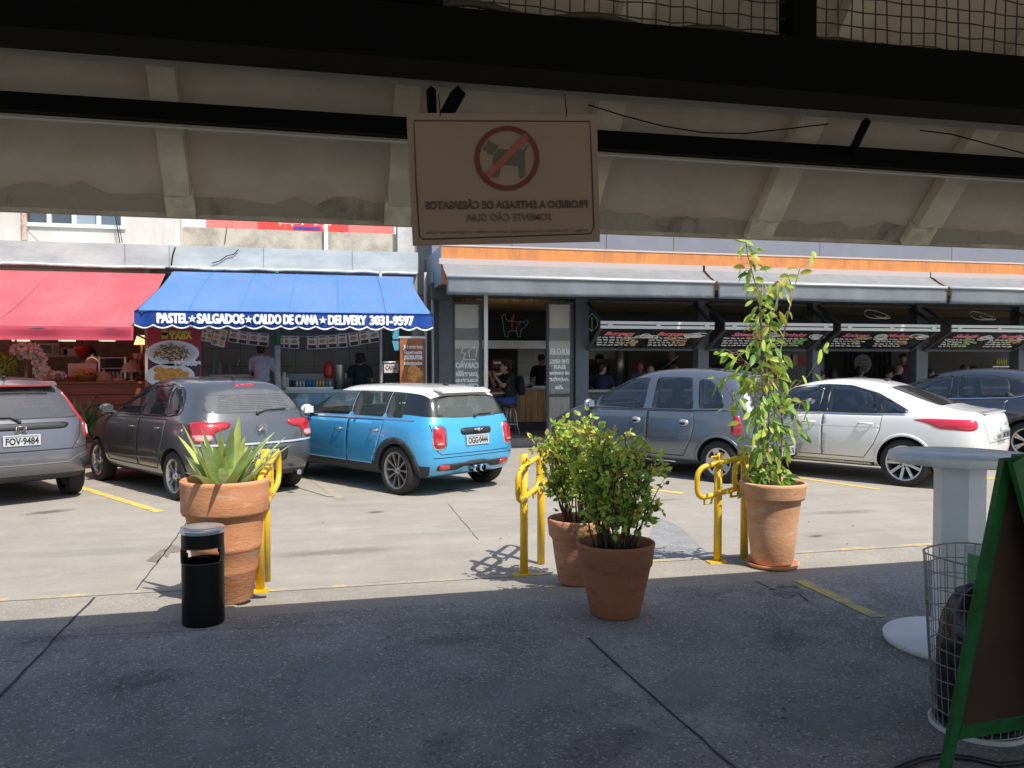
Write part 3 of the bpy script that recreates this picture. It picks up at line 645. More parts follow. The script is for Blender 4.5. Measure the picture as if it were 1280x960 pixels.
# folding windows
def folding(a_, b_, lab, sketches):
    w_ = thing('folding_window', lab, 'window', group='folding windows of the grill')
    Y0 = YF - .16; x0, x1 = xY(a_, Y0, 400), xY(b_, Y0, 400); pm = (a_ + b_) / 2
    zh = zY(740, 379, YF) ; YD = YF - 1.0
    zf = zY(760, 406, YD); zl = zY(745, 436.5, Y0)
    def bar(mb, p, q, r=.03): mb.tube([p, q], r * 1.3, 4)
    for nm, (za, ya), (zb_, yb), m_ in (('upper_frame', (zh, Y0), (zf + .045, YD), M_dgrey), ('lower_frame', (zf - .045, YD), (zl, Y0), M_dgrey)):
        mb = MB()
        for x in (x0 + .03, x1 - .03):
            d = Vector((0, yb - ya, zb_ - za)).normalized(); n_ = Vector((0, -d.z, d.y)) * .022
            mb.prism([Vector((x - .03, ya, za)) + n_, Vector((x + .03, ya, za)) + n_, Vector((x + .03, ya, za)) - n_, Vector((x - .03, ya, za)) - n_], (0, yb - ya, zb_ - za))
        top, bot = (ya, za), (yb, zb_)
        yy, zz = (top if nm == 'upper_frame' else bot); mb.box(x0 + .061, x1 - .061, yy - .03, yy + .03, zz - .03, zz + .03)
        mb.build(nm, M_dgrey, w_)
        MB().box(x0, x1, YD - .03, YD + .02, zf + (.012 if nm == 'upper_frame' else -.072), zf + (.072 if nm == 'upper_frame' else -.012)).build('fold_rail', M_alu, w_)
        mb = MB(); yq, zq = ya, za
        mb.prism([(x0 + .06, ya, za + .003), (x0 + .06, ya, za - .003), (x0 + .06, yb, zb_ - .003), (x0 + .06, yb, zb_ + .003)], (x1 - x0 - .12, 0, 0))
        pane = mb.build('pane', M_tint, w_)
        if nm == 'lower_frame':
            # painted lettering on the lower pane: pink titles with rows of white script
            ux = Vector((1, 0, 0)); uz = Vector((0, ya - yb, za - zb_)); H = uz.length; uz.normalize(); nn = ux.cross(uz)
            o3 = Vector((0, yb, zb_)) + uz * (H / 2)
            for si, (fx, pink, t_) in enumerate(sketches):
                xc = x0 + (x1 - x0) * fx
                Mx = Matrix.Translation(Vector((xc, o3.y, o3.z)) - nn * .0 + nn * .008) @ Matrix((( 1, 0, 0), (0, uz.y, nn.y), (0, uz.z, nn.z))).to_4x4()
                if pink:
                    text('title', t_, .2, mat('pink_paint', (.85, .22, .32), .7), w_, M=Mx @ Matrix.Translation((0, .22, 0)), mirror=False, bold=.008, width=.62, shear=.25, ext=.001)
                    rr = random.Random(si + int(a_)); mb = MB()
                    for r_ in range(4):
                        xx = -.42 + r_ * .03
                        while xx < .36:
                            l_ = rr.uniform(.05, .13); z_ = .06 - r_ * .105
                            pts = [Mx @ Vector((xx + l_ * k / 3, z_ + rr.uniform(-.015, .015), 0)) for k in range(4)]
                            mb.tube(pts, .013, 4); xx += l_ + .035
                    mb.build('script_line', mat('glass_white', (.88, .88, .85), .7), w_)
                else:
                    mb = MB(); rr = random.Random(si * 3 + int(a_))
                    for k in range(3):
                        cxx, czz = rr.uniform(-.12, .12), .16 + rr.uniform(-.07, .07); rx, rz_ = rr.uniform(.1, .2), rr.uniform(.04, .09)
                        mb.tube([Mx @ Vector((cxx + rx * math.cos(a), czz + rz_ * math.sin(a), 0)) for a in [i * math.pi / 6 for i in range(12)]], .011, 4, closed=True)
                    mb.build('food_drawing', mat('glass_white', (.88, .88, .85), .7), w_)
                    mb = MB()
                    for k in range(7): mb.ball(Mx @ Vector((rr.uniform(-.5, -.1), rr.uniform(-.22, .18), -.004)), (rr.uniform(.05, .10), .004, rr.uniform(.03, .06)), 8)
                    mb.build('food_picture', mat('menu_food%d' % (int(a_ + si) % 3), ((.20, .38, .06), (.52, .22, .06), (.45, .33, .16))[int(a_ + si) % 3], .7, var=.4, vscale=18), w_)
        else:
            if a_ > 1000:
                rr = random.Random(int(a_)); mb = MB(); xc = (x0 + x1) / 2
                d = Vector((0, yb - ya, zb_ - za)); c0 = Vector((xc, ya, za)) + d * .45; dn = d.normalized()
                mb.tube([c0 + Vector((1, 0, 0)) * (.28 * math.cos(a) ) + dn * (.22 * math.sin(a) + .06 * math.cos(2 * a)) for a in [i * math.pi / 8 for i in range(16)]], .012, 4, closed=True)
                mb.tube([c0 + Vector((1, 0, 0)) * (.14 * math.cos(a) + .1) + dn * (.12 * math.sin(a)) for a in [i * math.pi / 8 for i in range(10)]], .010, 4)
                mb.build('food_drawing', mat('glass_white', (.88, .88, .85), .7), w_)
    for f in (.08, .5, .93):
        x = x0 + (x1 - x0) * f; MB().box(x - .05, x + .05, YD - .045, YD - .031, zf - .03, zf + .03).build('hinge', M_alu, w_)
SK = [(.2, 1, 'Burgers'), (.46, 0, ''), (.66, 1, 'Burguer'), (.88, 0, '')]
folding(733, 869, 'first folding window right of the glass doors, above the man in navy', SK)
folding(882, 1011, 'second folding window, partly hidden behind the tall climbing plant', [(.24, 1, 'Steaks'), (.48, 0, ''), (.68, 1, 'Drinks'), (.9, 0, '')])
folding(1021, 1140, 'third folding window, above the round notice on the inner wall', [(.22, 1, 'Sobres'), (.46, 0, ''), (.66, 1, 'Molhos'), (.88, 0, '')])
folding(1154, 1267, 'fourth folding window, above the dark blue car', [(.24, 1, 'Salads'), (.48, 0, ''), (.72, 1, 'Parrilla'), (.93, 0, '')])
folding(1281, 1393, 'last folding window, cut off by the right edge of the photo', [(.24, 1, 'Carnes')])
# ---------------------------------------------------------------- awnings
def sheet_grid(x0, x1, prof, nx, fn=None, thick=.014):
    """fabric: profile [(y,z)...] swept along x, with fn(u,v,p)->p"""
    b_ = bmesh.new(); rows = []
    for j, (y, z) in enumerate(prof):
        row = []
        for i in range(nx + 1):
            p = Vector((x0 + (x1 - x0) * i / nx, y, z))
            if fn: p = fn(i / nx, j / (len(prof) - 1), p)
            row.append(b_.verts.new(p))
        rows.append(row)
    for A, B in zip(rows, rows[1:]):
        for i in range(nx): f = b_.faces.new((A[i], A[i + 1], B[i + 1], B[i])); f.smooth = True
    g_ = bmesh.ops.solidify(b_, geom=b_.faces[:], thickness=thick)
    me = bpy.data.meshes.new('fabric'); bmesh.ops.recalc_face_normals(b_, faces=b_.faces); b_.to_mesh(me); b_.free(); return me
# red awning (bakery)
YAw = 13.35
ra = thing('red_awning', 'plain faded red fabric awning over the bakery at the far left', 'awning')
zt_ = zY(110, 340, YF - .14); zfz = zY(90, 408, YAw); xr = xY(167, YAw, 408); xl = -14
prof = [(lerp(YF - .14, YAw, t), lerp(zt_, zfz, t) - .05 * math.sin(math.pi * t)) for t in [i / 14 for i in range(15)]]
def sag(u, v, p): p.z -= .03 * abs(math.sin(u * 14)) * math.sin(math.pi * v); return p
M_red = mat('red_awning_fabric', (.72, .18, .21), .85, col2=(.74, .27, .29), vscale=1.1, detail=8, stretch=(1, .35, 1), spec=.2)
link('canopy_fabric', sheet_grid(xl, xr, prof, 60, sag), ra, M_red, True)
zv = zY(90, 425, YAw - .02)
rr = random.Random(5)
def rip(u, v, p): p.y += .035 * math.sin(u * 95 + 3 * math.sin(u * 11)) * (.3 + v) ; return p
link('valance', sheet_grid(xl, xr + .001, [(YAw - .012, lerp(zfz - .002, zv, t)) for t in (0, .33, .66, 1)], 260, rip), ra, mat('red_valance_fabric', (.66, .10, .15), .8, spec=.2), True)
mb = MB(); mb.tube([(xl, YAw + .03, zfz - .03), (xr - .03, YAw + .03, zfz - .03)], .03, 8); mb.tube([(xr - .1, YAw, zfz - .04), (xr - .1, YF, zfz - .25)], .015, 6)
mb.build('front_bar', M_dgrey, ra)
for i in range(1, 12):
    x_ = xl + (xr - xl) * i / 12; MB().tube([(x_, y, z + .006) for y, z in prof], .006, 5).build('seam', M_red, ra)
# blue awning with lettering
ba_ = thing('blue_awning', 'blue fabric awning with white lettering and scalloped valance', 'awning')
xl0, xl1 = xY(215, YF - .14, 340), xY(168, YAw, 388); xr0, xr1 = xY(518, YF - .14, 345), xY(541, YAw, 392)
z0_, z1_ = zY(360, 341, YF - .14), zY(355, 390, YAw)
YM = lerp(YF - .14, YAw, .45)
def blue(u, v, p):
    p.x = lerp(lerp(xl0, xl1, v), lerp(xr0, xr1, v), u)
    e_ = min(u, 1 - u) * 9
    cut = (math.sin(math.pi * v) * .16) * max(0, 1 - e_) ** 2
    p.x += cut * (1 if u < .5 else -1) * .8
    p.z -= .025 * abs(math.sin(u * 7)) * math.sin(math.pi * v); return p
prof = [(lerp(YF - .14, YAw, t), lerp(z0_, z1_, t) + (.10 * math.sin(math.pi * t) * (1 if t < .5 else .9)) - .02) for t in [i / 16 for i in range(17)]]
M_bounce_grey = mat('awning_bounce_grey', (.30, .31, .32), .9)  # grey underside added so blue bounce light stays out of the snack bar
M_blue = mat('blue_awning_fabric', (.16, .37, .86), .8, col2=(.24, .42, .80), vscale=1.3, detail=8, stretch=(1, .35, 1), spec=.2)
o = link('canopy_fabric', sheet_grid(0, 1, prof, 90, blue), ba_, [M_blue, M_bounce_grey], True)
for p in o.data.polygons:
    if p.normal.z > .2: p.material_index = 1
for i in range(1, 6):
    MB().tube([blue(i / 6, j / 16, Vector((0, y, z + .012))) for j, (y, z) in enumerate(prof)], .005, 5).build('seam', mat('seam_blue', (.09, .24, .66), .8), ba_)
zv0, zv1 = z1_ - .004, zY(355, 411.5, YAw)
NS = 34
def fold_y(x):
    u = (x - xl1) / (xr1 - xl1); e_ = max(0, 1 - min(u, 1 - u) * 7)
    return YAw - .014 + (.010 * math.sin(u * 60) + .03 * e_ * math.sin(u * 70))
def val(u, v, p):
    p.x = lerp(xl1, xr1, u); p.y = fold_y(p.x) + .012 * v * math.sin(u * 41)
    scal = abs(math.sin(u * NS * math.pi / 2)) * .045
    p.z = lerp(zv0, zv1 + .045 - scal, v); return p
M_bluev = mat('blue_valance_fabric', (.045, .14, .55), .7, spec=.25)
link('valance', sheet_grid(0, 1, [(0, 0)] * 6, 340, val), ba_, M_bluev, True)
mb = MB(); mb.tube([(lerp(xl1, xr1, i / 340), fold_y(lerp(xl1, xr1, i / 340)) + .012 * math.sin(i / 340 * 41), zv1 + .045 - abs(math.sin(i / 340 * NS * math.pi / 2)) * .045) for i in range(341)], .013, 5)
mb.build('white_piping', mat('piping_white', (.8, .8, .8), .6), ba_)
mb = MB(); mb.tube([(xl1 + .03, YAw + .04, zv0 - .03), (xr1 - .03, YAw + .04, zv0 - .03)], .025, 8); mb.tube([(xl1 + .1, YAw, zv0 - .04), (xl1 + .35, YF, zv0 - .35)], .015, 6); mb.build('front_bar', M_dgrey, ba_)
zl_ = lerp(zv0, zv1, .46)
LET = mat('white_lettering', (.82, .82, .82), .6)
def onv(co): co.y = fold_y(co.x) + .012 * .5 * math.sin((co.x - xl1) / (xr1 - xl1) * 41) - .030 + (co.y - (YAw)) * .3; return co
for s_, p0, p1 in (('PASTEL', 197, 235), ('SALGADOS', 247, 305), ('CALDO DE CANA', 317, 397), ('DELIVERY', 410, 457), ('3031-9597', 462, 516)):
    xa, xb = xY(p0, YAw, 399), xY(p1, YAw, 399)
    text('lettering', s_, .20, LET, ba_, ((xa + xb) / 2, YAw, zl_), RX90, width=xb - xa, bold=.004, fn=onv, ext=.001, fat=.009)
for px in (241, 311, 403.5):
    c = Vector((xY(px, YAw, 399), 0, zl_)); pts = []
    for k in range(10):
        r_ = .065 if k % 2 == 0 else .026; a = math.pi / 2 + k * math.pi / 5; x_ = c.x + r_ * math.cos(a)
        pts.append((x_, fold_y(c.x) - .042, c.z + r_ * math.sin(a)))
    MB().prism(pts, (0, .012, 0)).build('star', LET, ba_)
# grey retractable awnings of the grill
M_grey_f = mat('grey_awning_fabric', (.42, .42, .42), .8, var=.08, vscale=3, spec=.2)
M_grey_v = mat('grey_valance_fabric', (.36, .39, .42), .8, var=.06, vscale=2, spec=.2)
YG = 14.35
def grey(p0, p1, lab, seed):
    t = thing('grey_awning', lab, 'awning', group='grey roll-out awnings of the grill')
    xa, xb = xY(p0, YG, 350), xY(p1, YG, 350)
    zc0 = zo0 - .01; za = zY(760, 336, YC - .12); zb_ = zY(700, 348, YG); zc_ = zY(700, 370, YG)
    rr = random.Random(seed); ph = rr.uniform(0, 6)
    mb = MB(); mb.box(xa - .05, xb + .05, YC - .16, YC - .002, zo0 - .10, zo0 + .005); mb.build('cassette', mat('cassette', (.48, .40, .38), .5), t)
    def wr(u, v, p):
        p.z += .02 * math.sin(u * 150 + 22 * v + ph + 5 * math.sin(u * 6)) * math.sin(math.pi * min(1, v * 1.0)) * (.2 + .8 * max(0, math.sin(u * 3.3 + ph * .5)))
        return p
    prof = [(lerp(YC - .1, YG, t_), lerp(zo0 - .06, zb_, t_) - .02 * math.sin(math.pi * t_)) for t_ in [i / 8 for i in range(9)]]
    link('canopy_fabric', sheet_grid(xa, xb, prof, 300, wr), t, M_grey_f, True)
    def vw(u, v, p): p.y += .02 * v * math.sin(u * 20 + ph) + .012 * v * math.sin(u * 63 + ph); p.z -= .015 * math.sin(u * 3 + ph) * v; return p
    link('valance', sheet_grid(xa, xb, [(YG - .035, lerp(zb_ - .03, zc_, q)) for q in (0, .25, .5, .75, 1)], 90, vw), t, M_grey_v, True)
    MB().tube([(xa, YG - .02, zb_ - .005), (xb, YG - .02, zb_ - .005)], .03, 8).build('front_bar', mat('bar_alu', (.62, .62, .62), .3, metal=.3), t)
    mb = MB()
    for x in (xa + .3, xb - .3): mb.tube([(x, YC, zo0 - .15), (x + .25, (YC + YG) / 2, zb_ - .05), (x, YG, zb_ - .03)], .02, 6)
    mb.build('folding_arm', M_dgrey, t)
grey(558, 893, 'first grey awning with wrinkled top, over the glass doors', 1)
grey(896.5, 1183, 'second grey awning, behind the climbing plant', 2)
grey(1187, 1460, 'third grey awning, running out of the photo at the right', 3)
# ================================================================ CARS
def paint(name, col, metal=.5, rough=.32, flake=.12):
    return mat(name, col, rough, metal, var=flake, vscale=220, coat=1.0, detail=1)
M_tyre = mat('tyre_rubber', (.022, .021, .02), .85, bump=.3, bscale=60)
M_well = mat('wheel_well', (.008, .008, .008), .95)
M_carglass = mat('car_glass', (.018, .024, .03), .03, spec=.9, alpha=.42)
M_rearglass = mat('rear_glass', (.06, .068, .078), .04, spec=.9, alpha=.55)
M_seat = mat('seat_cloth', (.045, .043, .042), .9, var=.2, vscale=12)
M_cabin = mat('cabin_trim', (.05, .05, .05), .85)
M_trim = mat('black_trim', (.02, .02, .021), .55)
M_chrome = mat('chrome', (.8, .8, .82), .12, metal=1.0)
M_seam = mat('panel_gap', (.012, .012, .014), .8)
M_lens = mat('red_lens', (.42, .010, .014), .12, coat=1.0, spec=.8)
M_lens2 = mat('light_lens', (.75, .30, .28), .15, coat=1.0)
M_orange = MATS['rusty_orange_cladding']
M_plate = mat('plate_grey', (.48, .49, .50), .5)
M_ink = mat('plate_ink', (.02, .02, .02), .6)
M_alloy = mat('alloy_silver', (.55, .55, .56), .3, metal=.8)
M_alloyd = mat('alloy_dark', (.12, .12, .125), .35, metal=.8)
def chaikin(p, n=2):
    for _ in range(n):
        q = []
        for i in range(len(p)):
            a, b = Vector(p[i]), Vector(p[(i + 1) % len(p)])
            q += [a.lerp(b, .25), a.lerp(b, .75)]
        p = q
    return [tuple(v) for v in p]
def inside(pt, poly):
    x, y = pt; c = False; n = len(poly)
    for i in range(n):
        x1, y1 = poly[i]; x2, y2 = poly[i - 1]
        if (y1 > y) != (y2 > y) and x < (x2 - x1) * (y - y1) / (y2 - y1) + x1: c = not c
    return c
def fillet(p, r=.05, n=4):
    q = []; N = len(p)
    for i in range(N):
        a, b, c = Vector(p[i - 1]), Vector(p[i]), Vector(p[(i + 1) % N])
        ra = min(r, (a - b).length * .45); rc = min(r, (c - b).length * .45)
        s, e = b + (a - b).normalized() * ra, b + (c - b).normalized() * rc
        for k in range(n + 1):
            t = k / n; q.append(tuple(s * (1 - t) ** 2 + b * 2 * t * (1 - t) + e * t * t))
    return q
class Body:
    def __init__(s, sp):
        s.wc = []; s.bands = []; s.sp = sp; n = len(sp['top']); W2 = sp['W'] / 2
        rows = 6; cm = sp.get('colw') or ([.90, .985] + [1] * (n - 4) + [.95, .80])
        rf = sp.get('rowf', [.90, .985, 1.0, .965, .90, .70])
        G = [[None] * rows for _ in range(n)]
        for i in range(n):
            xb = sp['xb'][i]; tx, tz, ty = sp['top'][i]
            for j in range(rows):
                if i == 0: x, z = sp['rear'][j]
                elif i == n - 1: x, z = sp['front'][j]
                else:
                    if j == 5: x, z = tx, tz
                    else:
                        zb_ = sp['belt'][i]; z = [sp.get('zs', .20), .40, .64, zb_, min(zb_ + .05, tz - .012)][j]; x = xb
                        if j == 4: x = xb * .8 + tx * .2
                        if j == 3: x = xb * .95 + tx * .05
                y = W2 * rf[j] * (cm[i] if j < 5 else 1)
                if j == 5: y = W2 * ty
                if j == 4: y = max(y, W2 * ty * .99) if tz - z < .1 else y
                G[i][j] = Vector((x, y, z))
        if 'tweak' in sp: sp['tweak'](G)
        b = bmesh.new(); fr = [1, .55, 0, -.55, -1]
        Lv = {}; Rv = {}
        for i in range(n):
            for j in range(rows):
                Lv[i, j] = b.verts.new(G[i][j]); g = G[i][j]; Rv[i, j] = b.verts.new((g.x, -g.y, g.z))
        gm = sp.get('glassrow_mat', 0)
        for i in range(n - 1):
            for j in range(rows - 1):
                f = b.faces.new((Lv[i, j], Lv[i, j + 1], Lv[i + 1, j + 1], Lv[i + 1, j])); h = b.faces.new((Rv[i, j], Rv[i + 1, j], Rv[i + 1, j + 1], Rv[i, j + 1]))
                if j == 4 and gm and i in sp['glass_cols']: f.material_index = h.material_index = gm
                if j == 0 and sp.get('sillmat'): f.material_index = h.material_index = sp['sillmat']
        loop = [(0, j) for j in range(rows)] + [(i, 5) for i in range(1, n)] + [(n - 1, j) for j in range(4, -1, -1)] + [(i, 0) for i in range(n - 2, 0, -1)]
        st = []
        for k, (i, j) in enumerate(loop):
            g = G[i][j]; r = [Lv[i, j]]
            for f in fr[1:-1]:
                q = (1 - f * f); p = Vector((g.x, g.y * f, g.z))
                if i == 0: p.x -= q * sp.get('bowr', [.02, .05, .06, .05, .05, .03])[j]
                if i == n - 1: p.x += q * sp.get('bowf', .16)
                if j == 5 and 0 < i < n - 1: p.z += q * (sp.get('crown', .035) if not (i in sp.get('flatcols', ())) else .02); p.x += q * (sp.get('wbow', .10) if i in sp.get('wscols', ()) else 0)
                if j == 5 and i == 0: p.z += q * .02
                if j == 0: p.z -= 0
                r.append(b.verts.new(p))
            r.append(Rv[i, j]); st.append(r)
        for k in range(len(st)):
            A, B = st[k], st[(k + 1) % len(st)]; (ia, ja), (ib, jb) = loop[k], loop[(k + 1) % len(st)]
            for q in range(4):
                f = b.faces.new((A[q], A[q + 1], B[q + 1], B[q]))
                if sp.get('roofmat') and ja == 5 and jb == 5 and ia in sp['roof_cols']: f.material_index = sp['roofmat']
                if sp.get('rearglassmat') and ia == 0 and ib == 0 and ja == 4: f.material_index = sp['rearglassmat']
        bmesh.ops.recalc_face_normals(b, faces=b.faces)
        me = bpy.data.meshes.new('body'); b.to_mesh(me); b.free()
        for m_ in sp['mats']: me.materials.append(m_)
        me.materials.append(M_well); s.wellidx = len(sp['mats'])
        o = link('body', me); md = o.modifiers.new('s', 'SUBSURF'); md.levels = md.render_levels = 3
        apply_mods(o)
        bb = [Vector(v.co) for v in o.data.vertices]; mnx, mxx = min(v.x for v in bb), max(v.x for v in bb); mz = max(v.z for v in bb); my = max(v.y for v in bb)
        for v in o.data.vertices:   # bring the smoothed shape back to the true outside measures
            v.co.x = (v.co.x - mnx) * sp['L'] / (mxx - mnx); v.co.y *= W2 / my
            v.co.z = sp.get('zs', .20) + (v.co.z - sp.get('zs', .20)) * (sp['H'] - sp.get('zs', .20)) / (mz - sp.get('zs', .20))
        b = bmesh.new(); b.from_mesh(o.data); s.bvh = BVHTree.FromBMesh(b); b.free()
        # wheel openings
        r = sp['r'] + sp.get('gap', .045)
        for xw in (sp['ro'], sp['ro'] + sp['wb']):
            for sd_ in (1, -1):
                mb = MB(); mb.lathe([(r * .98, W2 - .30), (r, W2 + .2)] if sd_ == 1 else [(r, -W2 - .2), (r * .98, -W2 + .30)], (xw, 0, sp['r'] + .005), 48, 'Y')
                c = mb.build('cut', M_well); md = o.modifiers.new('b', 'BOOLEAN'); md.operation = 'DIFFERENCE'; md.object = c; md.solver = 'EXACT'; md.material_mode = 'TRANSFER'
                s.__dict__.setdefault('cuts', []).append(c)
        apply_mods(o)
        for c in s.cuts: bpy.data.objects.remove(c)
        for p in o.data.polygons: p.use_smooth = True
        s.o = o; s.root = None
    def smooth_angle(s): pass
    def hit(s, u, z, d):
        """d: azimuth from which we look, in car space; (u,z) in the plane facing it"""
        dv, uv = d
        o = uv * u + Vector((0, 0, z)) + dv * 8 + s.org
        loc, nor, i, dist = s.bvh.ray_cast(o, -dv, 20)
        if loc is None:
            loc, nor, i, dist = s.bvh.find_nearest(uv * u + Vector((0, 0, z)) + s.org + dv * .6)
        return loc, nor
    org = Vector((0, 0, 0))
    def view(s, a):
        if a == 'left': return Vector((0, 1, 0)), Vector((1, 0, 0))
        if a == 'right': return Vector((0, -1, 0)), Vector((1, 0, 0))
        if a == 'rear': return Vector((-1, 0, 0)), Vector((0, 1, 0))
        if a == 'front': return Vector((1, 0, 0)), Vector((0, 1, 0))
        if isinstance(a, (int, float)):   # azimuth in degrees from the rear towards the left
            dv = Vector((-math.cos(R(a)), math.sin(R(a)), 0)); return dv, Vector((math.sin(R(a)), math.cos(R(a)), 0))
    def patch(s, name, pts, a, m, off=.003, bulge=0.0, rnd=2, grid=.045, parent=None, both=False, lip=True, holes=()):
        if a == 'top':
            d = (Vector((0, 0, 1)), None)
        else: d = s.view(a)
        P2 = fillet(pts) if rnd == 1 else chaikin(pts, rnd) if rnd else [tuple(p) for p in pts]
        # even outline
        out = []
        for i in range(len(P2)):
            p, q = Vector(P2[i]), Vector(P2[(i + 1) % len(P2)]); k = max(1, int((q - p).length / grid + .6))
            out += [tuple(p.lerp(q, t / k)) for t in range(k)]
        ol = []
        for p in out:
            if not ol or (Vector(p) - Vector(ol[-1])).length > .0015: ol.append(p)
        out = ol; n = len(out); xs = [p[0] for p in out]; ys = [p[1] for p in out]
        pts_ = [Vector(p) for p in out]; gx = min(xs) + grid * .5; bulk = []
        while gx < max(xs):
            gy = min(ys) + grid * .5
            while gy < max(ys):
                if inside((gx, gy), out) and min((Vector((gx, gy)) - Vector(o_)).length for o_ in out) > grid * .4: bulk.append(Vector((gx, gy)))
                gy += grid
            gx += grid
        hp_ = []; ed = [(i, (i + 1) % n) for i in range(n)]
        for h_ in holes:
            k0 = len(pts_) + len(hp_); hv = [Vector(p) for p in h_]; hp_ += hv; ed += [(k0 + i, k0 + (i + 1) % len(hv)) for i in range(len(hv))]
        bulk = [v for v in bulk if not any(inside((v.x, v.y), h_) or min((v - Vector(o_)).length for o_ in h_) < grid * .3 for h_ in holes)]
        V, E_, F_, *_ = geometry.delaunay_2d_cdt(pts_ + hp_ + bulk, ed, [], 0, 1e-5)
        def keep(f):
            c = sum((V[i] for i in f), Vector((0, 0))) / len(f); return inside((c.x, c.y), out) and not any(inside((c.x, c.y), h_) for h_ in holes)
        F_ = [f for f in F_ if keep(f)]
        b = bmesh.new(); vs_ = []
        for k, v in enumerate(V):
            if a == 'top':
                loc, nor, i_, _d = s.bvh.ray_cast(Vector((v.x, v.y, 5)), Vector((0, 0, -1)), 9)
                if loc is None: loc, nor, i_, _d = s.bvh.find_nearest(Vector((v.x, v.y, 1.5)))
            else: loc, nor = s.hit(v.x, v.y, d)
            dist = min((v - Vector(o_)).length for o_ in out) if bulge else 0
            of = off + (bulge * math.sqrt(min(1, dist / .05)) if bulge else 0)
            vs_.append(b.verts.new(loc + nor * of))
        rim = {i: None for i in range(n)}
        for f in F_:
            try: b.faces.new([vs_[i] for i in f])
            except ValueError: pass
        if lip:   # a short skirt down to the body so the panel has real thickness
            be = [e for e in b.edges if len(e.link_faces) == 1]
            g_ = bmesh.ops.extrude_edge_only(b, edges=be); nv = [x for x in g_['geom'] if isinstance(x, bmesh.types.BMVert)]
            for v in nv:
                loc, nor, *_ = s.bvh.find_nearest(v.co); v.co = loc - nor * .002
        bmesh.ops.recalc_face_normals(b, faces=b.faces)
        # make sure it looks outwards
        c0 = sum((f.normal for f in b.faces), Vector()); dv = d[0]
        if c0.dot(dv) < 0: bmesh.ops.reverse_faces(b, faces=b.faces)
        for f in b.faces: f.smooth = True
        me = bpy.data.meshes.new(name); b.to_mesh(me); b.free()
        o = link(name, me, parent or s.root, m)
        if both:
            me2 = me.copy()
            for v in me2.vertices: v.co.y *= -1
            me2.flip_normals(); me2.materials.clear()
            p2 = parent if isinstance(parent, bpy.types.Object) else s.root
            o2 = link(name, me2, p2, m); return o, o2
        return o
    def win(s, name, pts, a, m, off=.003, rnd=1, **kw):
        P2 = fillet(pts) if rnd == 1 else chaikin(pts, rnd) if rnd else [tuple(p) for p in pts]
        if a != 'right': s.wc.append((a, P2))
        return s.patch(name, P2, a, m, off=off, rnd=0, **kw)
    def band(s, pts, rnd=2):
        s.bands.append((pts, rnd))
    def finish(s):
        """hollow cabin, real window openings, seats"""
        sp = s.sp; W2 = sp['W'] / 2; t = sp['top']; cut = []
        hs = [p for a, p in s.wc if a == 'left']
        for pts, rnd in s.bands:
            for a in ('left', 'right'): s.patch('window_band', pts, a, M_gh, off=.002, rnd=rnd, holes=hs)
        zb_ = sp.get('cabz', .96); xr, xf = sp['cab'][0], sp['cab'][1]; zr = t[2][1] - .075
        def solid(A, Bq):   # two matching outlines (y<0 and y>0)
            b = bmesh.new(); a_ = [b.verts.new(p) for p in A]; c_ = [b.verts.new(p) for p in Bq]; b.faces.new(a_); b.faces.new(c_[::-1])
            for i in range(len(A)): b.faces.new((a_[i], c_[i], c_[(i + 1) % len(A)], a_[(i + 1) % len(A)]))
            bmesh.ops.recalc_face_normals(b, faces=b.faces); me = bpy.data.meshes.new('cut'); b.to_mesh(me); b.free(); o = link('cut', me, None, M_cabin); cut.append(o)
        yl, yr_ = W2 * .84, W2 * sp.get('cabtop', .57)
        lo_ = [(xr, .70), (xr, zb_), (xf, zb_), (xf, .70)]; solid([(x, -yl, z) for x, z in lo_], [(x, yl, z) for x, z in lo_])
        yy = lambda z: lerp(yl * .985, yr_, (z - zb_) / (zr - zb_))
        up = [(sp['cab'][0] + .01, zb_ - .03), (sp['cab'][2], zr), (sp['cab'][3], zr), (sp['cab'][1] - .01, zb_ - .03)]
        solid([(x, -yy(z), z) for x, z in up], [(x, yy(z), z) for x, z in up])
        for a, P2 in s.wc:
            if a == 'left': solid([(x, -W2 * 1.2, z) for x, z in P2], [(x, W2 * 1.2, z) for x, z in P2])
            elif a == 'rear': solid([(-.5, y, z) for y, z in P2], [(sp['cab'][2] + .25, y, z) for y, z in P2])
            elif a == 'front': solid([(sp['cab'][3] - .25, y, z) for y, z in P2], [(sp['L'] + .3, y, z) for y, z in P2])
            elif a == 'top': solid([(x, y, zb_ - .0) for x, y in P2], [(x, y, 2.2) for x, y in P2])
        cc = bpy.data.collections.new('cutters')
        for c in cut: cc.objects.link(c); COL.objects.unlink(c)
        md = s.o.modifiers.new('w', 'BOOLEAN'); md.operation = 'DIFFERENCE'; md.operand_type = 'COLLECTION'; md.collection = cc; md.solver = 'EXACT'; md.material_mode = 'TRANSFER'
        COL.children.link(cc); apply_mods(s.o); COL.children.unlink(cc)
        for c in cut: bpy.data.objects.remove(c)
        bpy.data.collections.remove(cc)
        # flat shading only where the openings were cut
        s.o.data.set_sharp_from_angle(angle=R(38)) if hasattr(s.o.data, 'set_sharp_from_angle') else None
        zs = zb_ - .26
        for x, yws in ((sp['cab'][3] - .18, (-.36, .36)), (sp['cab'][0] + .62 + sp.get('rs', 0), (-.38, .38))):
            for y in yws:
                mb = MB(); T = Matrix.Translation((x, y, zs)) @ Matrix.Rotation(R(-14), 4, 'Y')
                mb.box(-.06, .06, -.23, .23, 0, .40, M=T, bev=.03); mb.box(-.045, .045, -.12, .12, .43, .60, M=T, bev=.035); mb.box(-.012, .012, -.06, -.045, .38, .45, M=T); mb.box(-.012, .012, .045, .06, .38, .45, M=T)
                mb.build('seat', M_seat, s.root, True)
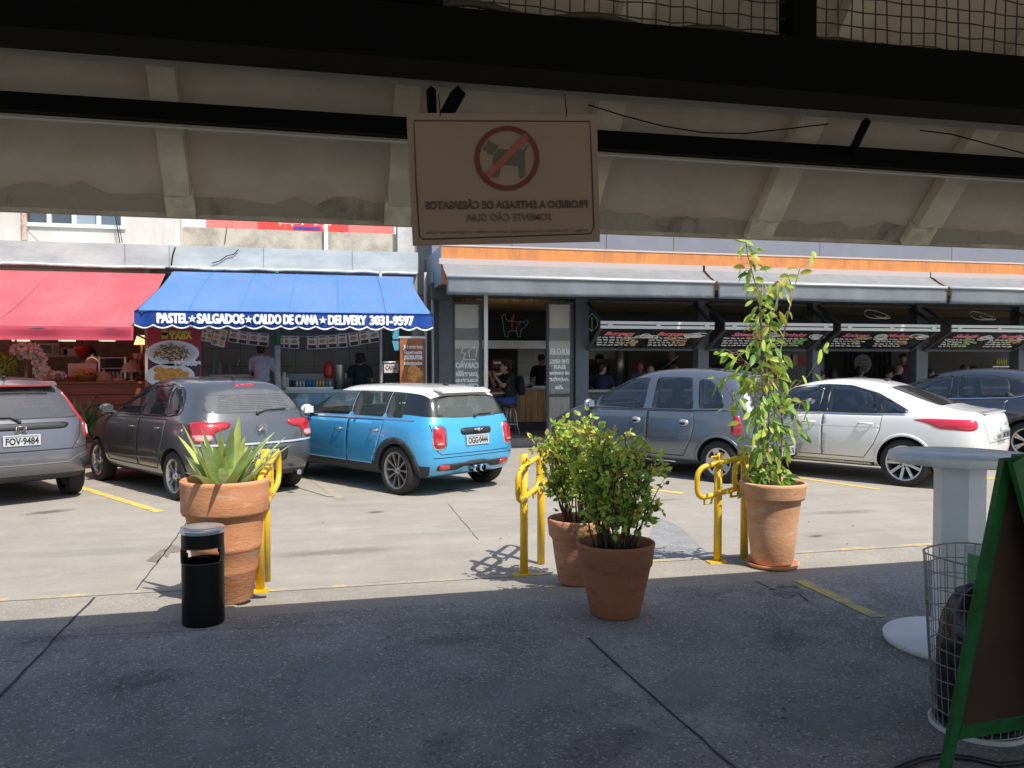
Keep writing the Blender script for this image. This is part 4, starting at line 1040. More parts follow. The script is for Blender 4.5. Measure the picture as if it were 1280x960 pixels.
        MB().box(sp['cab'][1] - .45, sp['cab'][1] - .02, -.60, .60, .80, zb_ - .03, bev=.03).build('dashboard', M_trim, s.root)
        mb = MB(); T = Matrix.Translation((sp['cab'][1] - .52, .34, zb_ - .06)) @ Matrix.Rotation(R(62), 4, 'Y'); mb.tube([T @ Vector((.18 * math.cos(a), .18 * math.sin(a), 0)) for a in [i * math.pi / 10 for i in range(20)]], .014, 6, closed=True); mb.build('steering_wheel', M_trim, s.root)
    def line(s, name, pts, a, w=.007, m=None, off=.0025, parent=None, both=False, closed=False):
        d = s.view(a); q = []
        for p, r_ in zip(pts, pts[1:]):
            p, r_ = Vector(p), Vector(r_); k = max(1, int((r_ - p).length / .03)); q += [p.lerp(r_, t / k) for t in range(k)]
        q.append(Vector(pts[-1])); b = bmesh.new(); prev = None
        for i, p in enumerate(q):
            t = (q[min(i + 1, len(q) - 1)] - q[max(0, i - 1)]).normalized(); nn = Vector((-t.y, t.x)) * w / 2
            L3, nl = s.hit(*(p + nn), d); R3, nr = s.hit(*(p - nn), d)
            cur = (b.verts.new(L3 + nl * off), b.verts.new(R3 + nr * off))
            if prev: b.faces.new((prev[0], cur[0], cur[1], prev[1])).smooth = True
            prev = cur
        me = bpy.data.meshes.new(name); b.to_mesh(me); b.free(); o = link(name, me, parent or s.root, m or M_seam)
        if both:
            me2 = me.copy()
            for v in me2.vertices: v.co.y *= -1
            me2.materials.clear(); link(name, me2, parent or s.root, m or M_seam)
        return o
def wheel(parent, x, y, r, w, side, style, am=M_alloy):
    """side +1: outer face towards +y"""
    wo_ = thing('wheel', None, None, (x, y, r)); wo_.parent = parent
    if side < 0: wo_.rotation_euler = (0, 0, math.pi)
    k = style
    if k['mesh'] is None:
        rr = r * k['rim']; mb = MB(); h = w / 2
        mb.lathe([(rr, -h * .9), (rr + .008, -h * .98), (r - .03, -h), (r - .008, -h * .86), (r, -h * .55), (r, h * .55), (r - .008, h * .86), (r - .03, h), (rr + .02, h * 1.0), (rr + .004, h * .96), (rr, h * .88)], n=56, axis='Y', cap=False)
        for q in range(4):    # tread grooves as thin dark rings are modelled as shallow steps
            pass
        tyre = mb.mesh('tyre')
        mb = MB(); rm = rr + .001
        mb.lathe([(rm, h * .90), (rm - .012, h * .93), (rm - .02, h * .86), (rm - .03, h * .3), (rm - .035, -h * .8)], n=48, axis='Y', cap=False)
        mb.mi = 1; mb.lathe([(rm - .035, -h * .2), (.001, -h * .2)], n=24, axis='Y', cap=False)   # dark drum behind the spokes
        mb.mi = 0; ns, pair, sw = k['n'], k['pair'], k['sw']; yf = h * .86
        for i in range(ns):
            for pr in ((-1, 1) if pair else (0,)):
                a0 = 2 * math.pi * i / ns + pr * pair * .5; a1 = a0 + pr * k.get('spread', 0)
                p0 = Vector((math.cos(a0) * .045, yf - .028, math.sin(a0) * .045)); p1 = Vector((math.cos(a1) * (rm - .01), yf - .004, math.sin(a1) * (rm - .01)))
                t = (p1 - p0).normalized(); sd_ = t.cross(Vector((0, 1, 0))).normalized(); q = []
                for p, ww in ((p0, sw * k.get('tap', .8)), (p1, sw)): q.append((p, ww))
                A = [q[0][0] + sd_ * q[0][1], q[0][0] - sd_ * q[0][1]]; B = [q[1][0] + sd_ * q[1][1], q[1][0] - sd_ * q[1][1]]
                dn = Vector((0, -.03, 0))
                v = [mb.b.verts.new(c) for c in (A[0], A[1], B[1], B[0], A[0] + dn, A[1] + dn, B[1] + dn, B[0] + dn)]
                for f in ((0, 1, 2, 3), (7, 6, 5, 4), (0, 4, 5, 1), (1, 5, 6, 2), (2, 6, 7, 3), (3, 7, 4, 0)): mb._set([mb.b.faces.new([v[z] for z in f])])
        mb.lathe([(.062, yf - .05), (.06, yf - .012), (.045, yf - .004), (.03, yf - .002), (.028, yf + .004), (.0005, yf + .006)], n=24, axis='Y')
        for i in range(5):
            a = 2 * math.pi * (i + .5) / 5; mb.mi = 1; mb.lathe([(.011, yf - .008), (.011, yf + .0), (.0005, yf)], (math.cos(a) * .047, .0, math.sin(a) * .047), 8, 'Y')
        k['mesh'] = (tyre, mb.mesh('rim'))
    t_, r_ = k['mesh']
    o = link('tyre', t_, wo_, M_tyre if not len(t_.materials) else None); o2 = link('rim', r_, wo_, [am, M_well] if not len(r_.materials) else None)
    return wo_
def four_wheels(B, style, am=M_alloy, inset=.018, w=.20):
    sp = B.sp
    for x in (sp['ro'], sp['ro'] + sp['wb']):
        for s_ in (1, -1): wheel(B.root, x, s_ * (sp['W'] / 2 - w / 2 - inset), sp['r'], w, s_, style, am)
def handle(B, parent, x, z, w=.16, m=None, cup=True, both=True):
    m = m or M_chrome
    loc, nor = B.hit(x, z, B.view('left'))
    for s_ in (1, -1):
        if cup:
            pts = [(x + .07 * math.cos(a), z - .008 + .032 * math.sin(a)) for a in [i * math.pi / 6 for i in range(12)]]
            B.patch('handle_cup', pts, 'left' if s_ == 1 else 'right', M_trim, off=.0035, rnd=0, grid=.03, parent=parent[0 if s_ == 1 else 1], lip=False) if cup == 2 else None
        mb = MB(); yy = abs(loc.y) + .004
        mb.tube([(x - w / 2, s_ * (yy - .006), z), (x - w / 2 + .015, s_ * (yy + .025), z + .001), (x, s_ * (yy + .033), z + .002), (x + w / 2 - .015, s_ * (yy + .025), z + .001), (x + w / 2, s_ * (yy - .006), z)], [.008, .013, .014, .013, .008], 8)
        mb.build('handle', m, parent[0 if s_ == 1 else 1])
def mirror(B, x, z, m, m2=None):
    loc, nor = B.hit(x, z, B.view('left'))
    for s_ in (1, -1):
        mb = MB(); c = Vector((x, s_ * (abs(loc.y) + .14), z + .03))
        mb.ball(c, (.055, .10, .075), 20); mb.mi = 1
        mb.tube([(x + .01, s_ * (abs(loc.y) - .02), z - .035), (x + .01, s_ * (abs(loc.y) + .08), z - .02)], [.035, .028], 10)
        mb.box(c.x - .060, c.x - .052, c.y - .075, c.y + .075, c.z - .05, c.z + .05, bev=.003)
        mb.build('wing_mirror', [m, m2 or M_trim], B.root)
def plate(B, x, y, z, s_, size=.11, tilt=0, w=.40, h=.13, a='rear', cover=True, mirrorx=False):
    pl = MB().box(-.004, .006, -w / 2, w / 2, -h / 2, h / 2, bev=.003).build('number_plate', M_plate, B.root)
    pl.location = (x, y, z); pl.rotation_euler = (0, tilt, 0)
    # lettering seen from behind the car (looking towards +x, so +y is on the left)
    M = Matrix.Translation((-.006, 0, -.012)) @ Matrix(((0, 0, -1, 0), (-1, 0, 0, 0), (0, 1, 0, 0), (0, 0, 0, 1)))
    text('plate_lettering', s_, size, M_ink, pl, M=M, ext=.001, bold=.003, width=w * .88)
    MB().box(-.007, -.0045, -w / 2 + .02, w / 2 - .02, h / 2 - .022, h / 2 - .01).build('plate_band', mat('plate_band', (.25, .26, .27), .6), pl)
    return pl
def wiper(B, pts, r=.008):
    q = [B.hit(u, z, B.view('rear')) for u, z in pts]; P3 = [l + n_ * (.02 if i else .012) for i, (l, n_) in enumerate(q)]
    mb = MB(); mb.tube(P3, [.014] + [r] * (len(P3) - 1), 6); mb.ball(P3[0], .022, 10); mb.build('rear_wiper', M_trim, B.root)
def place(root, B, px, py, head=None):
    """stands the car so that its rear left tyre meets the road where the photo shows it"""
    g_ = atZ(px, py, 0); h = HEAD if head is None else head; c, s_ = math.cos(h), math.sin(h)
    lx, ly = B.sp['ro'], B.sp['W'] / 2 - .06
    root.rotation_euler = (0, 0, h); root.location = (g_.x - (lx * c - ly * s_), g_.y - (lx * s_ + ly * c), 0)
HEAD = R(90 + 33)
def newcar(name, label, sp):
    t = thing(name, label, 'car', group='cars parked at an angle in front of the shops'); B = Body(sp); B.root = t; B.o.parent = t; return B
def arch_pts(xc, zc, r0, r1, a0, a1, n=14):
    A = [(xc + r1 * math.cos(R(a0 + (a1 - a0) * i / n)), zc + r1 * math.sin(R(a0 + (a1 - a0) * i / n))) for i in range(n + 1)]
    C = [(xc + r0 * math.cos(R(a0 + (a1 - a0) * i / n)), zc + r0 * math.sin(R(a0 + (a1 - a0) * i / n))) for i in range(n, -1, -1)]
    return A + C
# ---------------------------------------------------------------- small blue hatchback with white roof
P_blue = paint('blue_metallic', (.07, .42, .76), .3, .3)
P_whiteroof = paint('white_roof_paint', (.72, .71, .68), 0, .35, .02)
M_gh = mat('piano_black', (.012, .013, .015), .12, coat=1)
M_clad = mat('black_cladding', (.035, .035, .036), .7, bump=.1, bscale=80)
M_seatgl = mat('green_tinted_glass', (.10, .13, .115), .03, spec=.9, alpha=.28)
ST_mini = dict(mesh=None, rim=.76, n=10, pair=1, sw=.010, spread=.17, tap=.8)
B = newcar('parked_car', 'bright blue metallic hatchback with white roof and black wheel arches', dict(
    L=3.98, W=1.73, H=1.415, wb=2.57, ro=.66, r=.315, gap=.035, zs=.21, mats=[P_blue, M_gh, P_whiteroof, M_clad], sillmat=3,
    glassrow_mat=1, glass_cols=range(0, 6), roofmat=2, roof_cols=range(0, 5), rearglassmat=1,
    xb=[0, .35, .9, 1.4, 1.95, 2.55, 3.05, 3.5, 3.98],
    top=[(.24, 1.315, .69), (.45, 1.365, .72), (.95, 1.385, .735), (1.45, 1.39, .735), (1.95, 1.38, .73), (2.35, 1.345, .71), (2.98, .99, .78), (3.5, .91, .74), (3.86, .76, .62)],
    belt=[.93, .93, .925, .92, .915, .91, .90, .85, .70],
    rear=[(.12, .25), (.02, .38), (0, .60), (.05, .90), (.075, .955), (.24, 1.315)],
    front=[(3.92, .22), (3.98, .38), (3.98, .58), (3.93, .72), (3.90, .75), (3.86, .77)],
    rowf=[.93, .985, 1.0, .955, .90, .70], wscols=(5, 6), flatcols=(6, 7), crown=.03, cab=(.24, 2.80, .42, 2.24), cabz=.95))
# doors with their gaps
def door(B, pts, gap=.012, pm=None):
    B.line('door_gap', list(pts) + [pts[0]], 'left', .009, M_seam, .0022, both=True)
    d1, d2 = B.patch('door', [(x, z) for x, z in pts], 'left', pm or B.sp['mats'][0], off=.0016, rnd=0, grid=.05, both=True)
    return d1, d2
D1 = door(B, [(1.72, .36), (2.72, .36), (2.80, .45), (2.84, .93), (1.72, .94)])
D2 = door(B, [(1.705, .94), (.93, .95), (.98, .70), (1.06, .52), (1.16, .36), (1.705, .36)])
handle(B, D1, 1.90, .80); handle(B, D2, 1.08, .82)
for s_, a in ((1, 'left'), (-1, 'right')):
    B.win('side_window', [(1.74, .99), (2.80, .97), (2.72, 1.03), (2.36, 1.29), (2.28, 1.305), (1.74, 1.315)], a, M_seatgl, off=.003, rnd=1)
    B.win('side_window', [(1.66, .99), (1.66, 1.315), (1.06, 1.315), (1.0, 1.30), (.98, .99)], a, M_seatgl, off=.003, rnd=1)
    B.win('side_window', [(.92, .99), (.94, 1.305), (.66, 1.30), (.58, .99)], a, M_seatgl, off=.003, rnd=1)
    for x0, x1 in ((1.695, 1.70), (.945, .955)): B.line('chrome_strip', [(x0, .98), (x1, 1.32)], a, .012, M_alu, .004)
    B.line('chrome_strip', [(.36, .965), (1.4, .965), (2.9, .945)], a, .014, M_chrome, .004)
    for xw in (B.sp['ro'], B.sp['ro'] + B.sp['wb']):
        B.patch('arch_trim', arch_pts(xw, .32, .352, .425, -24, 204, 18), a, M_clad, off=.012, rnd=0, grid=.05)
B.win('rear_window', [(-.58, .995), (.58, .995), (.56, 1.08), (.50, 1.27), (-.50, 1.27), (-.56, 1.08)], 'rear', mat('pale_rear_glass', (.16, .175, .155), .05, spec=.9, alpha=.5), off=.004, rnd=2)
# roof spoiler over the rear window
mb = MB(); mb.prism([(.20, -.43, 1.312), (.20, .43, 1.312), (.36, .46, 1.350), (.36, -.46, 1.350)], (0, 0, .02)); mb.build('roof_spoiler', P_whiteroof, B.root)
for s_ in (1, -1):
    a = 22 * s_; c = .585 * s_ if s_ > 0 else -.585
    def rr_(w, h, z0): 
        return [(c + w * math.copysign(abs(math.cos(t)) ** .55, math.cos(t)), z0 + h * math.copysign(abs(math.sin(t)) ** .55, math.sin(t))) for t in [i * math.pi / 14 for i in range(28)]]
    az = 22 if s_ > 0 else -22
    def vw(B, az):
        return az
    B.patch('lamp_bezel', rr_(.105, .155, .755), az, M_chrome, off=.004, bulge=.008, rnd=0, grid=.03)
    tl = B.patch('tail_light', rr_(.088, .137, .755), az, M_lens, off=.010, bulge=.016, rnd=0, grid=.03)
    B.patch('reverse_lens', [(c - .045, .665), (c + .045, .665), (c + .045, .685), (c - .045, .685)], az, M_lens2, off=.031, rnd=0, parent=tl)
    B.patch('reflector', [(s_ * .44, .345), (s_ * .60, .345), (s_ * .61, .385), (s_ * .60, .41), (s_ * .45, .41)], 'rear', M_lens, off=.016, bulge=.01, rnd=1)
B.patch('bumper_insert', [(-.63, .40), (-.64, .335), (-.30, .325), (-.22, .37), (.22, .37), (.30, .325), (.64, .335), (.63, .40), (.60, .42), (.20, .42), (.14, .44), (-.14, .44), (-.20, .42), (-.60, .42)], 'rear', M_clad, off=.004, rnd=1)
B.line('bumper_gap', [(-.70, .50), (-.4, .505), (.4, .505), (.70, .50)], 'rear', .008)
B.line('hatch_gap', [(.70, .92), (.68, .62), (.60, .545), (-.60, .545), (-.68, .62), (-.70, .92)], 'rear', .008)
for y in (-.055, .055):
    mb = MB(); mb.lathe([(.040, -.08), (.046, -.07), (.046, .06), (.036, .06)], (.02, y, .335), 24, 'X', cap=False); mb.mi = 1; mb.lathe([(.038, 0), (.001, 0)], (.0, y, .335), 20, 'X', cap=False)
    mb.build('exhaust_tip', [M_chrome, M_well], B.root)
B.patch('plate_handle', [(-.27, .80), (-.24, .775), (.24, .775), (.27, .80), (.27, .845), (.24, .865), (-.24, .865), (-.27, .845)], 'rear', M_trim, off=.006, bulge=.022, rnd=1, grid=.03)
bd = MB(); bd.ball((-.028, 0, .838), (.012, .028, .022), 12); bd.tube([(-.026, .03, .838), (-.022, .08, .846)], .010, 6); bd.tube([(-.026, -.03, .838), (-.022, -.08, .846)], .010, 6); bd.build('winged_badge', M_chrome, B.root)
plate(B, -.004, 0, .705, 'OGG·0444', tilt=R(4))
wiper(B, [(-.02, 1.0), (-.10, 1.025), (-.33, 1.02)])
mb = MB(); mb.ball((.62, .0, 1.41), (.05, .03, .025), 10); mb.tube([(.62, 0, 1.41), (.50, 0, 1.47)], .004, 5); mb.build('antenna', M_trim, B.root)
B.win('windscreen', [(-.62, 1.05), (.62, 1.05), (.54, 1.30), (-.54, 1.30)], 'front', M_seatgl, off=.003)
B.finish()
mirror(B, 2.62, 1.0, paint('mirror_white', (.68, .68, .66), 0, .3, .02))
four_wheels(B, ST_mini, mat('alloy_grey', (.36, .35, .34), .35, metal=.7), inset=.012, w=.21)
place(B.root, B, 497, 618)
mini_root = B.root
# ---------------------------------------------------------------- dark grey hatchback
P_dgrey = paint('dark_grey_metallic', (.14, .143, .147), .6, .28)
ST5 = dict(mesh=None, rim=.70, n=5, pair=1, sw=.026, spread=.10, tap=.7)
B = newcar('parked_car', 'dark grey hatchback with big red tail lights, between the silver-grey and blue cars', dict(
    L=3.94, W=1.73, H=1.52, wb=2.46, ro=.70, r=.305, gap=.04, zs=.20, mats=[P_dgrey, M_gh],
    xb=[0, .35, .9, 1.4, 1.9, 2.5, 3.05, 3.5, 3.94],
    top=[(.36, 1.39, .62), (.60, 1.455, .67), (1.0, 1.49, .70), (1.5, 1.50, .71), (1.95, 1.47, .70), (2.35, 1.37, .68), (3.05, 1.02, .76), (3.5, .93, .72), (3.84, .78, .60)],
    belt=[.99, .99, .98, .965, .95, .935, .92, .86, .70],
    rear=[(.12, .27), (.01, .42), (0, .64), (.09, .97), (.13, 1.03), (.36, 1.39)],
    front=[(3.88, .22), (3.94, .38), (3.94, .58), (3.90, .72), (3.87, .76), (3.84, .79)],
    rowf=[.90, .985, 1.0, .965, .90, .70], wscols=(5, 6), flatcols=(6, 7), crown=.04, cab=(.34, 2.85, .60, 2.28), cabz=1.0))
D1 = door(B, [(1.74, .36), (2.70, .36), (2.86, .60), (2.84, .95), (1.74, .98)])
D2 = door(B, [(1.725, .98), (.90, .99), (.96, .72), (1.06, .52), (1.14, .36), (1.725, .36)])
handle(B, D1, 1.92, .86, m=P_dgrey); handle(B, D2, 1.12, .88, m=P_dgrey)
for s_, a in ((1, 'left'), (-1, 'right')):
    B.band([(2.98, 1.0), (2.62, 1.23), (2.30, 1.38), (1.9, 1.43), (1.3, 1.445), (.85, 1.40), (.66, 1.25), (.60, 1.08), (.72, 1.03), (1.7, 1.0)], 2) if a == 'left' else None
    B.win('side_window', [(2.88, 1.02), (2.56, 1.22), (2.26, 1.355), (1.80, 1.40), (1.80, 1.02)], a, M_carglass, off=.005, rnd=1)
    B.win('side_window', [(1.71, 1.025), (1.71, 1.40), (1.22, 1.41), (1.12, 1.30), (1.06, 1.035)], a, M_carglass, off=.005, rnd=1)
    B.win('side_window', [(.98, 1.05), (1.08, 1.38), (.90, 1.35), (.74, 1.22), (.70, 1.08)], a, M_carglass, off=.005, rnd=1)
    B.line('lower_crease', [(1.1, .50), (2.0, .46), (2.75, .44)], a, .02, mat('door_rubber', (.20, .19, .17), .4), .006)
rw = B.win('rear_window', [(-.60, 1.08), (.60, 1.08), (.66, 1.12), (.53, 1.37), (-.53, 1.37), (-.66, 1.12)], 'rear', mat('sky_grey_rear_glass', (.20, .205, .21), .06, spec=.9, alpha=.6), off=.004, rnd=2)  # pale grey base stands in for the sky mirrored in the glass
for k in range(9): B.line('demister_line', [(-.5 + .01 * k, 1.12 + .022 * k), (.5 - .01 * k, 1.12 + .022 * k)], 'rear', .003, M_trim, .006, parent=rw) if k < 9 else None
B.patch('high_brake_light', [(-.14, 1.405), (.14, 1.405), (.14, 1.43), (-.14, 1.43)], 'rear', M_lens, off=.006, rnd=0)
for s_ in (1, -1):
    tl = B.patch('tail_light', [(s_ * .38, .975), (s_ * .84, .99), (s_ * .88, .93), (s_ * .83, .74), (s_ * .62, .73), (s_ * .57, .86), (s_ * .40, .905)], 28 * s_, M_lens, off=.006, bulge=.018, rnd=1, grid=.035)
    B.patch('reverse_lens', [(s_ * .60, .755), (s_ * .80, .76), (s_ * .82, .83), (s_ * .59, .83)], 28 * s_, M_lens2, off=.028, rnd=1, parent=tl)
B.line('chrome_strip', [(-.80, .715), (-.4, .70), (.4, .70), (.80, .715)], 'rear', .022, M_alu, .008)
B.line('hatch_gap', [(.66, 1.05), (.60, .80), (.58, .68), (-.58, .68), (-.60, .80), (-.66, 1.05)], 'rear', .008)
B.patch('plate_recess', [(-.34, .46), (.34, .46), (.36, .64), (-.36, .64)], 'rear', M_trim, off=.003, rnd=1)
B.patch('lower_valance', [(-.70, .27), (.70, .27), (.74, .33), (-.74, .33)], 'rear', M_clad, off=.006, rnd=1)
plate(B, -.036, 0, .55, 'FBC·7878')
mb = MB()
for dz in (0, .05):
    mb.prism([(.018, .055, .842 + dz), (.018, .0, .885 + dz), (.018, -.055, .842 + dz), (.018, -.055, .862 + dz), (.018, 0, .908 + dz), (.018, .055, .862 + dz)], (-.014, 0, 0))
o = mb.build('chevron_badge', M_chrome, B.root); o.location = (-.012, 0, .0)
wiper(B, [(0, 1.06), (-.12, 1.095), (-.42, 1.10)])
mb = MB(); mb.lathe([(.035, -.05), (.035, .04), (.028, .04)], (.03, -.5, .29), 18, 'X', cap=False); mb.build('exhaust_tip', M_chrome, B.root)
mb = MB(); mb.ball((.75, 0, 1.52), (.04, .025, .02), 10); mb.tube([(.75, 0, 1.52), (.58, 0, 1.74)], [.006, .003], 6); mb.build('antenna', M_trim, B.root)
B.win('windscreen', [(-.62, 1.08), (.62, 1.08), (.52, 1.36), (-.52, 1.36)], 'front', M_carglass, off=.003)
B.finish()
mirror(B, 2.72, 1.03, P_dgrey)
four_wheels(B, ST5, w=.19)
place(B.root, B, 220, 625)
c3_root = B.root
# ---------------------------------------------------------------- grey-violet hatchback at the left edge
P_viol = paint('violet_grey_metallic', (.165, .16, .175), .55, .28)
B = newcar('parked_car', 'violet-grey hatchback cut off by the left edge, its number plate showing', dict(
    L=4.0, W=1.70, H=1.53, wb=2.53, ro=.68, r=.30, gap=.04, zs=.24, mats=[P_viol, M_gh],
    xb=[0, .35, .9, 1.4, 1.9, 2.5, 3.05, 3.5, 4.0],
    top=[(.30, 1.42, .64), (.55, 1.475, .68), (1.0, 1.50, .70), (1.5, 1.51, .71), (1.95, 1.49, .70), (2.35, 1.39, .68), (3.15, 1.03, .76), (3.6, .93, .72), (3.88, .78, .60)],
    belt=[.97, .98, .98, .965, .95, .935, .92, .86, .70],
    rear=[(.14, .29), (.0, .40), (0.02, .62), (.10, .96), (.14, 1.02), (.30, 1.42)],
    front=[(3.94, .22), (4.0, .38), (4.0, .58), (3.96, .72), (3.93, .76), (3.88, .79)],
    rowf=[.90, .985, 1.0, .975, .92, .70], wscols=(5, 6), flatcols=(6, 7), crown=.04, cab=(.32, 2.92, .52, 2.28), cabz=1.0))
D1 = door(B, [(1.74, .36), (2.70, .36), (2.86, .60), (2.84, .95), (1.74, .98)])
D2 = door(B, [(1.725, .98), (.90, .99), (.96, .72), (1.06, .52), (1.14, .36), (1.725, .36)])
handle(B, D1, 1.92, .86, m=P_viol); handle(B, D2, 1.12, .88, m=P_viol)
for a in ('left', 'right'):
    B.band([(2.98, 1.0), (2.62, 1.23), (2.30, 1.38), (1.9, 1.43), (1.3, 1.445), (.85, 1.40), (.66, 1.20), (.72, 1.05), (1.7, 1.0)], 2) if a == 'left' else None
    B.win('side_window', [(2.88, 1.02), (2.56, 1.22), (2.26, 1.355), (1.80, 1.40), (1.80, 1.02)], a, M_carglass, off=.005, rnd=1)
    B.win('side_window', [(1.71, 1.025), (1.71, 1.40), (1.22, 1.41), (.95, 1.38), (.80, 1.2), (.82, 1.06)], a, M_carglass, off=.005, rnd=1)
B.win('rear_window', [(-.66, 1.03), (.66, 1.03), (.70, 1.06), (.55, 1.385), (-.55, 1.385), (-.70, 1.06)], 'rear', mat('striped_rear_glass', (.13, .13, .14), .06, spec=.9, alpha=.62), off=.004, rnd=1)
mb = MB(); mb.prism([(.25, -.46, 1.425), (.25, .46, 1.425), (.46, .50, 1.462), (.46, -.50, 1.462)], (0, 0, .016)); mb.build('roof_spoiler', P_viol, B.root)
MB().box(.205, .23, -.36, .36, 1.420, 1.440, bev=.004).build('high_brake_light', M_lens, B.root)
for s_ in (1, -1):
    B.patch('pillar_lamp', [(s_ * .70, 1.06), (s_ * .62, 1.36), (s_ * .65, 1.37), (s_ * .80, 1.05), (s_ * .92, .96), (s_ * .78, .93)], 20 * s_, M_lens, off=.005, bulge=.008, rnd=1, grid=.03)
    tl = B.patch('tail_light', [(s_ * .745, .98), (s_ * .93, .965), (s_ * .95, .86), (s_ * .90, .775), (s_ * .75, .76), (s_ * .73, .85)], 25 * s_, M_lens, off=.008, bulge=.016, rnd=1, grid=.03)
    B.patch('reverse_lens', [(s_ * .765, .80), (s_ * .85, .80), (s_ * .87, .93), (s_ * .765, .93)], 25 * s_, mat('clear_lens', (.75, .72, .72), .15, coat=1), off=.027, rnd=1, parent=tl)
    B.patch('bumper_grille', [(s_ * .60, .55), (s_ * .86, .60), (s_ * .86, .46), (s_ * .68, .44)], 20 * s_, M_clad, off=.004, rnd=1)
    B.line('bumper_crease', [(s_ * .9, .645), (s_ * .6, .56), (s_ * .5, .50), (0, .50)], 12 * s_, .014, paint('violet_light', (.27, .265, .28), .5, .3), .006)
B.line('hatch_gap', [(.70, 1.0), (.66, .80), (.56, .66), (-.56, .66), (-.66, .80), (-.70, 1.0)], 'rear', .008)
B.line('bumper_gap', [(.84, .70), (.60, .655), (-.60, .655), (-.84, .70)], 'rear', .008)
B.patch('plate_trim', [(-.50, .905), (.50, .905), (.56, .96), (.50, .985), (-.50, .985), (-.56, .96)], 'rear', M_trim, off=.004, bulge=.01, rnd=1)
B.patch('lower_valance', [(-.72, .30), (.72, .30), (.76, .36), (-.76, .36)], 'rear', M_clad, off=.006, rnd=1)
bd = MB()
for y in (-.032, .032): bd.box(.028, .038, y - .008, y + .008, .87, .945)
bd.box(.0285, .0375, -.03, .03, .90, .914)
for p0, p1 in (((.03, -.055, .86), (.03, -.05, .955)), ((.03, .055, .86), (.03, .05, .955)), ((.03, -.05, .955), (.03, .05, .955)), ((.03, -.055, .86), (.03, .055, .86))): bd.tube([p0, p1], .005, 6)
o = bd.build('letter_badge', M_chrome, B.root); o.location = (.015, 0, .0)
plate(B, .018, 0, .79, 'FOV·9484')
wiper(B, [(0, 1.0), (.10, 1.055), (.45, 1.06)])
text('sticker', 'Da Matriz', .05, mat('sticker_white', (.75, .75, .75), .6), B.root, M=Matrix.Translation((.205, .35, 1.335)) @ Matrix(((0, 0, -1, 0), (-1, 0, 0, 0), (0, 1, 0, 0), (0, 0, 0, 1))), ext=.001, bold=.002)
mb = MB(); mb.ball((.70, 0, 1.53), (.04, .025, .02), 10); mb.tube([(.70, 0, 1.53), (.62, 0, 1.70)], [.006, .003], 6); mb.build('antenna', M_trim, B.root)
B.win('windscreen', [(-.62, 1.08), (.62, 1.08), (.52, 1.37), (-.52, 1.37)], 'front', M_carglass, off=.003)
B.finish()
mirror(B, 2.76, 1.03, P_viol)
four_wheels(B, dict(mesh=None, rim=.70, n=8, pair=0, sw=.022, tap=.8), w=.19)
g_ = atZ(89, 617, 0); h = HEAD; c, s_ = math.cos(h), math.sin(h); lx, ly = .68, -(B.sp['W'] / 2 - .10)
B.root.rotation_euler = (0, 0, h); B.root.location = (g_.x - (lx * c - ly * s_), g_.y - (lx * s_ + ly * c), 0)
fit_root = B.root
# ---------------------------------------------------------------- blue-grey compact van
P_bg = paint('bluegrey_metallic', (.15, .175, .215), .55, .32)
B = newcar('parked_car', 'tall blue-grey compact van behind the bush and the climbing plant', dict(
    L=4.05, W=1.69, H=1.62, wb=2.63, ro=.62, r=.30, gap=.045, zs=.22, mats=[P_bg, M_gh],
    xb=[0, .35, .85, 1.4, 1.95, 2.55, 3.1, 3.55, 4.05],
    top=[(.34, 1.47, .64), (.60, 1.545, .69), (1.0, 1.585, .72), (1.5, 1.60, .73), (2.0, 1.565, .72), (2.42, 1.45, .70), (3.28, 1.02, .76), (3.65, .93, .72), (3.93, .78, .60)],
    belt=[.98, .985, .98, .965, .95, .935, .92, .86, .70],
    rear=[(.10, .27), (.0, .40), (.0, .62), (.09, .97), (.12, 1.03), (.34, 1.47)],
    front=[(3.99, .22), (4.05, .38), (4.05, .58), (4.01, .72), (3.97, .76), (3.93, .79)],
    rowf=[.91, .985, 1.0, .98, .93, .72], wscols=(5, 6), flatcols=(6, 7), crown=.035, cab=(.32, 3.02, .58, 2.34), cabz=1.0))
D1 = door(B, [(1.83, .34), (2.86, .34), (2.98, .60), (2.94, .96), (1.83, .98)])
D2 = door(B, [(1.815, .98), (1.02, .99), (1.0, .80), (1.06, .58), (1.20, .34), (1.815, .34)])
M_hs = mat('handle_silver', (.50, .52, .54), .3, metal=.6)
for hx, DD in ((2.02, D1), (1.18, D2)):
    for s_, a, d_ in ((1, 'left', 0), (-1, 'right', 1)):
        B.patch('handle', [(hx + .085 * math.cos(t), .83 + .05 * math.sin(t)) for t in [i * math.pi / 8 for i in range(16)]], a, M_hs, off=.004, bulge=.022, rnd=0, grid=.03, parent=DD[d_])
        B.patch('handle_cup', [(hx + .05 * math.cos(t), .815 + .022 * math.sin(t)) for t in [i * math.pi / 8 for i in range(16)]], a, M_trim, off=.029, rnd=0, grid=.03, parent=DD[d_], lip=False)
M_blgl = mat('blue_tinted_glass', (.03, .045, .07), .03, spec=.8, alpha=.55)
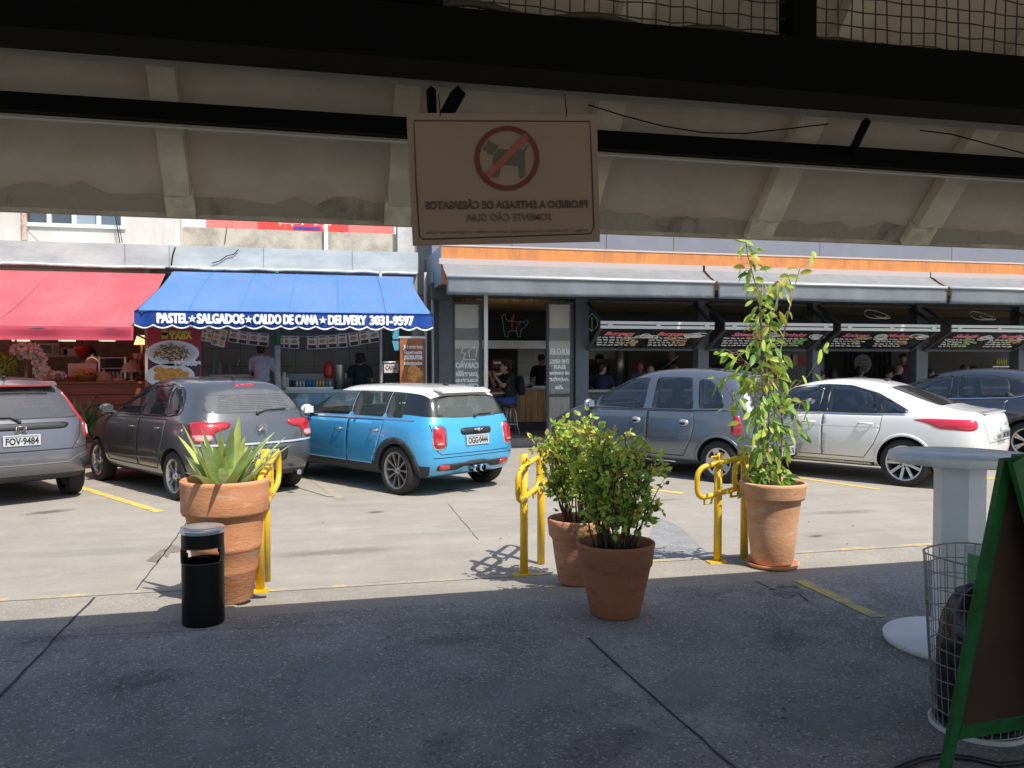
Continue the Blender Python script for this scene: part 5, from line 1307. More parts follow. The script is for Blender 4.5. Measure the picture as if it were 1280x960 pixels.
for a in ('left', 'right'):
    B.win('side_window', [(2.80, 1.02), (2.80, 1.20), (2.44, 1.41), (2.36, 1.435), (1.94, 1.475), (1.90, 1.46), (1.90, 1.03), (1.93, 1.01)], a, M_blgl, off=.003, rnd=1)
    B.win('side_window', [(3.18, 1.02), (2.86, 1.17), (2.86, 1.015)], a, M_blgl, off=.003, rnd=0)
    B.win('side_window', [(1.76, 1.02), (1.76, 1.46), (1.72, 1.48), (1.20, 1.485), (1.14, 1.46), (1.04, 1.03)], a, M_blgl, off=.003, rnd=1)
    B.win('side_window', [(.95, 1.04), (1.04, 1.44), (1.0, 1.465), (.86, 1.45), (.66, 1.30), (.56, 1.10), (.58, 1.06)], a, M_blgl, off=.003, rnd=1)
    B.line('belt_trim', [(.50, 1.03), (1.0, 1.01), (2.0, 1.0), (3.1, .985)], a, .014, M_trim, .004)
    B.line('rub_strip', [(1.28, .57), (2.1, .56), (2.9, .55)], a, .035, P_bg, .014)
    for xw in (.62, 3.25): B.patch('arch_lip', arch_pts(xw, .305, .347, .385, -12, 192, 18), a, P_bg, off=.010, rnd=0, grid=.05)
for s_ in (1, -1):
    B.patch('tail_light', [(s_ * .83, .98), (s_ * .88, .97), (s_ * .92, .80), (s_ * .92, .68), (s_ * .83, .68), (s_ * .81, .80)], 32 * s_, M_lens, off=.004, bulge=.010, rnd=1, grid=.03)
B.win('rear_window', [(-.60, 1.06), (.60, 1.06), (.52, 1.43), (-.52, 1.43)], 'rear', M_rearglass, off=.004, rnd=1)
B.line('hatch_gap', [(.68, 1.02), (.66, .80), (.60, .62), (-.60, .62), (-.66, .80), (-.68, 1.02)], 'rear', .008)
B.patch('bumper_strip', [(-.80, .50), (.80, .50), (.82, .56), (-.82, .56)], 'rear', P_bg, off=.012, rnd=1)
B.patch('plate_recess', [(-.30, .38), (.30, .38), (.30, .50), (-.30, .50)], 'rear', M_trim, off=.003, rnd=1)
plate(B, -.035, 0, .44, 'EQV·5176')
wiper(B, [(0, 1.04), (-.10, 1.075), (-.40, 1.08)])
mb = MB(); mb.ball((2.15, 0.0, 1.56), (.04, .025, .02), 10); mb.tube([(2.15, 0, 1.56), (1.80, 0.0, 1.80)], [.008, .005], 6); mb.build('antenna', M_trim, B.root)
B.win('windscreen', [(-.62, 1.08), (.62, 1.08), (.54, 1.43), (-.54, 1.43)], 'front', M_blgl, off=.003)
B.finish()
mirror(B, 2.90, 1.02, mat('mirror_grey', (.30, .36, .44), .3, metal=.5))
four_wheels(B, dict(mesh=None, rim=.66, n=5, pair=0, sw=.055, tap=.6), w=.18)
place(B.root, B, 899, 603.5)
mer_root = B.root
# ---------------------------------------------------------------- white saloon
P_wh = paint('white_paint', (.74, .74, .71), 0, .3, .015)
B = newcar('parked_car', 'white four-door saloon with long red tail lights, beyond the bar table', dict(
    L=4.54, W=1.82, H=1.47, wb=2.65, ro=.98, r=.325, gap=.04, zs=.22, mats=[P_wh, M_gh],
    xb=[0, .45, 1.0, 1.6, 2.2, 2.9, 3.5, 4.05, 4.54],
    top=[(.10, 1.035, .72), (.50, 1.06, .70), (1.05, 1.25, .64), (1.50, 1.41, .66), (2.1, 1.455, .68), (2.75, 1.37, .66), (3.55, .97, .76), (4.05, .88, .72), (4.42, .74, .60)],
    belt=[.95, .955, .955, .94, .93, .92, .90, .84, .68],
    rear=[(.16, .27), (.02, .40), (.0, .62), (.03, .90), (.06, .98), (.10, 1.035)],
    front=[(4.48, .22), (4.54, .38), (4.54, .56), (4.50, .68), (4.46, .72), (4.42, .75)],
    rowf=[.91, .985, 1.0, .955, .89, .70], wscols=(1, 2, 5, 6), flatcols=(0, 1, 6, 7), wbow=.05, crown=.035, cab=(.85, 3.28, 1.45, 2.62), cabz=.965, rs=.25, cabtop=.53))
D1 = door(B, [(2.13, .36), (3.14, .36), (3.28, .60), (3.24, .92), (2.13, .95)])
D2 = door(B, [(2.115, .95), (1.28, .965), (1.30, .76), (1.38, .56), (1.52, .36), (2.115, .36)])
handle(B, D1, 2.32, .83, m=P_wh, w=.2); handle(B, D2, 1.50, .845, m=P_wh, w=.2)
for a in ('left', 'right'):
    B.band([(3.42, .975), (3.0, 1.20), (2.66, 1.33), (2.2, 1.385), (1.8, 1.375), (1.4, 1.27), (.94, 1.04), (.98, 1.0), (1.6, .985)], 1) if a == 'left' else None
    B.win('side_window', [(3.28, .995), (2.96, 1.19), (2.64, 1.31), (2.20, 1.36), (2.20, .995)], a, M_blgl, off=.005, rnd=1)
    B.win('side_window', [(2.08, 1.0), (2.08, 1.355), (1.84, 1.35), (1.50, 1.26), (1.36, 1.005)], a, M_blgl, off=.005, rnd=1)
    B.win('side_window', [(1.28, 1.01), (1.42, 1.22), (1.24, 1.15), (1.03, 1.03)], a, M_blgl, off=.005, rnd=0)
    B.line('chrome_strip', [(.98, .985), (1.6, .975), (2.4, .97), (3.3, .965)], a, .012, M_chrome, .006)
    B.line('shoulder_crease', [(1.3, .80), (2.2, .79), (3.2, .78)], a, .012, mat('white_soft', (.66, .66, .64), .35, coat=1), .003)
    B.patch('sill_trim', [(1.42, .225), (3.16, .225), (3.2, .30), (1.38, .30)], a, M_clad, off=.004, rnd=0)
    for xw in (.98, 3.63): B.patch('arch_lip', arch_pts(xw, .33, .367, .40, -10, 190, 18), a, P_wh, off=.010, rnd=0, grid=.05)
for s_ in (1, -1):
    B.patch('tail_light', [(s_ * .60, .93), (s_ * .64, .95), (s_ * 1.08, .95), (s_ * 1.24, .93), (s_ * 1.10, .885), (s_ * 1.02, .82), (s_ * .68, .80), (s_ * .60, .84)], 42 * s_, mat('red_lens_bright', (.58, .02, .05), .15, coat=1), off=.004, bulge=.008, rnd=1, grid=.035)
    MB().tube([(.12, s_ * .60, 1.045), (.09, 0, 1.055)], .003, 5).build('boot_edge', M_seam, B.root)
    B.patch('reflector', [(s_ * .66, .44), (s_ * .80, .45), (s_ * .80, .50), (s_ * .66, .49)], 20 * s_, M_lens, off=.006, rnd=1)
def topwin():
    P4 = [(.62, -.50), (.62, .50), (1.30, .46), (1.30, -.46)]
    return B.win('rear_window', P4, 'top', mat('streaked_rear_glass', (.05, .052, .05), .05, spec=.9, alpha=.75), off=.004, rnd=1, lip=False)
topwin()
mb = MB(); mb.prism([(.07, -.50, 1.015), (.07, .50, 1.015), (.22, .52, 1.038), (.22, -.52, 1.038)], (0, 0, .014)); mb.build('boot_spoiler', P_wh, B.root)
B.line('boot_gap', [(.62, 1.0), (.60, .86), (.52, .64), (-.52, .64), (-.60, .86), (-.62, 1.0)], 'rear', .008)
B.patch('plate_recess', [(-.33, .66), (.33, .66), (.35, .82), (-.35, .82)], 'rear', mat('white_soft', (.6, .6, .58), .35), off=.003, rnd=1)
plate(B, -.05, 0, .74, 'LMS·2083')
mb = MB(); mb.ball((-.045, 0, .875), (.008, .055, .024), 14); mb.build('oval_badge', M_chrome, B.root)
B.patch('lower_valance', [(-.66, .28), (.66, .28), (.72, .36), (-.72, .36)], 'rear', M_clad, off=.006, rnd=1)
mb = MB(); mb.ball((1.52, 0, 1.45), (.05, .03, .02), 10); mb.tube([(1.52, 0, 1.45), (1.30, 0, 1.60)], [.006, .003], 6); mb.build('antenna', M_trim, B.root)
B.win('windscreen', [(-.64, 1.04), (.64, 1.04), (.52, 1.32), (-.52, 1.32)], 'front', M_blgl, off=.003)
B.finish()
mirror(B, 3.12, .99, P_wh)
four_wheels(B, dict(mesh=None, rim=.74, n=9, pair=1, sw=.011, spread=.16, tap=.8), w=.21)
place(B.root, B, 1130, 608)
foc_root = B.root
# ---------------------------------------------------------------- dark blue crossover
P_nv = paint('dark_blue_metallic', (.05, .06, .085), .5, .28)
B = newcar('parked_car', 'dark blue crossover behind the white saloon, cut off by the right edge', dict(
    L=4.3, W=1.78, H=1.59, wb=2.61, ro=.85, r=.345, gap=.05, zs=.26, mats=[P_nv, M_gh],
    xb=[0, .40, .95, 1.5, 2.1, 2.75, 3.3, 3.8, 4.3],
    top=[(.50, 1.38, .62), (.75, 1.47, .66), (1.2, 1.545, .68), (1.7, 1.57, .69), (2.2, 1.535, .68), (2.6, 1.43, .66), (3.4, 1.07, .76), (3.85, .99, .72), (4.2, .84, .60)],
    belt=[1.02, 1.04, 1.04, 1.01, .99, .97, .96, .92, .76],
    rear=[(.14, .32), (.02, .46), (.0, .68), (.10, 1.0), (.16, 1.07), (.50, 1.38)],
    front=[(4.24, .28), (4.3, .42), (4.3, .62), (4.26, .78), (4.23, .82), (4.2, .85)],
    rowf=[.91, .985, 1.0, .965, .89, .68], wscols=(5, 6), flatcols=(6, 7), crown=.04, cab=(.50, 3.15, .80, 2.50), cabz=1.06))
D1 = door(B, [(2.0, .42), (2.95, .42), (3.08, .64), (3.05, .98), (2.0, 1.02)])
D2 = door(B, [(1.985, 1.02), (1.16, 1.05), (1.20, .80), (1.30, .58), (1.40, .42), (1.985, .42)])
handle(B, D1, 2.18, .90, m=P_nv)
for a in ('left', 'right'):
    B.band([(3.22, 1.05), (2.8, 1.28), (2.48, 1.41), (2.0, 1.475), (1.4, 1.475), (.98, 1.40), (.80, 1.20), (1.4, 1.08)], 1) if a == 'left' else None
    B.win('side_window', [(3.10, 1.06), (2.76, 1.26), (2.44, 1.385), (2.08, 1.44), (2.08, 1.065)], a, M_blgl, off=.005, rnd=1)
    B.win('side_window', [(1.95, 1.07), (1.95, 1.45), (1.44, 1.45), (1.18, 1.41), (1.12, 1.11)], a, M_blgl, off=.005, rnd=1)
    B.line('chrome_strip', [(.82, 1.15), (1.1, 1.09), (2.0, 1.045), (3.2, 1.03)], a, .014, M_chrome, .006)
    for xw in (.85, 3.46): B.patch('arch_trim', arch_pts(xw, .35, .395, .47, -16, 196, 18), a, M_clad, off=.010, rnd=0, grid=.05)
    B.patch('handle_recess', [(1.10, 1.16), (1.2, 1.2), (1.2, 1.1), (1.06, 1.09)], a, M_trim, off=.008, rnd=1)
for s_ in (1, -1):
    B.patch('tail_light', [(s_ * .60, 1.06), (s_ * 1.02, 1.08), (s_ * 1.10, 1.02), (s_ * .95, .90), (s_ * .70, .88)], 38 * s_, mat('dark_red_lens', (.30, .01, .015), .1, coat=1), off=.006, bulge=.016, rnd=1, grid=.035)
B.win('rear_window', [(-.56, 1.12), (.56, 1.12), (.50, 1.36), (-.50, 1.36)], 'rear', M_rearglass, off=.004, rnd=1)
B.win('windscreen', [(-.62, 1.13), (.62, 1.13), (.52, 1.40), (-.52, 1.40)], 'front', M_blgl, off=.003)
B.finish()
mirror(B, 2.98, 1.09, P_nv)
four_wheels(B, dict(mesh=None, rim=.70, n=6, pair=1, sw=.018, spread=.14, tap=.8), w=.21, inset=.03)
place(B.root, B, 1284, 578)
hrv_root = B.root
# ================================================================ PEOPLE
def remesh(mb, name, vox):
    o = mb.build(name); md = o.modifiers.new('r', 'REMESH'); md.mode = 'VOXEL'; md.voxel_size = vox
    sm_ = o.modifiers.new('s', 'SMOOTH'); sm_.iterations = 2; sm_.factor = .4
    apply_mods(o); me = o.data; bpy.data.objects.remove(o)
    for p in me.polygons: p.use_smooth = True
    return me
def limb(mb, pts, rs):
    P_, R_ = [], []
    for i in range(len(pts) - 1):
        a, b = Vector(pts[i]), Vector(pts[i + 1])
        for k in range(4): P_.append(a.lerp(b, k / 4)); R_.append(lerp(rs[i], rs[i + 1], k / 4))
    P_.append(Vector(pts[-1])); R_.append(rs[-1]); mb.tube(P_, R_, 12)
    for p, r in zip(pts, rs): mb.ball(p, r * 1.0, 10)
def hand(mb, w, d, up, side):
    """palm and five bent fingers of unequal length; w wrist, d pointing direction"""
    d = Vector(d).normalized(); up = Vector(up); s_ = d.cross(up).normalized() * side; up = s_.cross(d) * side
    pc = Vector(w) + d * .05; mb.tube([Vector(w), Vector(w) + d * .03, Vector(w) + d * .085], [.024, .034, .034], 8)
    for k, (o, l) in enumerate(((-.026, .06), (-.009, .073), (.009, .078), (.026, .07))):
        b0 = Vector(w) + d * .08 + s_ * o
        mb.tube([b0, b0 + d * l * .4, b0 + d * l * .75 - up * l * .25, b0 + d * l * .9 - up * l * .5], [.010, .009, .008, .007], 6)
    t0 = Vector(w) + d * .03 + s_ * .03; mb.tube([t0, t0 + s_ * .025 + d * .025, t0 + s_ * .03 + d * .055 - up * .01], [.011, .010, .008], 6)
SKINS = {'light': (.52, .31, .22), 'tan': (.36, .20, .13), 'brown': (.20, .10, .06)}
M_eye = mat('eye_dark', (.02, .015, .01), .2); M_eyew = mat('eye_white', (.7, .68, .65), .3); M_lip = mat('lips', (.38, .13, .11), .5)
def person(label, px, py, Y, face=180, pose='stand', h=1.72, shirt=(.3, .3, .35), trousers=(.04, .05, .09), hair=(.02, .015, .012), hstyle='short',
           skin='tan', arms='down', lean=0.0, tilt=0.0, turn=0.0, shoes=(.6, .6, .6), sleeve='short', vox=.016, cap=None, collar=False):
    """py: top of the head in the photo; face: 0 looks at the camera, 90 to the right of the photo, 180 away"""
    top = atY(px, py, Y); k = h / 1.72
    mS = mat('skin_' + skin, SKINS[skin], .55); q = lambda x, y, z: Vector((x * k, y * k, z * k))
    if pose == 'stand': pel = .95; base = top.z - h
    else: pel = .10; base = top.z - (.10 + .79) * k
    t = thing('person', label, 'person', (top.x, top.y, base), R(face))
    up = 1.0; ch = lambda dz, off=0: q(0, -lean * dz + off, pel + dz)
    P = dict(pelvis=ch(0), waist=ch(.14), chest=ch(.36), neck=ch(.53), sh=ch(.48))
    hd = ch(.67) + q(0, -.015 - lean * .05, 0)
    shl = [P['sh'] + q(s_ * .185, 0, -.01) for s_ in (-1, 1)]
    elb, wri, hdir = [], [], []
    for i, s_ in enumerate((-1, 1)):
        if arms == 'down': e_ = shl[i] + q(s_ * .05, .02, -.28); w_ = e_ + q(-s_ * .01, -.06, -.25); d_ = (0, -.2, -1)
        elif arms == 'table': e_ = shl[i] + q(s_ * .06, -.10, -.25); w_ = e_ + q(-s_ * .10, -.24, .02); d_ = (-s_ * .3, -1, 0)
        elif arms == 'eat': e_ = shl[i] + q(s_ * .03, -.20, -.18); w_ = e_ + q(-s_ * .10, -.13, .20); d_ = (-s_ * .3, -.2, 1)
        elif arms == 'work': e_ = shl[i] + q(s_ * .07, -.06, -.27); w_ = e_ + q(-s_ * .05, -.22, -.02); d_ = (-s_ * .1, -1, -.1)
        elb.append(e_); wri.append(w_); hdir.append(d_)
    hip = [P['pelvis'] + q(s_ * .09, 0, -.02) for s_ in (-1, 1)]
    if pose == 'stand':
        kne = [q(s_ * .10, -.02, .50) for s_ in (-1, 1)]; ank = [q(s_ * .10, .03, .09) for s_ in (-1, 1)]; toe = [q(s_ * .12, -.14, .035) for s_ in (-1, 1)]
    else:
        kne = [P['pelvis'] + q(s_ * .14, -.42, -.0 - .04 * (s_ > 0)) for s_ in (-1, 1)]; ank = [kne[i] + q(0, (.12, .02)[i], -.41) for i in (0, 1)]; toe = [a + q(0, -.17, -.05) for a in ank]
    # ---- body: one continuous skin
    mb = MB()
    limb(mb, [P['pelvis'], P['waist'], P['chest'], P['neck']], [.115 * k, .11 * k, .13 * k, .06 * k])
    limb(mb, [P['neck'], hd - q(0, -.02, .06)], [.052 * k, .05 * k])
    HT = Matrix.Rotation(R(turn), 3, 'Z') @ Matrix.Rotation(R(tilt), 3, 'X')
    hp = lambda x, y, z: hd + HT @ (Vector((x, y, z)) * k)
    mb.ball(hp(0, .005, .025), Vector((.078, .097, .10)) * k, 16, HT); mb.ball(hp(0, -.02, -.045), Vector((.058, .068, .075)) * k, 14, HT)
    mb.tube([hp(0, -.088, .02), hp(0, -.108, -.018), hp(0, -.094, -.034)], [.010 * k, .016 * k, .013 * k], 8)
    for s_ in (-1, 1):
        mb.ball(hp(s_ * .078, .01, -.005), Vector((.012, .022, .032)) * k, 8, HT); mb.ball(hp(s_ * .035, -.07, -.02), Vector((.028, .022, .025)) * k, 8, HT)
    mb.ball(hp(0, -.078, -.095), Vector((.026, .022, .02)) * k, 8, HT)
    for i, s_ in enumerate((-1, 1)):
        limb(mb, [P['sh'] + q(s_ * .10, 0, .0), shl[i], elb[i], wri[i]], [.06 * k, .052 * k, .038 * k, .026 * k])
        hand(mb, wri[i], hdir[i], (0, 0, 1) if arms != 'eat' else (0, -1, 0), s_)
        limb(mb, [hip[i], kne[i], ank[i]], [.085 * k, .055 * k, .036 * k]); limb(mb, [ank[i] - q(0, -.03, .03), toe[i]], [.035 * k, .028 * k])
    me = remesh(mb, 'person_body', vox)
    me.materials.append(mS)
    b = bmesh.new(); b.from_mesh(me); mm = MB(); mm.b.free(); mm.b = b
    for s_ in (-1, 1):
        mm.mi = 1; mm.ball(hp(s_ * .031, -.083, .018), Vector((.014, .010, .009)) * k, 8, HT)
        mm.mi = 2; mm.ball(hp(s_ * .031, -.090, .018), Vector((.007, .006, .007)) * k, 6, HT); mm.ball(hp(s_ * .033, -.090, .042), Vector((.019, .006, .005)) * k, 6, HT)
    mm.mi = 3; mm.ball(hp(0, -.088, -.058), Vector((.024, .010, .008)) * k, 8, HT)
    b.to_mesh(me); b.free()
    for m_ in (M_eyew, M_eye, M_lip): me.materials.append(m_)
    body = link('body', me, t)
    # ---- clothes
    mb = MB(); c = .014
    limb(mb, [P['pelvis'] + q(0, 0, .02), P['waist'], P['chest'], P['sh'] + q(0, 0, .0)], [.135 * k + c, .128 * k + c, .145 * k + c, .085 * k])
    mb.ball(P['chest'] + q(0, 0, 0), Vector((.185, .125, .16)) * k, 12); mb.ball(P['waist'] + q(0, 0, -.02), Vector((.165, .125, .16)) * k, 12)
    for i, s_ in enumerate((-1, 1)):
        end = shl[i].lerp(elb[i], .62) if sleeve == 'short' else elb[i]
        limb(mb, [P['sh'] + q(s_ * .08, 0, .01), shl[i], end] + ([wri[i]] if sleeve == 'long' else []), [.075 * k, .066 * k, .060 * k] + ([.038 * k] if sleeve == 'long' else []))
    if collar: mb.tube([P['neck'] + q(.07 * math.cos(a), .07 * math.sin(a), .01) for a in [i * math.pi / 6 for i in range(12)]], .014, 6, closed=True)
    sh_ = remesh(mb, 'shirt', vox); link('shirt', sh_, t, mat('cloth_%02d%02d%02d' % tuple(int(v * 99) for v in shirt), shirt, .85, var=.15, vscale=6, bump=.15, bscale=18))
    mb = MB(); limb(mb, [P['pelvis'] + q(0, 0, .05), P['pelvis'] - q(0, 0, .04)], [.15 * k, .145 * k])
    for i, s_ in enumerate((-1, 1)):
        limb(mb, [hip[i], kne[i], ank[i] + q(0, 0, .02)], [.105 * k, .075 * k, .055 * k])
    link('trousers', remesh(mb, 'trousers', vox), t, mat('cloth_%02d%02d%02d' % tuple(int(v * 99) for v in trousers), trousers, .85, var=.2, vscale=7, bump=.15))
    for i, s_ in enumerate((-1, 1)):
        mb = MB(); limb(mb, [ank[i] + q(0, .02, -.05), toe[i] + q(0, -.03, -.0)], [.045 * k, .040 * k]); mb.ball(ank[i] + q(0, 0, -.02), .05 * k, 10)
        link('shoe', remesh(mb, 'shoe', vox), t, mat('shoe_%02d' % int(shoes[0] * 99), shoes, .6))
    # ---- hair
    mb = MB()
    if hstyle != 'bald':
        mb.ball(hp(0, .022, .045), Vector((.088, .098, .092)) * k, 16, HT); mb.ball(hp(0, .05, .0), Vector((.082, .068, .09)) * k, 12, HT)
        if hstyle == 'long':
            limb(mb, [hp(0, .06, .0), hp(0, .085, -.12), hp(0, .08, -.24)], [.085 * k, .085 * k, .06 * k])
            for s_ in (-1, 1): limb(mb, [hp(s_ * .07, .02, .02), hp(s_ * .085, .03, -.10), hp(s_ * .09, .02, -.20)], [.03 * k, .03 * k, .02 * k])
        if hstyle == 'bushy':
            rr = random.Random(3)
            for _ in range(14): mb.ball(hp(rr.uniform(-.09, .09), rr.uniform(0, .11), rr.uniform(-.08, .12)), .045 * k, 8)
        if hstyle == 'bun': mb.ball(hp(0, .10, .09), .045 * k, 10)
        rr = random.Random(int(px))
        for _ in range(10): mb.ball(hp(rr.uniform(-.06, .06), rr.uniform(-.06, .06), rr.uniform(.095, .125)), .022 * k, 6)
        link('hair', remesh(mb, 'hair', .013), t, mat('hair_%02d%02d' % (int(hair[0] * 99), int(hair[1] * 99)), hair, .6, var=.4, vscale=40, bump=.4, bscale=70))
    if cap:
        mb = MB(); mb.ball(hp(0, .01, .062), Vector((.094, .106, .085)) * k, 16, HT); mb.tube([hp(0, -.07, .07), hp(0, -.15, .055)], [.06 * k, .05 * k], 10)
        link('cap', remesh(mb, 'cap', .014), t, mat('cap_%02d' % int(cap[0] * 99), cap, .8))
    t['_'] = 0; del t['_']
    return t, P, base, k
def stool(x, y, top, label, group='bar stools of the grill'):
    t = thing('bar_stool', label, 'stool', (x, y, .16), 0, group)
    H = top - .16; mb = MB(); mb.lathe([(.05, H - .05), (.15, H - .045), (.165, H - .02), (.16, H), (.001, H + .005)], n=24); mb.build('seat', mat('stool_seat', (.10, .05, .03), .5), t)
    MB().lathe([(.022, .25), (.022, H - .05)], n=12).build('post', M_alu, t)
    for i in range(4):
        a = math.pi / 4 + i * math.pi / 2; c_, s_ = math.cos(a), math.sin(a)
        MB().tube([(c_ * .05, s_ * .05, H - .06), (c_ * .13, s_ * .13, H - .13), (c_ * .17, s_ * .17, .2), (c_ * .24, s_ * .24, .0)], .012, 6).build('leg', M_alu, t)
    MB().tube([(math.cos(a) * .17, math.sin(a) * .17, .22) for a in [i * math.pi / 10 for i in range(20)]], .010, 6, closed=True).build('foot_ring', M_alu, t)
    return t
def sit(label, px, py, Y, slabel, **kw):
    t, P, base, k = person(label, px, py, Y, pose='sit', **kw)
    stool(t.location.x, t.location.y, base - .01, slabel)
    return t
# snack bar
person('man in pale blue short-sleeved shirt, back turned, beside the green post', 327, 430.5, 16.7, face=158, h=1.74, shirt=(.42, .46, .55), arms='work', hstyle='short', collar=True, skin='tan')
person('woman in black T-shirt with bushy dark hair, back turned, under the blue awning', 450, 443, 17.0, face=178, h=1.60, shirt=(.015, .03, .03), arms='work', hstyle='bushy', skin='light')
person('woman with dark hair bending behind the bakery counter', 115, 438, 18.2, face=200, h=1.62, shirt=(.25, .20, .16), arms='work', lean=.5, tilt=25, hstyle='bushy')
# grill entrance
st5 = atY(643, 500, 17.2)
manb = sit('man in black T-shirt and jeans eating on a stool at the bar', 638, 452.5, 17.2, 'steel bar stool under the man in jeans', face=285, shirt=(.018, .02, .024), trousers=(.035, .08, .24), arms='eat', lean=.18, h=1.74, skin='tan', shoes=(.75, .75, .73), vox=.013)
sit('person in dark trousers sitting behind the left glass door leaf', 600, 458, 17.1, 'bar stool behind the left glass door leaf', face=75, shirt=(.05, .05, .055), trousers=(.02, .02, .022), arms='table', lean=.1)
bp = thing('backpack', 'black backpack with pale piping on the back of the man in jeans', 'backpack', manb.location, manb.rotation_euler.z)
mb = MB(); mb.ball((0, .24, .40), (.15, .085, .22), 16); mb.ball((0, .30, .32), (.11, .06, .13), 12)
link('bag_body', remesh(mb, 'bag', .016), bp, mat('bag_black', (.02, .022, .025), .8, bump=.2))
for s_ in (-1, 1):
    MB().tube([(s_ * .11, .17, .56), (s_ * .12, .05, .63), (s_ * .12, -.10, .55), (s_ * .13, -.12, .40), (s_ * .15, .02, .26), (s_ * .12, .2, .22)], .016, 6).build('strap', mat('bag_black', (.02, .022, .025), .8), bp)
    MB().tube([(s_ * .10, .30, .58), (s_ * .145, .27, .45), (s_ * .14, .29, .28), (s_ * .09, .34, .22)], .004, 5).build('piping', mat('piping_grey', (.45, .45, .45), .7), bp)
person('cook in black with a black cap behind the pine bar', 677, 445, 19.0, face=330, h=1.70, shirt=(.015, .016, .018), arms='work', cap=(.015, .015, .016), skin='tan', tilt=15)
sit('man in navy T-shirt at the first window, turned towards the right', 751, 454, 17.1, 'bar stool of the man in navy at the first window', face=145, shirt=(.018, .022, .05), arms='table', skin='light', turn=-35, lean=.12)
person('standing staff member in black cap behind the man in navy', 749, 444.5, 19.0, face=10, h=1.72, shirt=(.02, .02, .022), cap=(.015, .015, .016), arms='work')
sit('woman with bright red hair facing out of the first window', 800, 453.5, 18.0, 'bar stool of the red-haired woman', face=350, shirt=(.09, .12, .17), hair=(.50, .02, .05), hstyle='bushy', arms='table', skin='light', h=1.62)
sit('bald man with his back to the window beside the red-haired woman', 813.5, 457, 17.3, 'bar stool of the bald man', face=155, shirt=(.25, .26, .3), hstyle='bald', arms='table', skin='light')
person('standing man in black at the dim back of the first window', 838, 438, 18.9, face=40, h=1.78, shirt=(.02, .02, .02), hstyle='bald', skin='tan', tilt=12)
sit('brown-haired customer low behind the van antenna', 842, 455.5, 17.6, 'bar stool of the brown-haired customer', face=60, shirt=(.12, .10, .09), hair=(.10, .055, .03), arms='table')
person('young man in black standing inside the second window', 903, 444.5, 18.4, face=345, h=1.70, shirt=(.02, .02, .022), hstyle='short', skin='tan')
sit('customer at the left edge of the second window, only hair showing', 885, 459, 17.8, 'bar stool at the left of the second window', face=30, shirt=(.2, .15, .12), arms='table')
sit('customer in dark jacket right beside the column at the third window', 1025, 464, 17.1, 'bar stool of the customer in dark jacket', face=90, shirt=(.035, .038, .045), sleeve='long', skin='light', arms='table')
sit('woman with long dark hair and white top at the third window', 1041, 460, 17.2, 'bar stool of the woman in white top', face=150, shirt=(.55, .57, .62), hstyle='long', arms='table', h=1.62)
sit('man in light blue shirt under the round notice', 1075, 458.5, 17.1, 'bar stool of the man in light blue', face=135, shirt=(.42, .50, .66), arms='table', turn=-20, skin='tan')
sit('man with glasses looking down at the third window', 1110, 463, 17.3, 'bar stool of the man with glasses', face=20, shirt=(.05, .04, .05), arms='table', tilt=15, skin='light')
sit('woman in navy with tied fair hair beside the man in burgundy', 1123, 456.5, 17.2, 'bar stool of the woman in navy', face=75, shirt=(.02, .025, .05), hair=(.20, .14, .07), hstyle='bun', arms='table', skin='light', h=1.6)
person('standing man in burgundy shirt at the right end of the third window', 1129, 444, 17.9, face=320, h=1.74, shirt=(.16, .03, .05), skin='tan', tilt=15)
sit('customer with flushed face left in the fourth window', 1162, 462, 17.5, 'bar stool left in the fourth window', face=50, shirt=(.1, .02, .02), arms='table', skin='tan')
sit('grey-haired customer in the fourth window', 1205, 456.5, 17.5, 'bar stool of the grey-haired customer', face=200, shirt=(.1, .1, .11), hair=(.12, .12, .12), arms='table')
sit('auburn-haired customer in the fourth window, right of the grey-haired one', 1218, 457.5, 17.8, 'bar stool of the auburn-haired customer', face=190, shirt=(.1, .06, .05), hair=(.13, .05, .03), arms='table', skin='light')
# ================================================================ THINGS IN AND BEFORE THE SHOPS
def card(px0, py0, px1, py1, Y, tl, kind, lab):
    t = thing('menu_card', lab, 'card', group='photo menu cards strung in the snack bar')
    x0, x1, z0, z1 = rect(px0, py0, px1, py1, Y); w, h = (x1 - x0) / 2, (z1 - z0) / 2
    t.location = ((x0 + x1) / 2, Y, (z0 + z1) / 2); t.rotation_euler = (0, R(tl), 0)
    MB().box(-w, w, 0, .008, -h, h).build('sheet', mat('card_white', (.62, .60, .56), .6), t)
    if kind == 'grid':
        rr = random.Random(4)
        for i in range(3):
            for j in range(2):
                mb = MB(); mb.ball((-w * .5 + j * w, -.004, h * .6 - i * h * .6), (w * .38, .006, h * .24), 10); mb.build('food_photo', mat(('salad_green', 'egg_yellow')[(i + j) % 2], ((.20, .28, .05), (.60, .42, .06))[(i + j) % 2], .6, var=.5, vscale=30), t)
    else:
        for j in range(kind):
            cx_ = -w + w * (2 * j + 1) / kind; ww = w / kind * .8
            MB().ball((cx_, -.004, h * .12), (ww * .85, .006, h * .30), 12).build('food_photo', mat('fried_pastry', (.50, .24, .06), .6, var=.5, vscale=40), t)
            MB().box(cx_ - ww, cx_ + ww, -.006, -.001, -h * .9, -h * .38).build('price_strip', mat('dark_strip', (.05, .02, .025), .6), t)
            MB().box(cx_ - ww * .8, cx_ + ww * .8, -.004, -.001, h * .66, h * .84).build('title_strip', mat('ink_brown', (.16, .08, .08), .6), t)
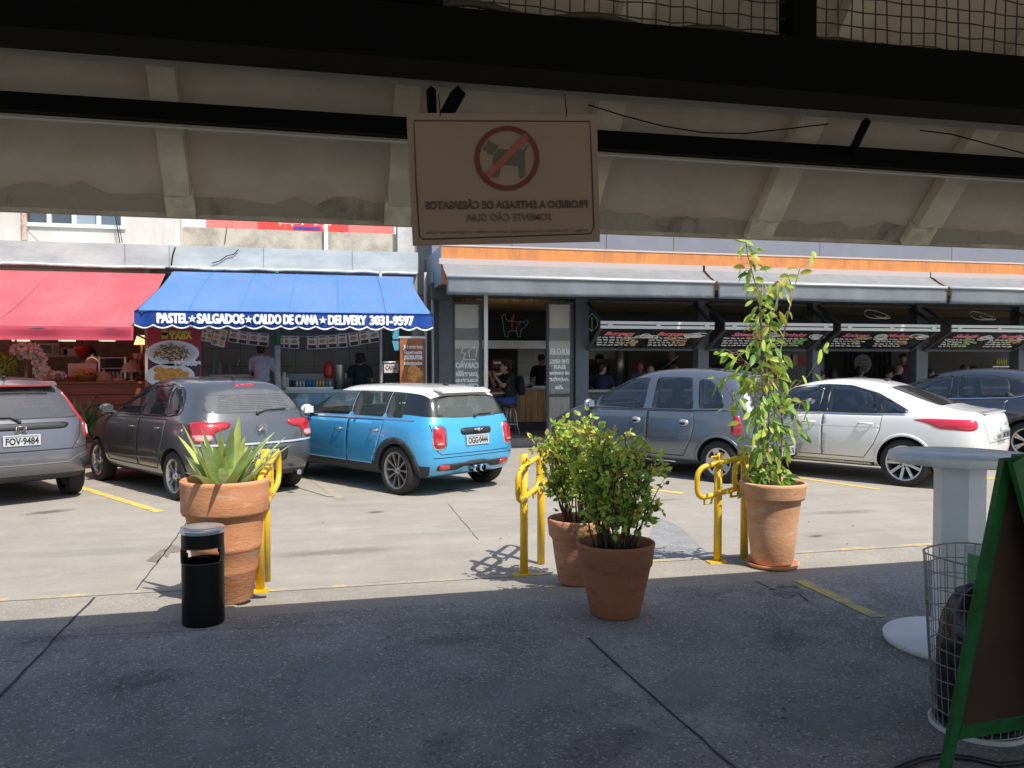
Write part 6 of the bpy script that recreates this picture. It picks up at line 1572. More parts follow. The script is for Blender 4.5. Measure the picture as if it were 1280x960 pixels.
for k, a in enumerate(((252, 411, 265, 427, 10, 'grid', 'pale photo card hanging crooked, leftmost behind the hanging banner'), (266, 411, 283, 433, 14, 'grid', 'tall tilted card of green and yellow dishes, second from the left'),
          (286, 413, 310, 429, 9, 2, 'wide card with two fried pastries left of the man in pale blue'), (311, 416, 336, 432, 6, 2, 'wide card with two fried pastries above the man in pale blue'),
          (349, 420, 361, 435, 0, 2, 'small double card just right of the green post'), (361.5, 420, 374, 436, 0, 1, 'card with one pastry, second right of the green post'),
          (384, 420, 396.5, 436.5, 0, 1, 'card with one pastry starting the right-hand row'), (397.5, 419, 409, 436, -2, 1, 'second card of the right-hand row'),
          (410, 418.5, 421.5, 435, -3, 1, 'third card of the right-hand row'), (422.5, 417, 434, 434.5, -4, 1, 'fourth card of the right-hand row'),
          (436, 415.5, 448, 432.5, -8, 1, 'fifth card of the right-hand row, tilting up'), (449, 413.5, 461, 430, -9, 1, 'sixth card of the right-hand row, tilting up'), (461, 411.5, 474, 428, -12, 1, 'last card of the right-hand row, highest and most tilted'))):
    card(*a[:4], YF + .25, a[4], a[5], a[6])
wire([atY(px, py, YF + .24) for px, py in ((250, 410), (285, 412), (336, 418), (384, 421), (434, 418), (476, 409))], .004, 'string', 'thin string carrying the photo menu cards', mat('pale_cable', (.45, .43, .40), .6))
# hanging banner
bn = thing('hanging_banner', 'tall red banner with food plates and yellow lettering, hung from the blue awning', 'banner')
YB_ = YAw + .9
x0, x1, z0, z1 = rect(184.5, 409, 251, 472, YB_); z0 = z1 - 2.0; W_ = x1 - x0; xc = (x0 + x1) / 2
def bpt(px, py): return atY(px, py, YB_)
MB().box(x0, x1, YB_, YB_ + .02, z0, z1).build('banner_sheet', mat('banner_red', (.42, .035, .04), .6, var=.1), bn)
MB().box(x0 - .02, x1 + .02, YB_ - .01, YB_ + .03, z1 + .001, z1 + .03).build('top_rod', M_alu, bn)
mb = MB(); a_, b_, c_, d_ = bpt(186, 447), bpt(250, 444), bpt(250, 480), bpt(186, 480); mb.prism([a_ + Vector((0, -.004, 0)), b_ + Vector((0, -.004, 0)), Vector((b_.x, a_.y - .004, z0)), Vector((a_.x, a_.y - .004, z0))], (0, .003, 0)); mb.build('dark_corner', mat('banner_dark', (.05, .035, .035), .6), bn)
def disc(name, px, py, rx, rz, dy, m, n=36):
    c = bpt(px, py); mb = MB(); pts = [(c.x + rx * math.cos(i * 2 * math.pi / n), YB_ + dy, c.z + rz * math.sin(i * 2 * math.pi / n)) for i in range(n)]
    mb.prism(pts, (0, .003, 0)); return mb.build(name, m, bn)
disc('plate', 216, 441.5, .40, .205, -.009, mat('plate_white', (.70, .72, .70), .5)); disc('plate_ring', 216, 441.5, .35, .165, -.012, mat('plate_grey2', (.55, .58, .56), .5))
disc('plate', 213, 470, .37, .20, -.009, mat('plate_white', (.70, .72, .70), .5))
rr = random.Random(11)
foods = [((.32, .13, .04), 'noodle_brown'), ((.45, .28, .08), 'noodle_gold'), ((.40, .04, .03), 'pepper_red'), ((.55, .50, .38), 'chicken'), ((.16, .20, .05), 'leaf_green'), ((.10, .05, .02), 'beef')]
for k in range(6):
    mb = MB()
    for _ in range(26):
        a = rr.uniform(0, 6.28); r_ = math.sqrt(rr.random()); c = bpt(216, 440)
        p = Vector((c.x - .02 + .24 * r_ * math.cos(a), YB_ - .014 - .002 * rr.random(), c.z - .01 + .14 * r_ * math.sin(a)))
        q = p + Vector((rr.uniform(-.07, .07), 0, rr.uniform(-.05, .05))); mb.tube([p, (p + q) / 2 + Vector((0, 0, rr.uniform(-.02, .02))), q], rr.uniform(.006, .015), 5)
    tag(mb.build('noodle_picture', mat(foods[k][1], foods[k][0], .6), bn), kind='stuff')
mb = MB()
for _ in range(40):
    c = bpt(216, 468); mb.ball((c.x + rr.uniform(-.22, .22), YB_ - .012, c.z + rr.uniform(-.10, .08)), (rr.uniform(.04, .09), .006, rr.uniform(.03, .06)), 8)
mb.build('pastry_picture', mat('pastry_orange', (.62, .28, .05), .6, var=.35, vscale=25), bn)
M_byel = mat('banner_yellow', (.75, .55, .06), .6)
text('lettering', 'PASTELARIA', .065, M_byel, bn, (bpt(225, 415.5).x, YB_ - .004, bpt(225, 415.5).z), RX90, width=.32, bold=.001, fat=.002)
text('lettering', 'TABA', .12, M_byel, bn, (bpt(226, 421).x, YB_ - .014, bpt(226, 421).z), RX90, width=.34, bold=.002, fat=.007)
text('lettering', 'Yakisoba', .13, mat('white_lettering', (.82, .82, .82), .6), bn, (bpt(234, 453.5).x, YB_ - .022, bpt(234, 453.5).z), RX90, width=.44, bold=.01)
mb = MB(); c = bpt(206, 418); mb.box(c.x - .045, c.x + .045, YB_ - .006, YB_ - .001, c.z - .07, c.z + .03); mb.lathe([(.05, -.006), (.05, -.001)], (c.x, YB_, c.z + .03), 14, 'Y'); mb.build('emblem', mat('banner_olive', (.40, .45, .05), .6), bn)
# orange poster at the right end of the snack bar
YP = YF - .5
ps = thing('food_poster', 'orange-brown poster stand with white script, right end of the snack bar', 'poster')
x0, x1, z0, z1 = rect(500, 423, 530, 475, YP); z0 = .1
MB().box(x0, x1, YP, YP + .05, z0, z1).build('poster_board', mat('poster_brown', (.42, .15, .05), .6, col2=(.20, .07, .03), vscale=2.5, lo=.4, hi=.6), ps)
MB().box(x0 - .03, x1 + .03, YP - .01, YP + .06, z1 + .001, z1 + .04).build('top_rail', M_alu, ps)
mb = MB()
rr = random.Random(8)
for _ in range(22): mb.ball(((x0 + x1) / 2 + rr.uniform(-.05, .17), YP - .003, zY(515, 466, YP) + rr.uniform(-.16, .14)), (rr.uniform(.04, .09), .005, rr.uniform(.03, .06)), 8)
mb.build('burger_picture', mat('burger_orange', (.62, .27, .07), .6, var=.35, vscale=20), ps)
for py, s_, w_, b_ in ((430.5, 'Já é muito bom', .36, .003), (437.5, 'Experimente', .33, .003), (444, 'PRODUTOS', .34, .008), (451, 'selecionados', .34, .003)):
    text('lettering', s_, .10, LET, ps, ((x0 + x1) / 2 + .02, YP - .008, zY(516, py + 3, YP)), RX90, width=w_, bold=b_)
# till with sign, blue pennants
tl_ = thing('till_sign', 'hand-painted white board reading caixa on a metal stand beside the orange poster', 'sign')
Yt = YF + .2; x0, x1, z0, z1 = rect(480, 454, 498, 466, Yt)
MB().box(x0, x1, Yt, Yt + .02, z0, z1).build('board', mat('board_white', (.62, .60, .56), .7), tl_)
text('lettering', 'CAIXA', .12, mat('ink_red', (.20, .03, .03), .6), tl_, ((x0 + x1) / 2, Yt - .003, (z0 + z1) / 2), RX90, width=(x1 - x0) * .8, bold=.002)
mb = MB(); mb.tube([(x0 - .04, Yt, .1), (x0 - .04, Yt, z1 + .02), (x1, Yt, z1 + .02)], .022, 8); mb.build('stand', M_alu, tl_)
for k, (py0, py1) in enumerate(((411, 424), (426, 438))):
    mb = MB(); x0, x1, z0, z1 = rect(488 + k * 2, py0, 500 + k, py1, YF + .4); mb.prism([(x0, YF + .4, z1), (x1, YF + .4, z1), (x1 - .03, YF + .4, z0), (x0 + .05, YF + .4, z0)], (0, .006, 0))
    tag(mb.build('blue_pennant', mat('pennant_blue', (.10, .38, .52), .6)), ['light blue flag hanging above the till sign, upper one', 'light blue flag hanging above the till sign, lower one'][k], 'flag', 'light blue flags by the till')
# drinks counter of the snack bar
dc = thing('display_counter', 'long glass and steel snack bar counter under the blue awning', 'counter')
x0, x1 = xY(255, YF + .15), xY(478, YF + .15); zt2 = zY(400, 487, YF + .15)
MB().box(x0, x1, YF + .15, YF + .75, .1, .45).build('counter_base', mat('steel_dull', (.30, .31, .31), .4, metal=.6), dc)
MB().box(x0 + .01, x1 - .01, YF + .17, YF + .2, .451, zt2 - .06).build('glass_front', mat('counter_glass', (.10, .14, .155), .08, spec=.9, coat=.5, col2=(.30, .38, .42), vscale=2.5, lo=.52, hi=.62), dc)
MB().box(x0 - .02, x1 + .02, YF + .12, YF + .78, zt2 - .06, zt2).build('counter_top', mat('steel_top', (.35, .35, .34), .3, metal=.7), dc)
xa = xY(357, YF + .3); xb = xY(416, YF + .3); zc0 = zY(385, 484, YF + .3)
cs = thing('can_rack', 'low steel tray rack holding rows of cans on the snack bar counter', 'rack')
MB().box(xa, xb, YF + .22, YF + .6, zt2 + .001, zt2 + .05).build('tray', mat('brushed_steel', (.5, .5, .48), .35, metal=.8), cs)
MB().box(xa, xb, YF + .55, YF + .6, zt2 + .051, zt2 + .30).build('back_panel', mat('glass_blue_grey', (.16, .21, .22), .2), cs)
cc = [(.03, .03, .03), (.35, .37, .38), (.30, .33, .34), (.03, .12, .32), (.03, .14, .36), (.45, .27, .16), (.4, .27, .1), (.03, .18, .33), (.32, .34, .35)]
for i in range(13):
    x_ = lerp(xa + .08, xb - .06, i / 12); c_ = cc[min(8, i * 9 // 13)]
    o = MB().lathe([(.026, 0), (.031, .01), (.031, .115), (.025, .125), (.001, .125)], (x_, YF + .32, zt2 + .051), 14).build('drink_can', mat('can%d' % min(8, i * 9 // 13), c_, .3, metal=.4))
    tag(o, ['black', 'silver', 'pale silver', 'dark blue', 'blue', 'copper', 'gold', 'teal blue', 'light silver'][min(8, i * 9 // 13)] + ' drink can in the front row of the steel tray', 'can', 'cans on the snack bar counter')
o = MB().lathe([(.085, 0), (.085, .44), (.09, .46), (.07, .50), (.001, .50)], (xY(424, YF + .4), YF + .4, zt2), 20).build('steel_urn', mat('brushed_steel', (.5, .5, .48), .35, metal=.8)); tag(o, 'tall polished steel urn on the counter left of the woman in black', 'urn')
o = MB().lathe([(.06, 0), (.06, .30), (.05, .34), (.001, .34)], (xY(431, YF + .5), YF + .5, zt2), 16).build('steel_flask', mat('steel_dark', (.14, .14, .14), .35, metal=.7)); tag(o, 'dark steel flask behind the polished urn', 'flask')
o = MB().lathe([(.08, 0), (.095, .08), (.10, .2), (.07, .28), (.03, .32), (.001, .32)], (xY(410.5, YF + .45), YF + .45, zt2 + .22), 16).build('red_jar', mat('red_gloss', (.45, .02, .02), .3)); tag(o, 'round red jar standing above the can tray', 'jar')
o = MB().lathe([(.03, 0), (.035, .05), (.035, .30), (.02, .34), (.001, .34)], (xY(355, YF + .3), YF + .3, zt2), 12).build('bottle', mat('bottle_pale', (.5, .52, .5), .3)); tag(o, 'pale slim bottle on the counter just right of the green post', 'bottle')
o = MB().box(xY(349, YF + .3), xY(361, YF + .3), YF + .3, YF + .6, zt2 + .001, zt2 + .25, bev=.01).build('steel_box', mat('steel_dull', (.30, .31, .31), .4, metal=.6)); tag(o, 'square dull steel box at the foot of the green post', 'box')
# vertical tile glints / shelf at the back
sh = thing('wall_shelf', 'pale steel shelf with jars at the back of the snack bar', 'shelf'); MB().box(xY(262, 18.6), xY(322, 18.6), 18.5, 18.8, zY(290, 471, 18.6), zY(290, 468, 18.6)).build('board', M_alu, sh)
for px, h_, c_ in ((266, .3, (.25, .35, .28)), (274, .22, (.4, .42, .38)), (287, .16, (.3, .3, .28))):
    o = MB().lathe([(.05, 0), (.06, .02), (.06, h_), (.03, h_ + .05), (.001, h_ + .05)], (xY(px, 18.6), 18.65, zY(290, 468, 18.6)), 14).build('jar', mat('jar%d' % px, c_, .4)); tag(o, {266: 'tall green jar on the back shelf', 274: 'grey jar on the back shelf', 287: 'low dark jar on the back shelf'}[px], 'jar', 'jars on the back shelf')
# ---------------------------------------------------------------- bakery
bk = thing('bakery_counter', 'dark reddish wooden plank counter of the bakery behind the two grey cars', 'counter')
Yk = 16.6; x0, x1 = -12, xY(183, Yk); zt3 = zY(130, 477, Yk)
M_wd = mat('reddish_wood', (.17, .05, .025), .5, col2=(.28, .10, .045), vscale=3, stretch=(.4, 1, 5), lo=.35, hi=.65)
for i in range(6):
    z_ = .1 + (zt3 - .14) * i / 6; MB().box(x0, x1, Yk, Yk + .06 + (i % 2) * .015, z_ + .006, z_ + (zt3 - .14) / 6 - .006).build('plank', M_wd, bk)
MB().box(x0, x1, Yk - .05, Yk + .7, zt3 - .035, zt3).build('counter_top', mat('counter_wood', (.22, .09, .04), .4), bk)
MB().box(x0, x1, Yk + .1, Yk + .6, .1, zt3 - .04).build('carcass', M_dark, bk)
def onk(name, px, prof, lab, cat, m, Yo=.3, z=None, grp=None, n=24):
    o = MB().lathe(prof, (xY(px, Yk + Yo), Yk + Yo, zt3 if z is None else z), n).build(name, m); return tag(o, lab, cat, grp)
M_mesh = mat('beige_mesh', (.40, .29, .23), .8, bump=.3, bscale=90)
dome = lambda r, h: [(r, 0), (r, .02), (r * .93, h * .45), (r * .7, h * .8), (r * .3, h * .97), (.02, h), (.015, h + .04), (.001, h + .045)]
onk('food_cover', 129, dome(.17, .18), 'beige mesh food dome in the middle of the bakery counter', 'food cover', M_mesh, grp='mesh food covers on the bakery counter')
onk('food_cover', 148, dome(.13, .07), 'low flat mesh food dome next to the middle one', 'food cover', M_mesh, grp='mesh food covers on the bakery counter')
onk('food_cover', 59, [(.20, 0), (.19, .06), (.12, .16), (.02, .28), (.001, .30)], 'pointed beige cone cover right of the white flowers', 'food cover', M_mesh, grp='mesh food covers on the bakery counter')
cs2 = thing('cake_stand', 'white footed cake stand under a mesh dome at the right of the bakery counter', 'cake stand', (xY(164, Yk + .3), Yk + .3, zt3))
MB().lathe([(.08, 0), (.07, .015), (.02, .03), (.02, .16), (.19, .18), (.20, .20), (.001, .20)], n=24).build('stand', mat('milk_glass', (.6, .58, .55), .3), cs2)
MB().lathe([(r, h + .2) for r, h in dome(.17, .16)], n=24).build('dome', M_mesh, cs2)
onk('food_cover', 115, [(r, h + .0) for r, h in dome(.12, .14)], 'small mesh food dome on the white box', 'food cover', M_mesh, Yo=.5, z=zt3 + .33, grp='mesh food covers on the bakery counter')
o = MB().box(xY(85, Yk + .4), xY(120.5, Yk + .4), Yk + .35, Yk + .6, zt3 + .08, zt3 + .33, bev=.01).build('white_box', mat('box_white', (.58, .55, .5), .6)); tag(o, 'white rectangular box case raised on the bakery counter', 'box')
o = MB().box(xY(86, Yk + .4), xY(96, Yk + .4), Yk + .36, Yk + .55, zt3, zt3 + .079).build('wooden_block', M_wd); tag(o, 'wooden block carrying the white box', 'block')
bs = thing('bread_basket', 'wicker basket of golden bread in the middle of the bakery counter', 'basket', (xY(108, Yk + .2), Yk + .2, zt3))
MB().lathe([(.14, 0), (.20, .10), (.21, .12), (.19, .12), (.13, .01), (.001, .01)], n=24).build('basket', mat('wicker', (.30, .14, .05), .8, bump=.8, bscale=80), bs)
rr = random.Random(6)
for k in range(9):
    a = k * .7; MB().ball((.1 * math.cos(a) * (k > 0), .07 * math.sin(a), .13 + .03 * (k % 3)), (.075, .05, .05), 12, Matrix.Rotation(a, 3, 'Z')).build('bread_roll', mat('bread_gold', (.50, .22, .06), .6, var=.35, vscale=14), bs)
dcs = thing('pastry_cabinet', 'black-framed glass pastry cabinet on the bakery counter', 'cabinet')
Yc2 = Yk + .35; x0, x1 = xY(122, Yc2), xY(157, Yc2); z1 = zY(140, 446, Yc2)
for xx in (x0, x1 - .035): MB().box(xx, xx + .035, Yc2, Yc2 + .04, zt3, z1).build('post', M_alu, dcs)
for k, z_ in enumerate((zt3 + .02, (zt3 + z1) / 2, z1 - .03)): MB().box(x0 + .036, x1 - .036, Yc2 + .005, Yc2 + .36, z_, z_ + .02).build('shelf', mat('cab_shelf', (.35, .35, .34), .4), dcs)
MB().box(x0 + .036, x1 - .036, Yc2 + .365, Yc2 + .38, zt3, z1).build('back', M_dark, dcs)
for k in range(7):
    MB().box(x0 + .08 + k * .068, x0 + .13 + k * .068, Yc2 + .1, Yc2 + .2, zt3 + .041, zt3 + .041 + .14, bev=.006).build('tub', mat(('tub_white', 'tub_blue')[k % 2], ((.5, .5, .5), (.25, .35, .42))[k % 2], .5), dcs)
# upper shelf: microwave, jars, red lamp
us = thing('upper_shelf', 'pale shelf along the back wall of the bakery', 'shelf'); MB().box(-12, xY(128, 18.9), 18.8, 19.3, zY(80, 446, 18.8), zY(80, 444, 18.8)).build('board', mat('shelf_beige', (.40, .33, .25), .6), us)
zsu = zY(80, 444, 18.8)
mw = thing('microwave_oven', 'beige microwave oven with dark door on the bakery shelf', 'microwave'); x0, x1, z0, z1 = rect(47, 429, 74, 444, 18.8)
MB().box(x0, x1, 18.8, 19.2, zsu + .001, z1, bev=.01).build('case', mat('micro_beige', (.42, .37, .28), .5), mw)
MB().box(lerp(x0, x1, .08), lerp(x0, x1, .64), 18.785, 18.799, zsu + .04, z1 - .04).build('door', mat('micro_dark', (.03, .025, .02), .2), mw)
MB().box(lerp(x0, x1, .75), lerp(x0, x1, .93), 18.785, 18.799, zsu + .03, z1 - .03).build('key_panel', mat('micro_panel', (.20, .17, .13), .5), mw)
for px, w_, h_, c_, nm, lb_ in ((79, .10, .16, (.35, .3, .24), 'tin', 'beige tin on the bakery shelf right of the microwave'), (88, .14, .14, (.45, .42, .36), 'coffee_maker', 'small pale coffee maker on the bakery shelf')):
    o = MB().box(xY(px, 18.9) - w_, xY(px, 18.9) + w_, 18.85, 19.1, zsu + .001, zsu + h_, bev=.015).build(nm, mat('tin%d' % px, c_, .5)); tag(o, lb_, nm.replace('_', ' '))
rl = thing('red_lamp', 'heart-shaped red pendant lamp over the bakery shelf', 'lamp'); c = atY(103, 437, 18.3)
mb = MB(); mb.lathe([(.001, -.20), (.03, -.18), (.12, -.05), (.17, .04), (.15, .09), (.08, .11), (.001, .09)], c, 24); mb.build('shade', mat('red_gloss', (.45, .02, .02), .3), rl); MB().tube([c + Vector((0, 0, .1)), c + Vector((0, 0, .9))], .006, 5).build('cord', M_black, rl)
tlp = thing('table_lamp', 'small lamp with a glowing cream shade beside the red banner', 'lamp'); c = atY(177, 425, 17.4)
MB().lathe([(.14, -.09), (.08, .09)], c, 24, cap=False).build('lamp_shade', mat('lamp_glow', (.8, .6, .3), .6, emit=(1, .7, .3), estr=1.1), tlp); MB().tube([c + Vector((0, 0, -.05)), c + Vector((0, 0, -.75))], .02, 8).build('stem', mat('lamp_wood', (.25, .15, .08), .5), tlp)
MB().lathe([(.09, -.80), (.09, -.76), (.02, -.74)], c, 16).build('foot', mat('lamp_wood', (.25, .15, .08), .5), tlp)
# side rack of red boxes under the lamp
sr = thing('side_rack', 'narrow dark rack with red and white packets under the table lamp', 'rack'); Yr = 17.3; x0, x1 = xY(159, Yr), xY(184, Yr)
for k, py in enumerate((449, 458, 468, 478)):
    z_ = zY(170, py, Yr); MB().box(x0, x1, Yr, Yr + .3, z_ - .015, z_).build('shelf', M_wd, sr)
    for j in range(4):
        MB().box(lerp(x0, x1, j / 4 + .03), lerp(x0, x1, j / 4 + .2), Yr + .02, Yr + .15, z_ + .001, z_ + .11, bev=.005).build('packet', mat(('packet_red', 'packet_cream', 'packet_pink')[(j + k) % 3], ((.40, .04, .03), (.5, .42, .32), (.42, .2, .18))[(j + k) % 3], .6), sr)
for xx in (x0, x1 - .03): MB().box(xx, xx + .03, Yr - .002, Yr + .02, .1, zY(170, 440, Yr)).build('post', M_dark, sr)
# ceiling lights under the red awning
for px in (25, 83, 133):
    o = MB().box(xY(px - 8, 17.0), xY(px + 8, 17.0), 16.9, 17.2, zY(px, 426.5, 17.0), zY(px, 424, 17.0)).build('ceiling_lamp', mat('tube_glow', (.8, .7, .5), .5, emit=(1, .8, .5), estr=.9)); tag(o, {25: 'first lit ceiling lamp under the red valance, leftmost', 83: 'second lit ceiling lamp under the red valance', 133: 'third lit ceiling lamp under the red valance'}[px], 'lamp', 'ceiling lamps of the bakery')
# framed notice sheets and round notice on the inner walls of the grill
for px0, px1, c_, lb_ in ((1039 - 56, 1047 - 56, (.45, .50, .52), 'pale blue notice sheet on the inner wall, second window'), (988, 997, (.52, .46, .42), 'cream notice sheet with pink print on the inner wall, second window'), (998.5, 1006, (.55, .10, .08), 'red notice sheet on the inner wall, second window')):
    mb = MB(); pbox(mb, px0, 443, px1, 457, 18.2, .02); tag(mb.build('notice_sheet', mat('notice%d' % int(px0), c_, .7, var=.25, vscale=25)), lb_, 'notice', 'notice sheets in the second window')
rn = thing('round_notice', 'round grey notice disc with small dark writing in the third window', 'notice'); c = atY(1078, 455, 18.0)
mb = MB(); mb.lathe([(.24, 0), (.24, -.02)], c, 36, 'Y'); mb.build('disc', mat('disc_grey', (.30, .30, .28), .7), rn)
for k, s_ in enumerate(('o churrasco', 'mais gostoso', 'da feira')):
    text('lettering', s_, .06, M_ink, rn, (c.x, c.y - .025, c.z + .10 - k * .075), RX90, width=.36 - .05 * (k == 2))
text('lettering', 'BBQ', .09, mat('ink_red', (.20, .03, .03), .6), rn, (c.x, c.y - .025, c.z - .14), RX90, width=.2, bold=.006)
cp = thing('wall_curtain', 'pleated grey plastic curtain behind the third window', 'curtain')
link('fabric', sheet_grid(xY(1055, 18.6), xY(1112, 18.6), [(18.6, zY(1080, 425, 18.6)), (18.6, .2)], 80, lambda u, v, p: Vector((p.x, p.y + .05 * math.sin(u * 60), p.z))), cp, mat('curtain_grey', (.20, .21, .24), .6, var=.3, vscale=10), True)
mb = MB()
for r_ in range(3):
    for k_ in range(5): mb.lathe([(.025, 0), (.03, .1), (.012, .16), (.012, .2)], (xY(1248, 19.0) + (k_ - 2) * .07, 19.0, zY(1248, 456 - r_ * 8, 19.0)), 8)
bsf = thing('bottle_shelf', 'lit shelf with a few yellow bottles in the fourth window', 'shelf')
MB().box(xY(1236, 19.05), xY(1266, 19.05), 18.9, 19.1, zY(1250, 459, 19.0), zY(1250, 457.5, 19.0)).build('board', M_alu, bsf)
mb.b.free()
for k_ in range(5):
    MB().lathe([(.028, 0), (.03, .12), (.012, .18), (.012, .22)], (xY(1252, 19.0) + (k_ - 2) * .075, 19.0, zY(1250, 457.5, 19.0)), 10).build('bottle', mat('bottle_yellow', (.55, .50, .08), .3), bsf)
# towel roll stand seen between cook and customers
o = MB().lathe([(.10, 0), (.10, .9)], (xY(775, 18.4), 18.4, zY(775, 480, 18.4)), 16).build('steel_dispenser', mat('brushed_steel', (.5, .5, .48), .35, metal=.8)); tag(o, 'tall steel dispenser between the man in navy and the red-haired woman', 'dispenser')
# white flowers, green plant and little bouquet
def leaf_cloud(name, c, r, n, size, m, parent, seed=1, flat=.3):
    rr = random.Random(seed); mb = MB()
    for _ in range(n):
        v = Vector((rr.gauss(0, 1), rr.gauss(0, 1), rr.gauss(0, 1))).normalized() * (rr.random() ** .4)
        p = Vector(c) + Vector((v.x * r[0], v.y * r[1], v.z * r[2])); a = Vector((rr.gauss(0, 1), rr.gauss(0, 1), rr.gauss(0, 1))).normalized(); b_ = a.orthogonal().normalized(); s_ = size * rr.uniform(.6, 1.2)
        mb.mi = 0; mb.poly([p - a * s_, p + b_ * s_ * flat * 1.4, p + a * s_, p - b_ * s_ * flat * 1.4])
    return mb.build(name, m, parent)
fl = thing('flower_arrangement', 'tall trailing arrangement of white flowers at the left of the bakery', 'flowers'); c = atY(33, 448, 15.9)
MB().lathe([(.09, -.9), (.06, -.6), (.03, -.3), (.05, .0)], c, 16).build('vase', mat('vase_brown', (.22, .15, .10), .6), fl)
leaf_cloud('blossom', c + Vector((0, 0, .13)), (.26, .2, .16), 520, .035, mat('white_petals', (.72, .72, .70), .7), fl, 2, .6)
leaf_cloud('blossom', c + Vector((.22, 0, -.12)), (.13, .12, .25), 260, .03, mat('white_petals', (.72, .72, .70), .7), fl, 3, .6)
leaf_cloud('leaves', c + Vector((-.12, 0, .02)), (.22, .16, .3), 120, .04, mat('grey_leaf', (.16, .20, .12), .7), fl, 4)
gp = thing('potted_shrub', 'bright green leafy shrub at the left edge behind the violet-grey car', 'shrub'); c = atY(3, 455, 15.8)
leaf_cloud('leaves', c, (.24, .2, .22), 420, .05, mat('lime_leaf', (.24, .36, .05), .6, var=.3, vscale=9), gp, 5); MB().lathe([(.12, -1.45), (.17, -1.05), (.15, -1.05)], c, 16).build('pot', mat('terracotta_plain', (.40, .17, .08), .8), gp)
MB().tube([c + Vector((0, 0, -1.1)), c], .02, 6).build('stem', mat('stem_brown', (.12, .08, .05), .8), gp)
bq = thing('small_bouquet', 'little white bouquet on the bakery counter behind the violet-grey car roof', 'flowers'); c = Vector((xY(70, Yk), Yk + .1, zt3 + .12))
leaf_cloud('blossom', c, (.13, .1, .08), 160, .025, mat('white_petals', (.72, .72, .70), .7), bq, 6, .6); MB().lathe([(.05, -.12), (.07, -.03), (.06, .02)], c, 14).build('vase', mat('vase_brown', (.22, .15, .10), .6), bq)
# broad-leaved plants between the two grey cars
bl = thing('broadleaf_plant', 'tall broad-leaved plant between the violet-grey and dark grey cars', 'plant'); g_ = atZ(106, 566, 0); g_ = Vector((xY(106, 15.2), 15.2, 0))
rr = random.Random(9)
def strap(mb, base, dirv, L_, w_, droop, n=8, fold=.25, sd=None):
    dirv = Vector(dirv).normalized(); side = dirv.cross(Vector((0, 0, 1))); side = side.normalized() if side.length > .01 else Vector((1, 0, 0)); p = Vector(base); pr = None; d = dirv.copy()
    for i in range(n + 1):
        t = i / n; w = w_ * (math.sin(math.pi * min(1, t * .82 + .16)) ** .8) * (1 if t < .999 else .02)
        up = side.cross(d).normalized() * (1 if side.cross(d).z > 0 else -1)
        row = [mb.b.verts.new(p - side * w + up * w * fold), mb.b.verts.new(p), mb.b.verts.new(p + side * w + up * w * fold)]
        if pr:
            for a, b_ in ((0, 1), (1, 2)):
                f = mb.b.faces.new((pr[a], pr[b_], row[b_], row[a])); f.smooth = True; f.material_index = mb.mi
        pr = row; d = (d + Vector((0, 0, -droop / n))).normalized(); p = p + d * (L_ / n)
mb = MB()
for k in range(22):
    a = rr.uniform(0, 6.28); strap(mb, g_ + Vector((rr.uniform(-.2, .2), 0, .25 + rr.uniform(0, .35))), (math.cos(a) * .45, math.sin(a) * .3, 1), rr.uniform(.5, .85), .05, rr.uniform(.1, .7))
mb.build('leaves', mat('broad_leaf', (.10, .20, .05), .5, var=.35, vscale=5), bl); MB().lathe([(.16, 0), (.22, .35), (.2, .35)], g_, 18).build('pot', mat('terracotta_plain', (.40, .17, .08), .8), bl)
# ================================================================ FOREGROUND
def terracotta(name, c1, c2, c3, sc=3.0):
    m = bpy.data.materials.new(name); m.use_nodes = True; n = m.node_tree; b = n.nodes['Principled BSDF']; b.inputs['Roughness'].default_value = .8
    tc = n.nodes.new('ShaderNodeTexCoord')
    def noise(s, d, st=(1, 1, 1)):
        mp = n.nodes.new('ShaderNodeMapping'); mp.inputs['Scale'].default_value = st; n.links.new(tc.outputs['Object'], mp.inputs[0])
        t = n.nodes.new('ShaderNodeTexNoise'); t.inputs['Scale'].default_value = s; t.inputs['Detail'].default_value = d; t.inputs['Roughness'].default_value = .7; n.links.new(mp.outputs[0], t.inputs['Vector']); return t.outputs[0]
    def mix(f, a, c, A, Bc, amt=1):
        r = n.nodes.new('ShaderNodeMapRange'); n.links.new(f, r.inputs[0]); r.inputs[1].default_value = a; r.inputs[2].default_value = c; r.inputs[4].default_value = amt
        x = n.nodes.new('ShaderNodeMix'); x.data_type = 'RGBA'; n.links.new(r.outputs[0], x.inputs[0])
        for s_, q in ((6, A), (7, Bc)):
            if isinstance(q, tuple): x.inputs[s_].default_value = (*q, 1)
            else: n.links.new(q, x.inputs[s_])
        return x.outputs[2]
    c = mix(noise(sc, 6, (1, 1, 2.2)), .35, .65, c1, c2)
    c = mix(noise(sc * 1.6, 9, (1, 1, 3.5)), .54, .68, c, c3, .8)
    c = mix(noise(38, 4), .6, .75, c, tuple(v * .5 for v in c1), .7)
    n.links.new(c, b.inputs['Base Color']); bp = n.nodes.new('ShaderNodeBump'); bp.inputs['Strength'].default_value = .35; bp.inputs['Distance'].default_value = .012
    n.links.new(noise(22, 6, (1, 1, 3)), bp.inputs['Height']); n.links.new(bp.outputs[0], b.inputs['Normal']); MATS[name] = m; return m
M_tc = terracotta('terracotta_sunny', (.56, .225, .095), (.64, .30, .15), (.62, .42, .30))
M_tc2 = terracotta('terracotta_shaded', (.32, .115, .055), (.38, .155, .08), (.16, .08, .05))  # darker copy of the clay, with the front pot's shade in its colour
M_soil = mat('soil', (.06, .04, .03), .95, var=.4, vscale=20, bump=1.0, bscale=30)
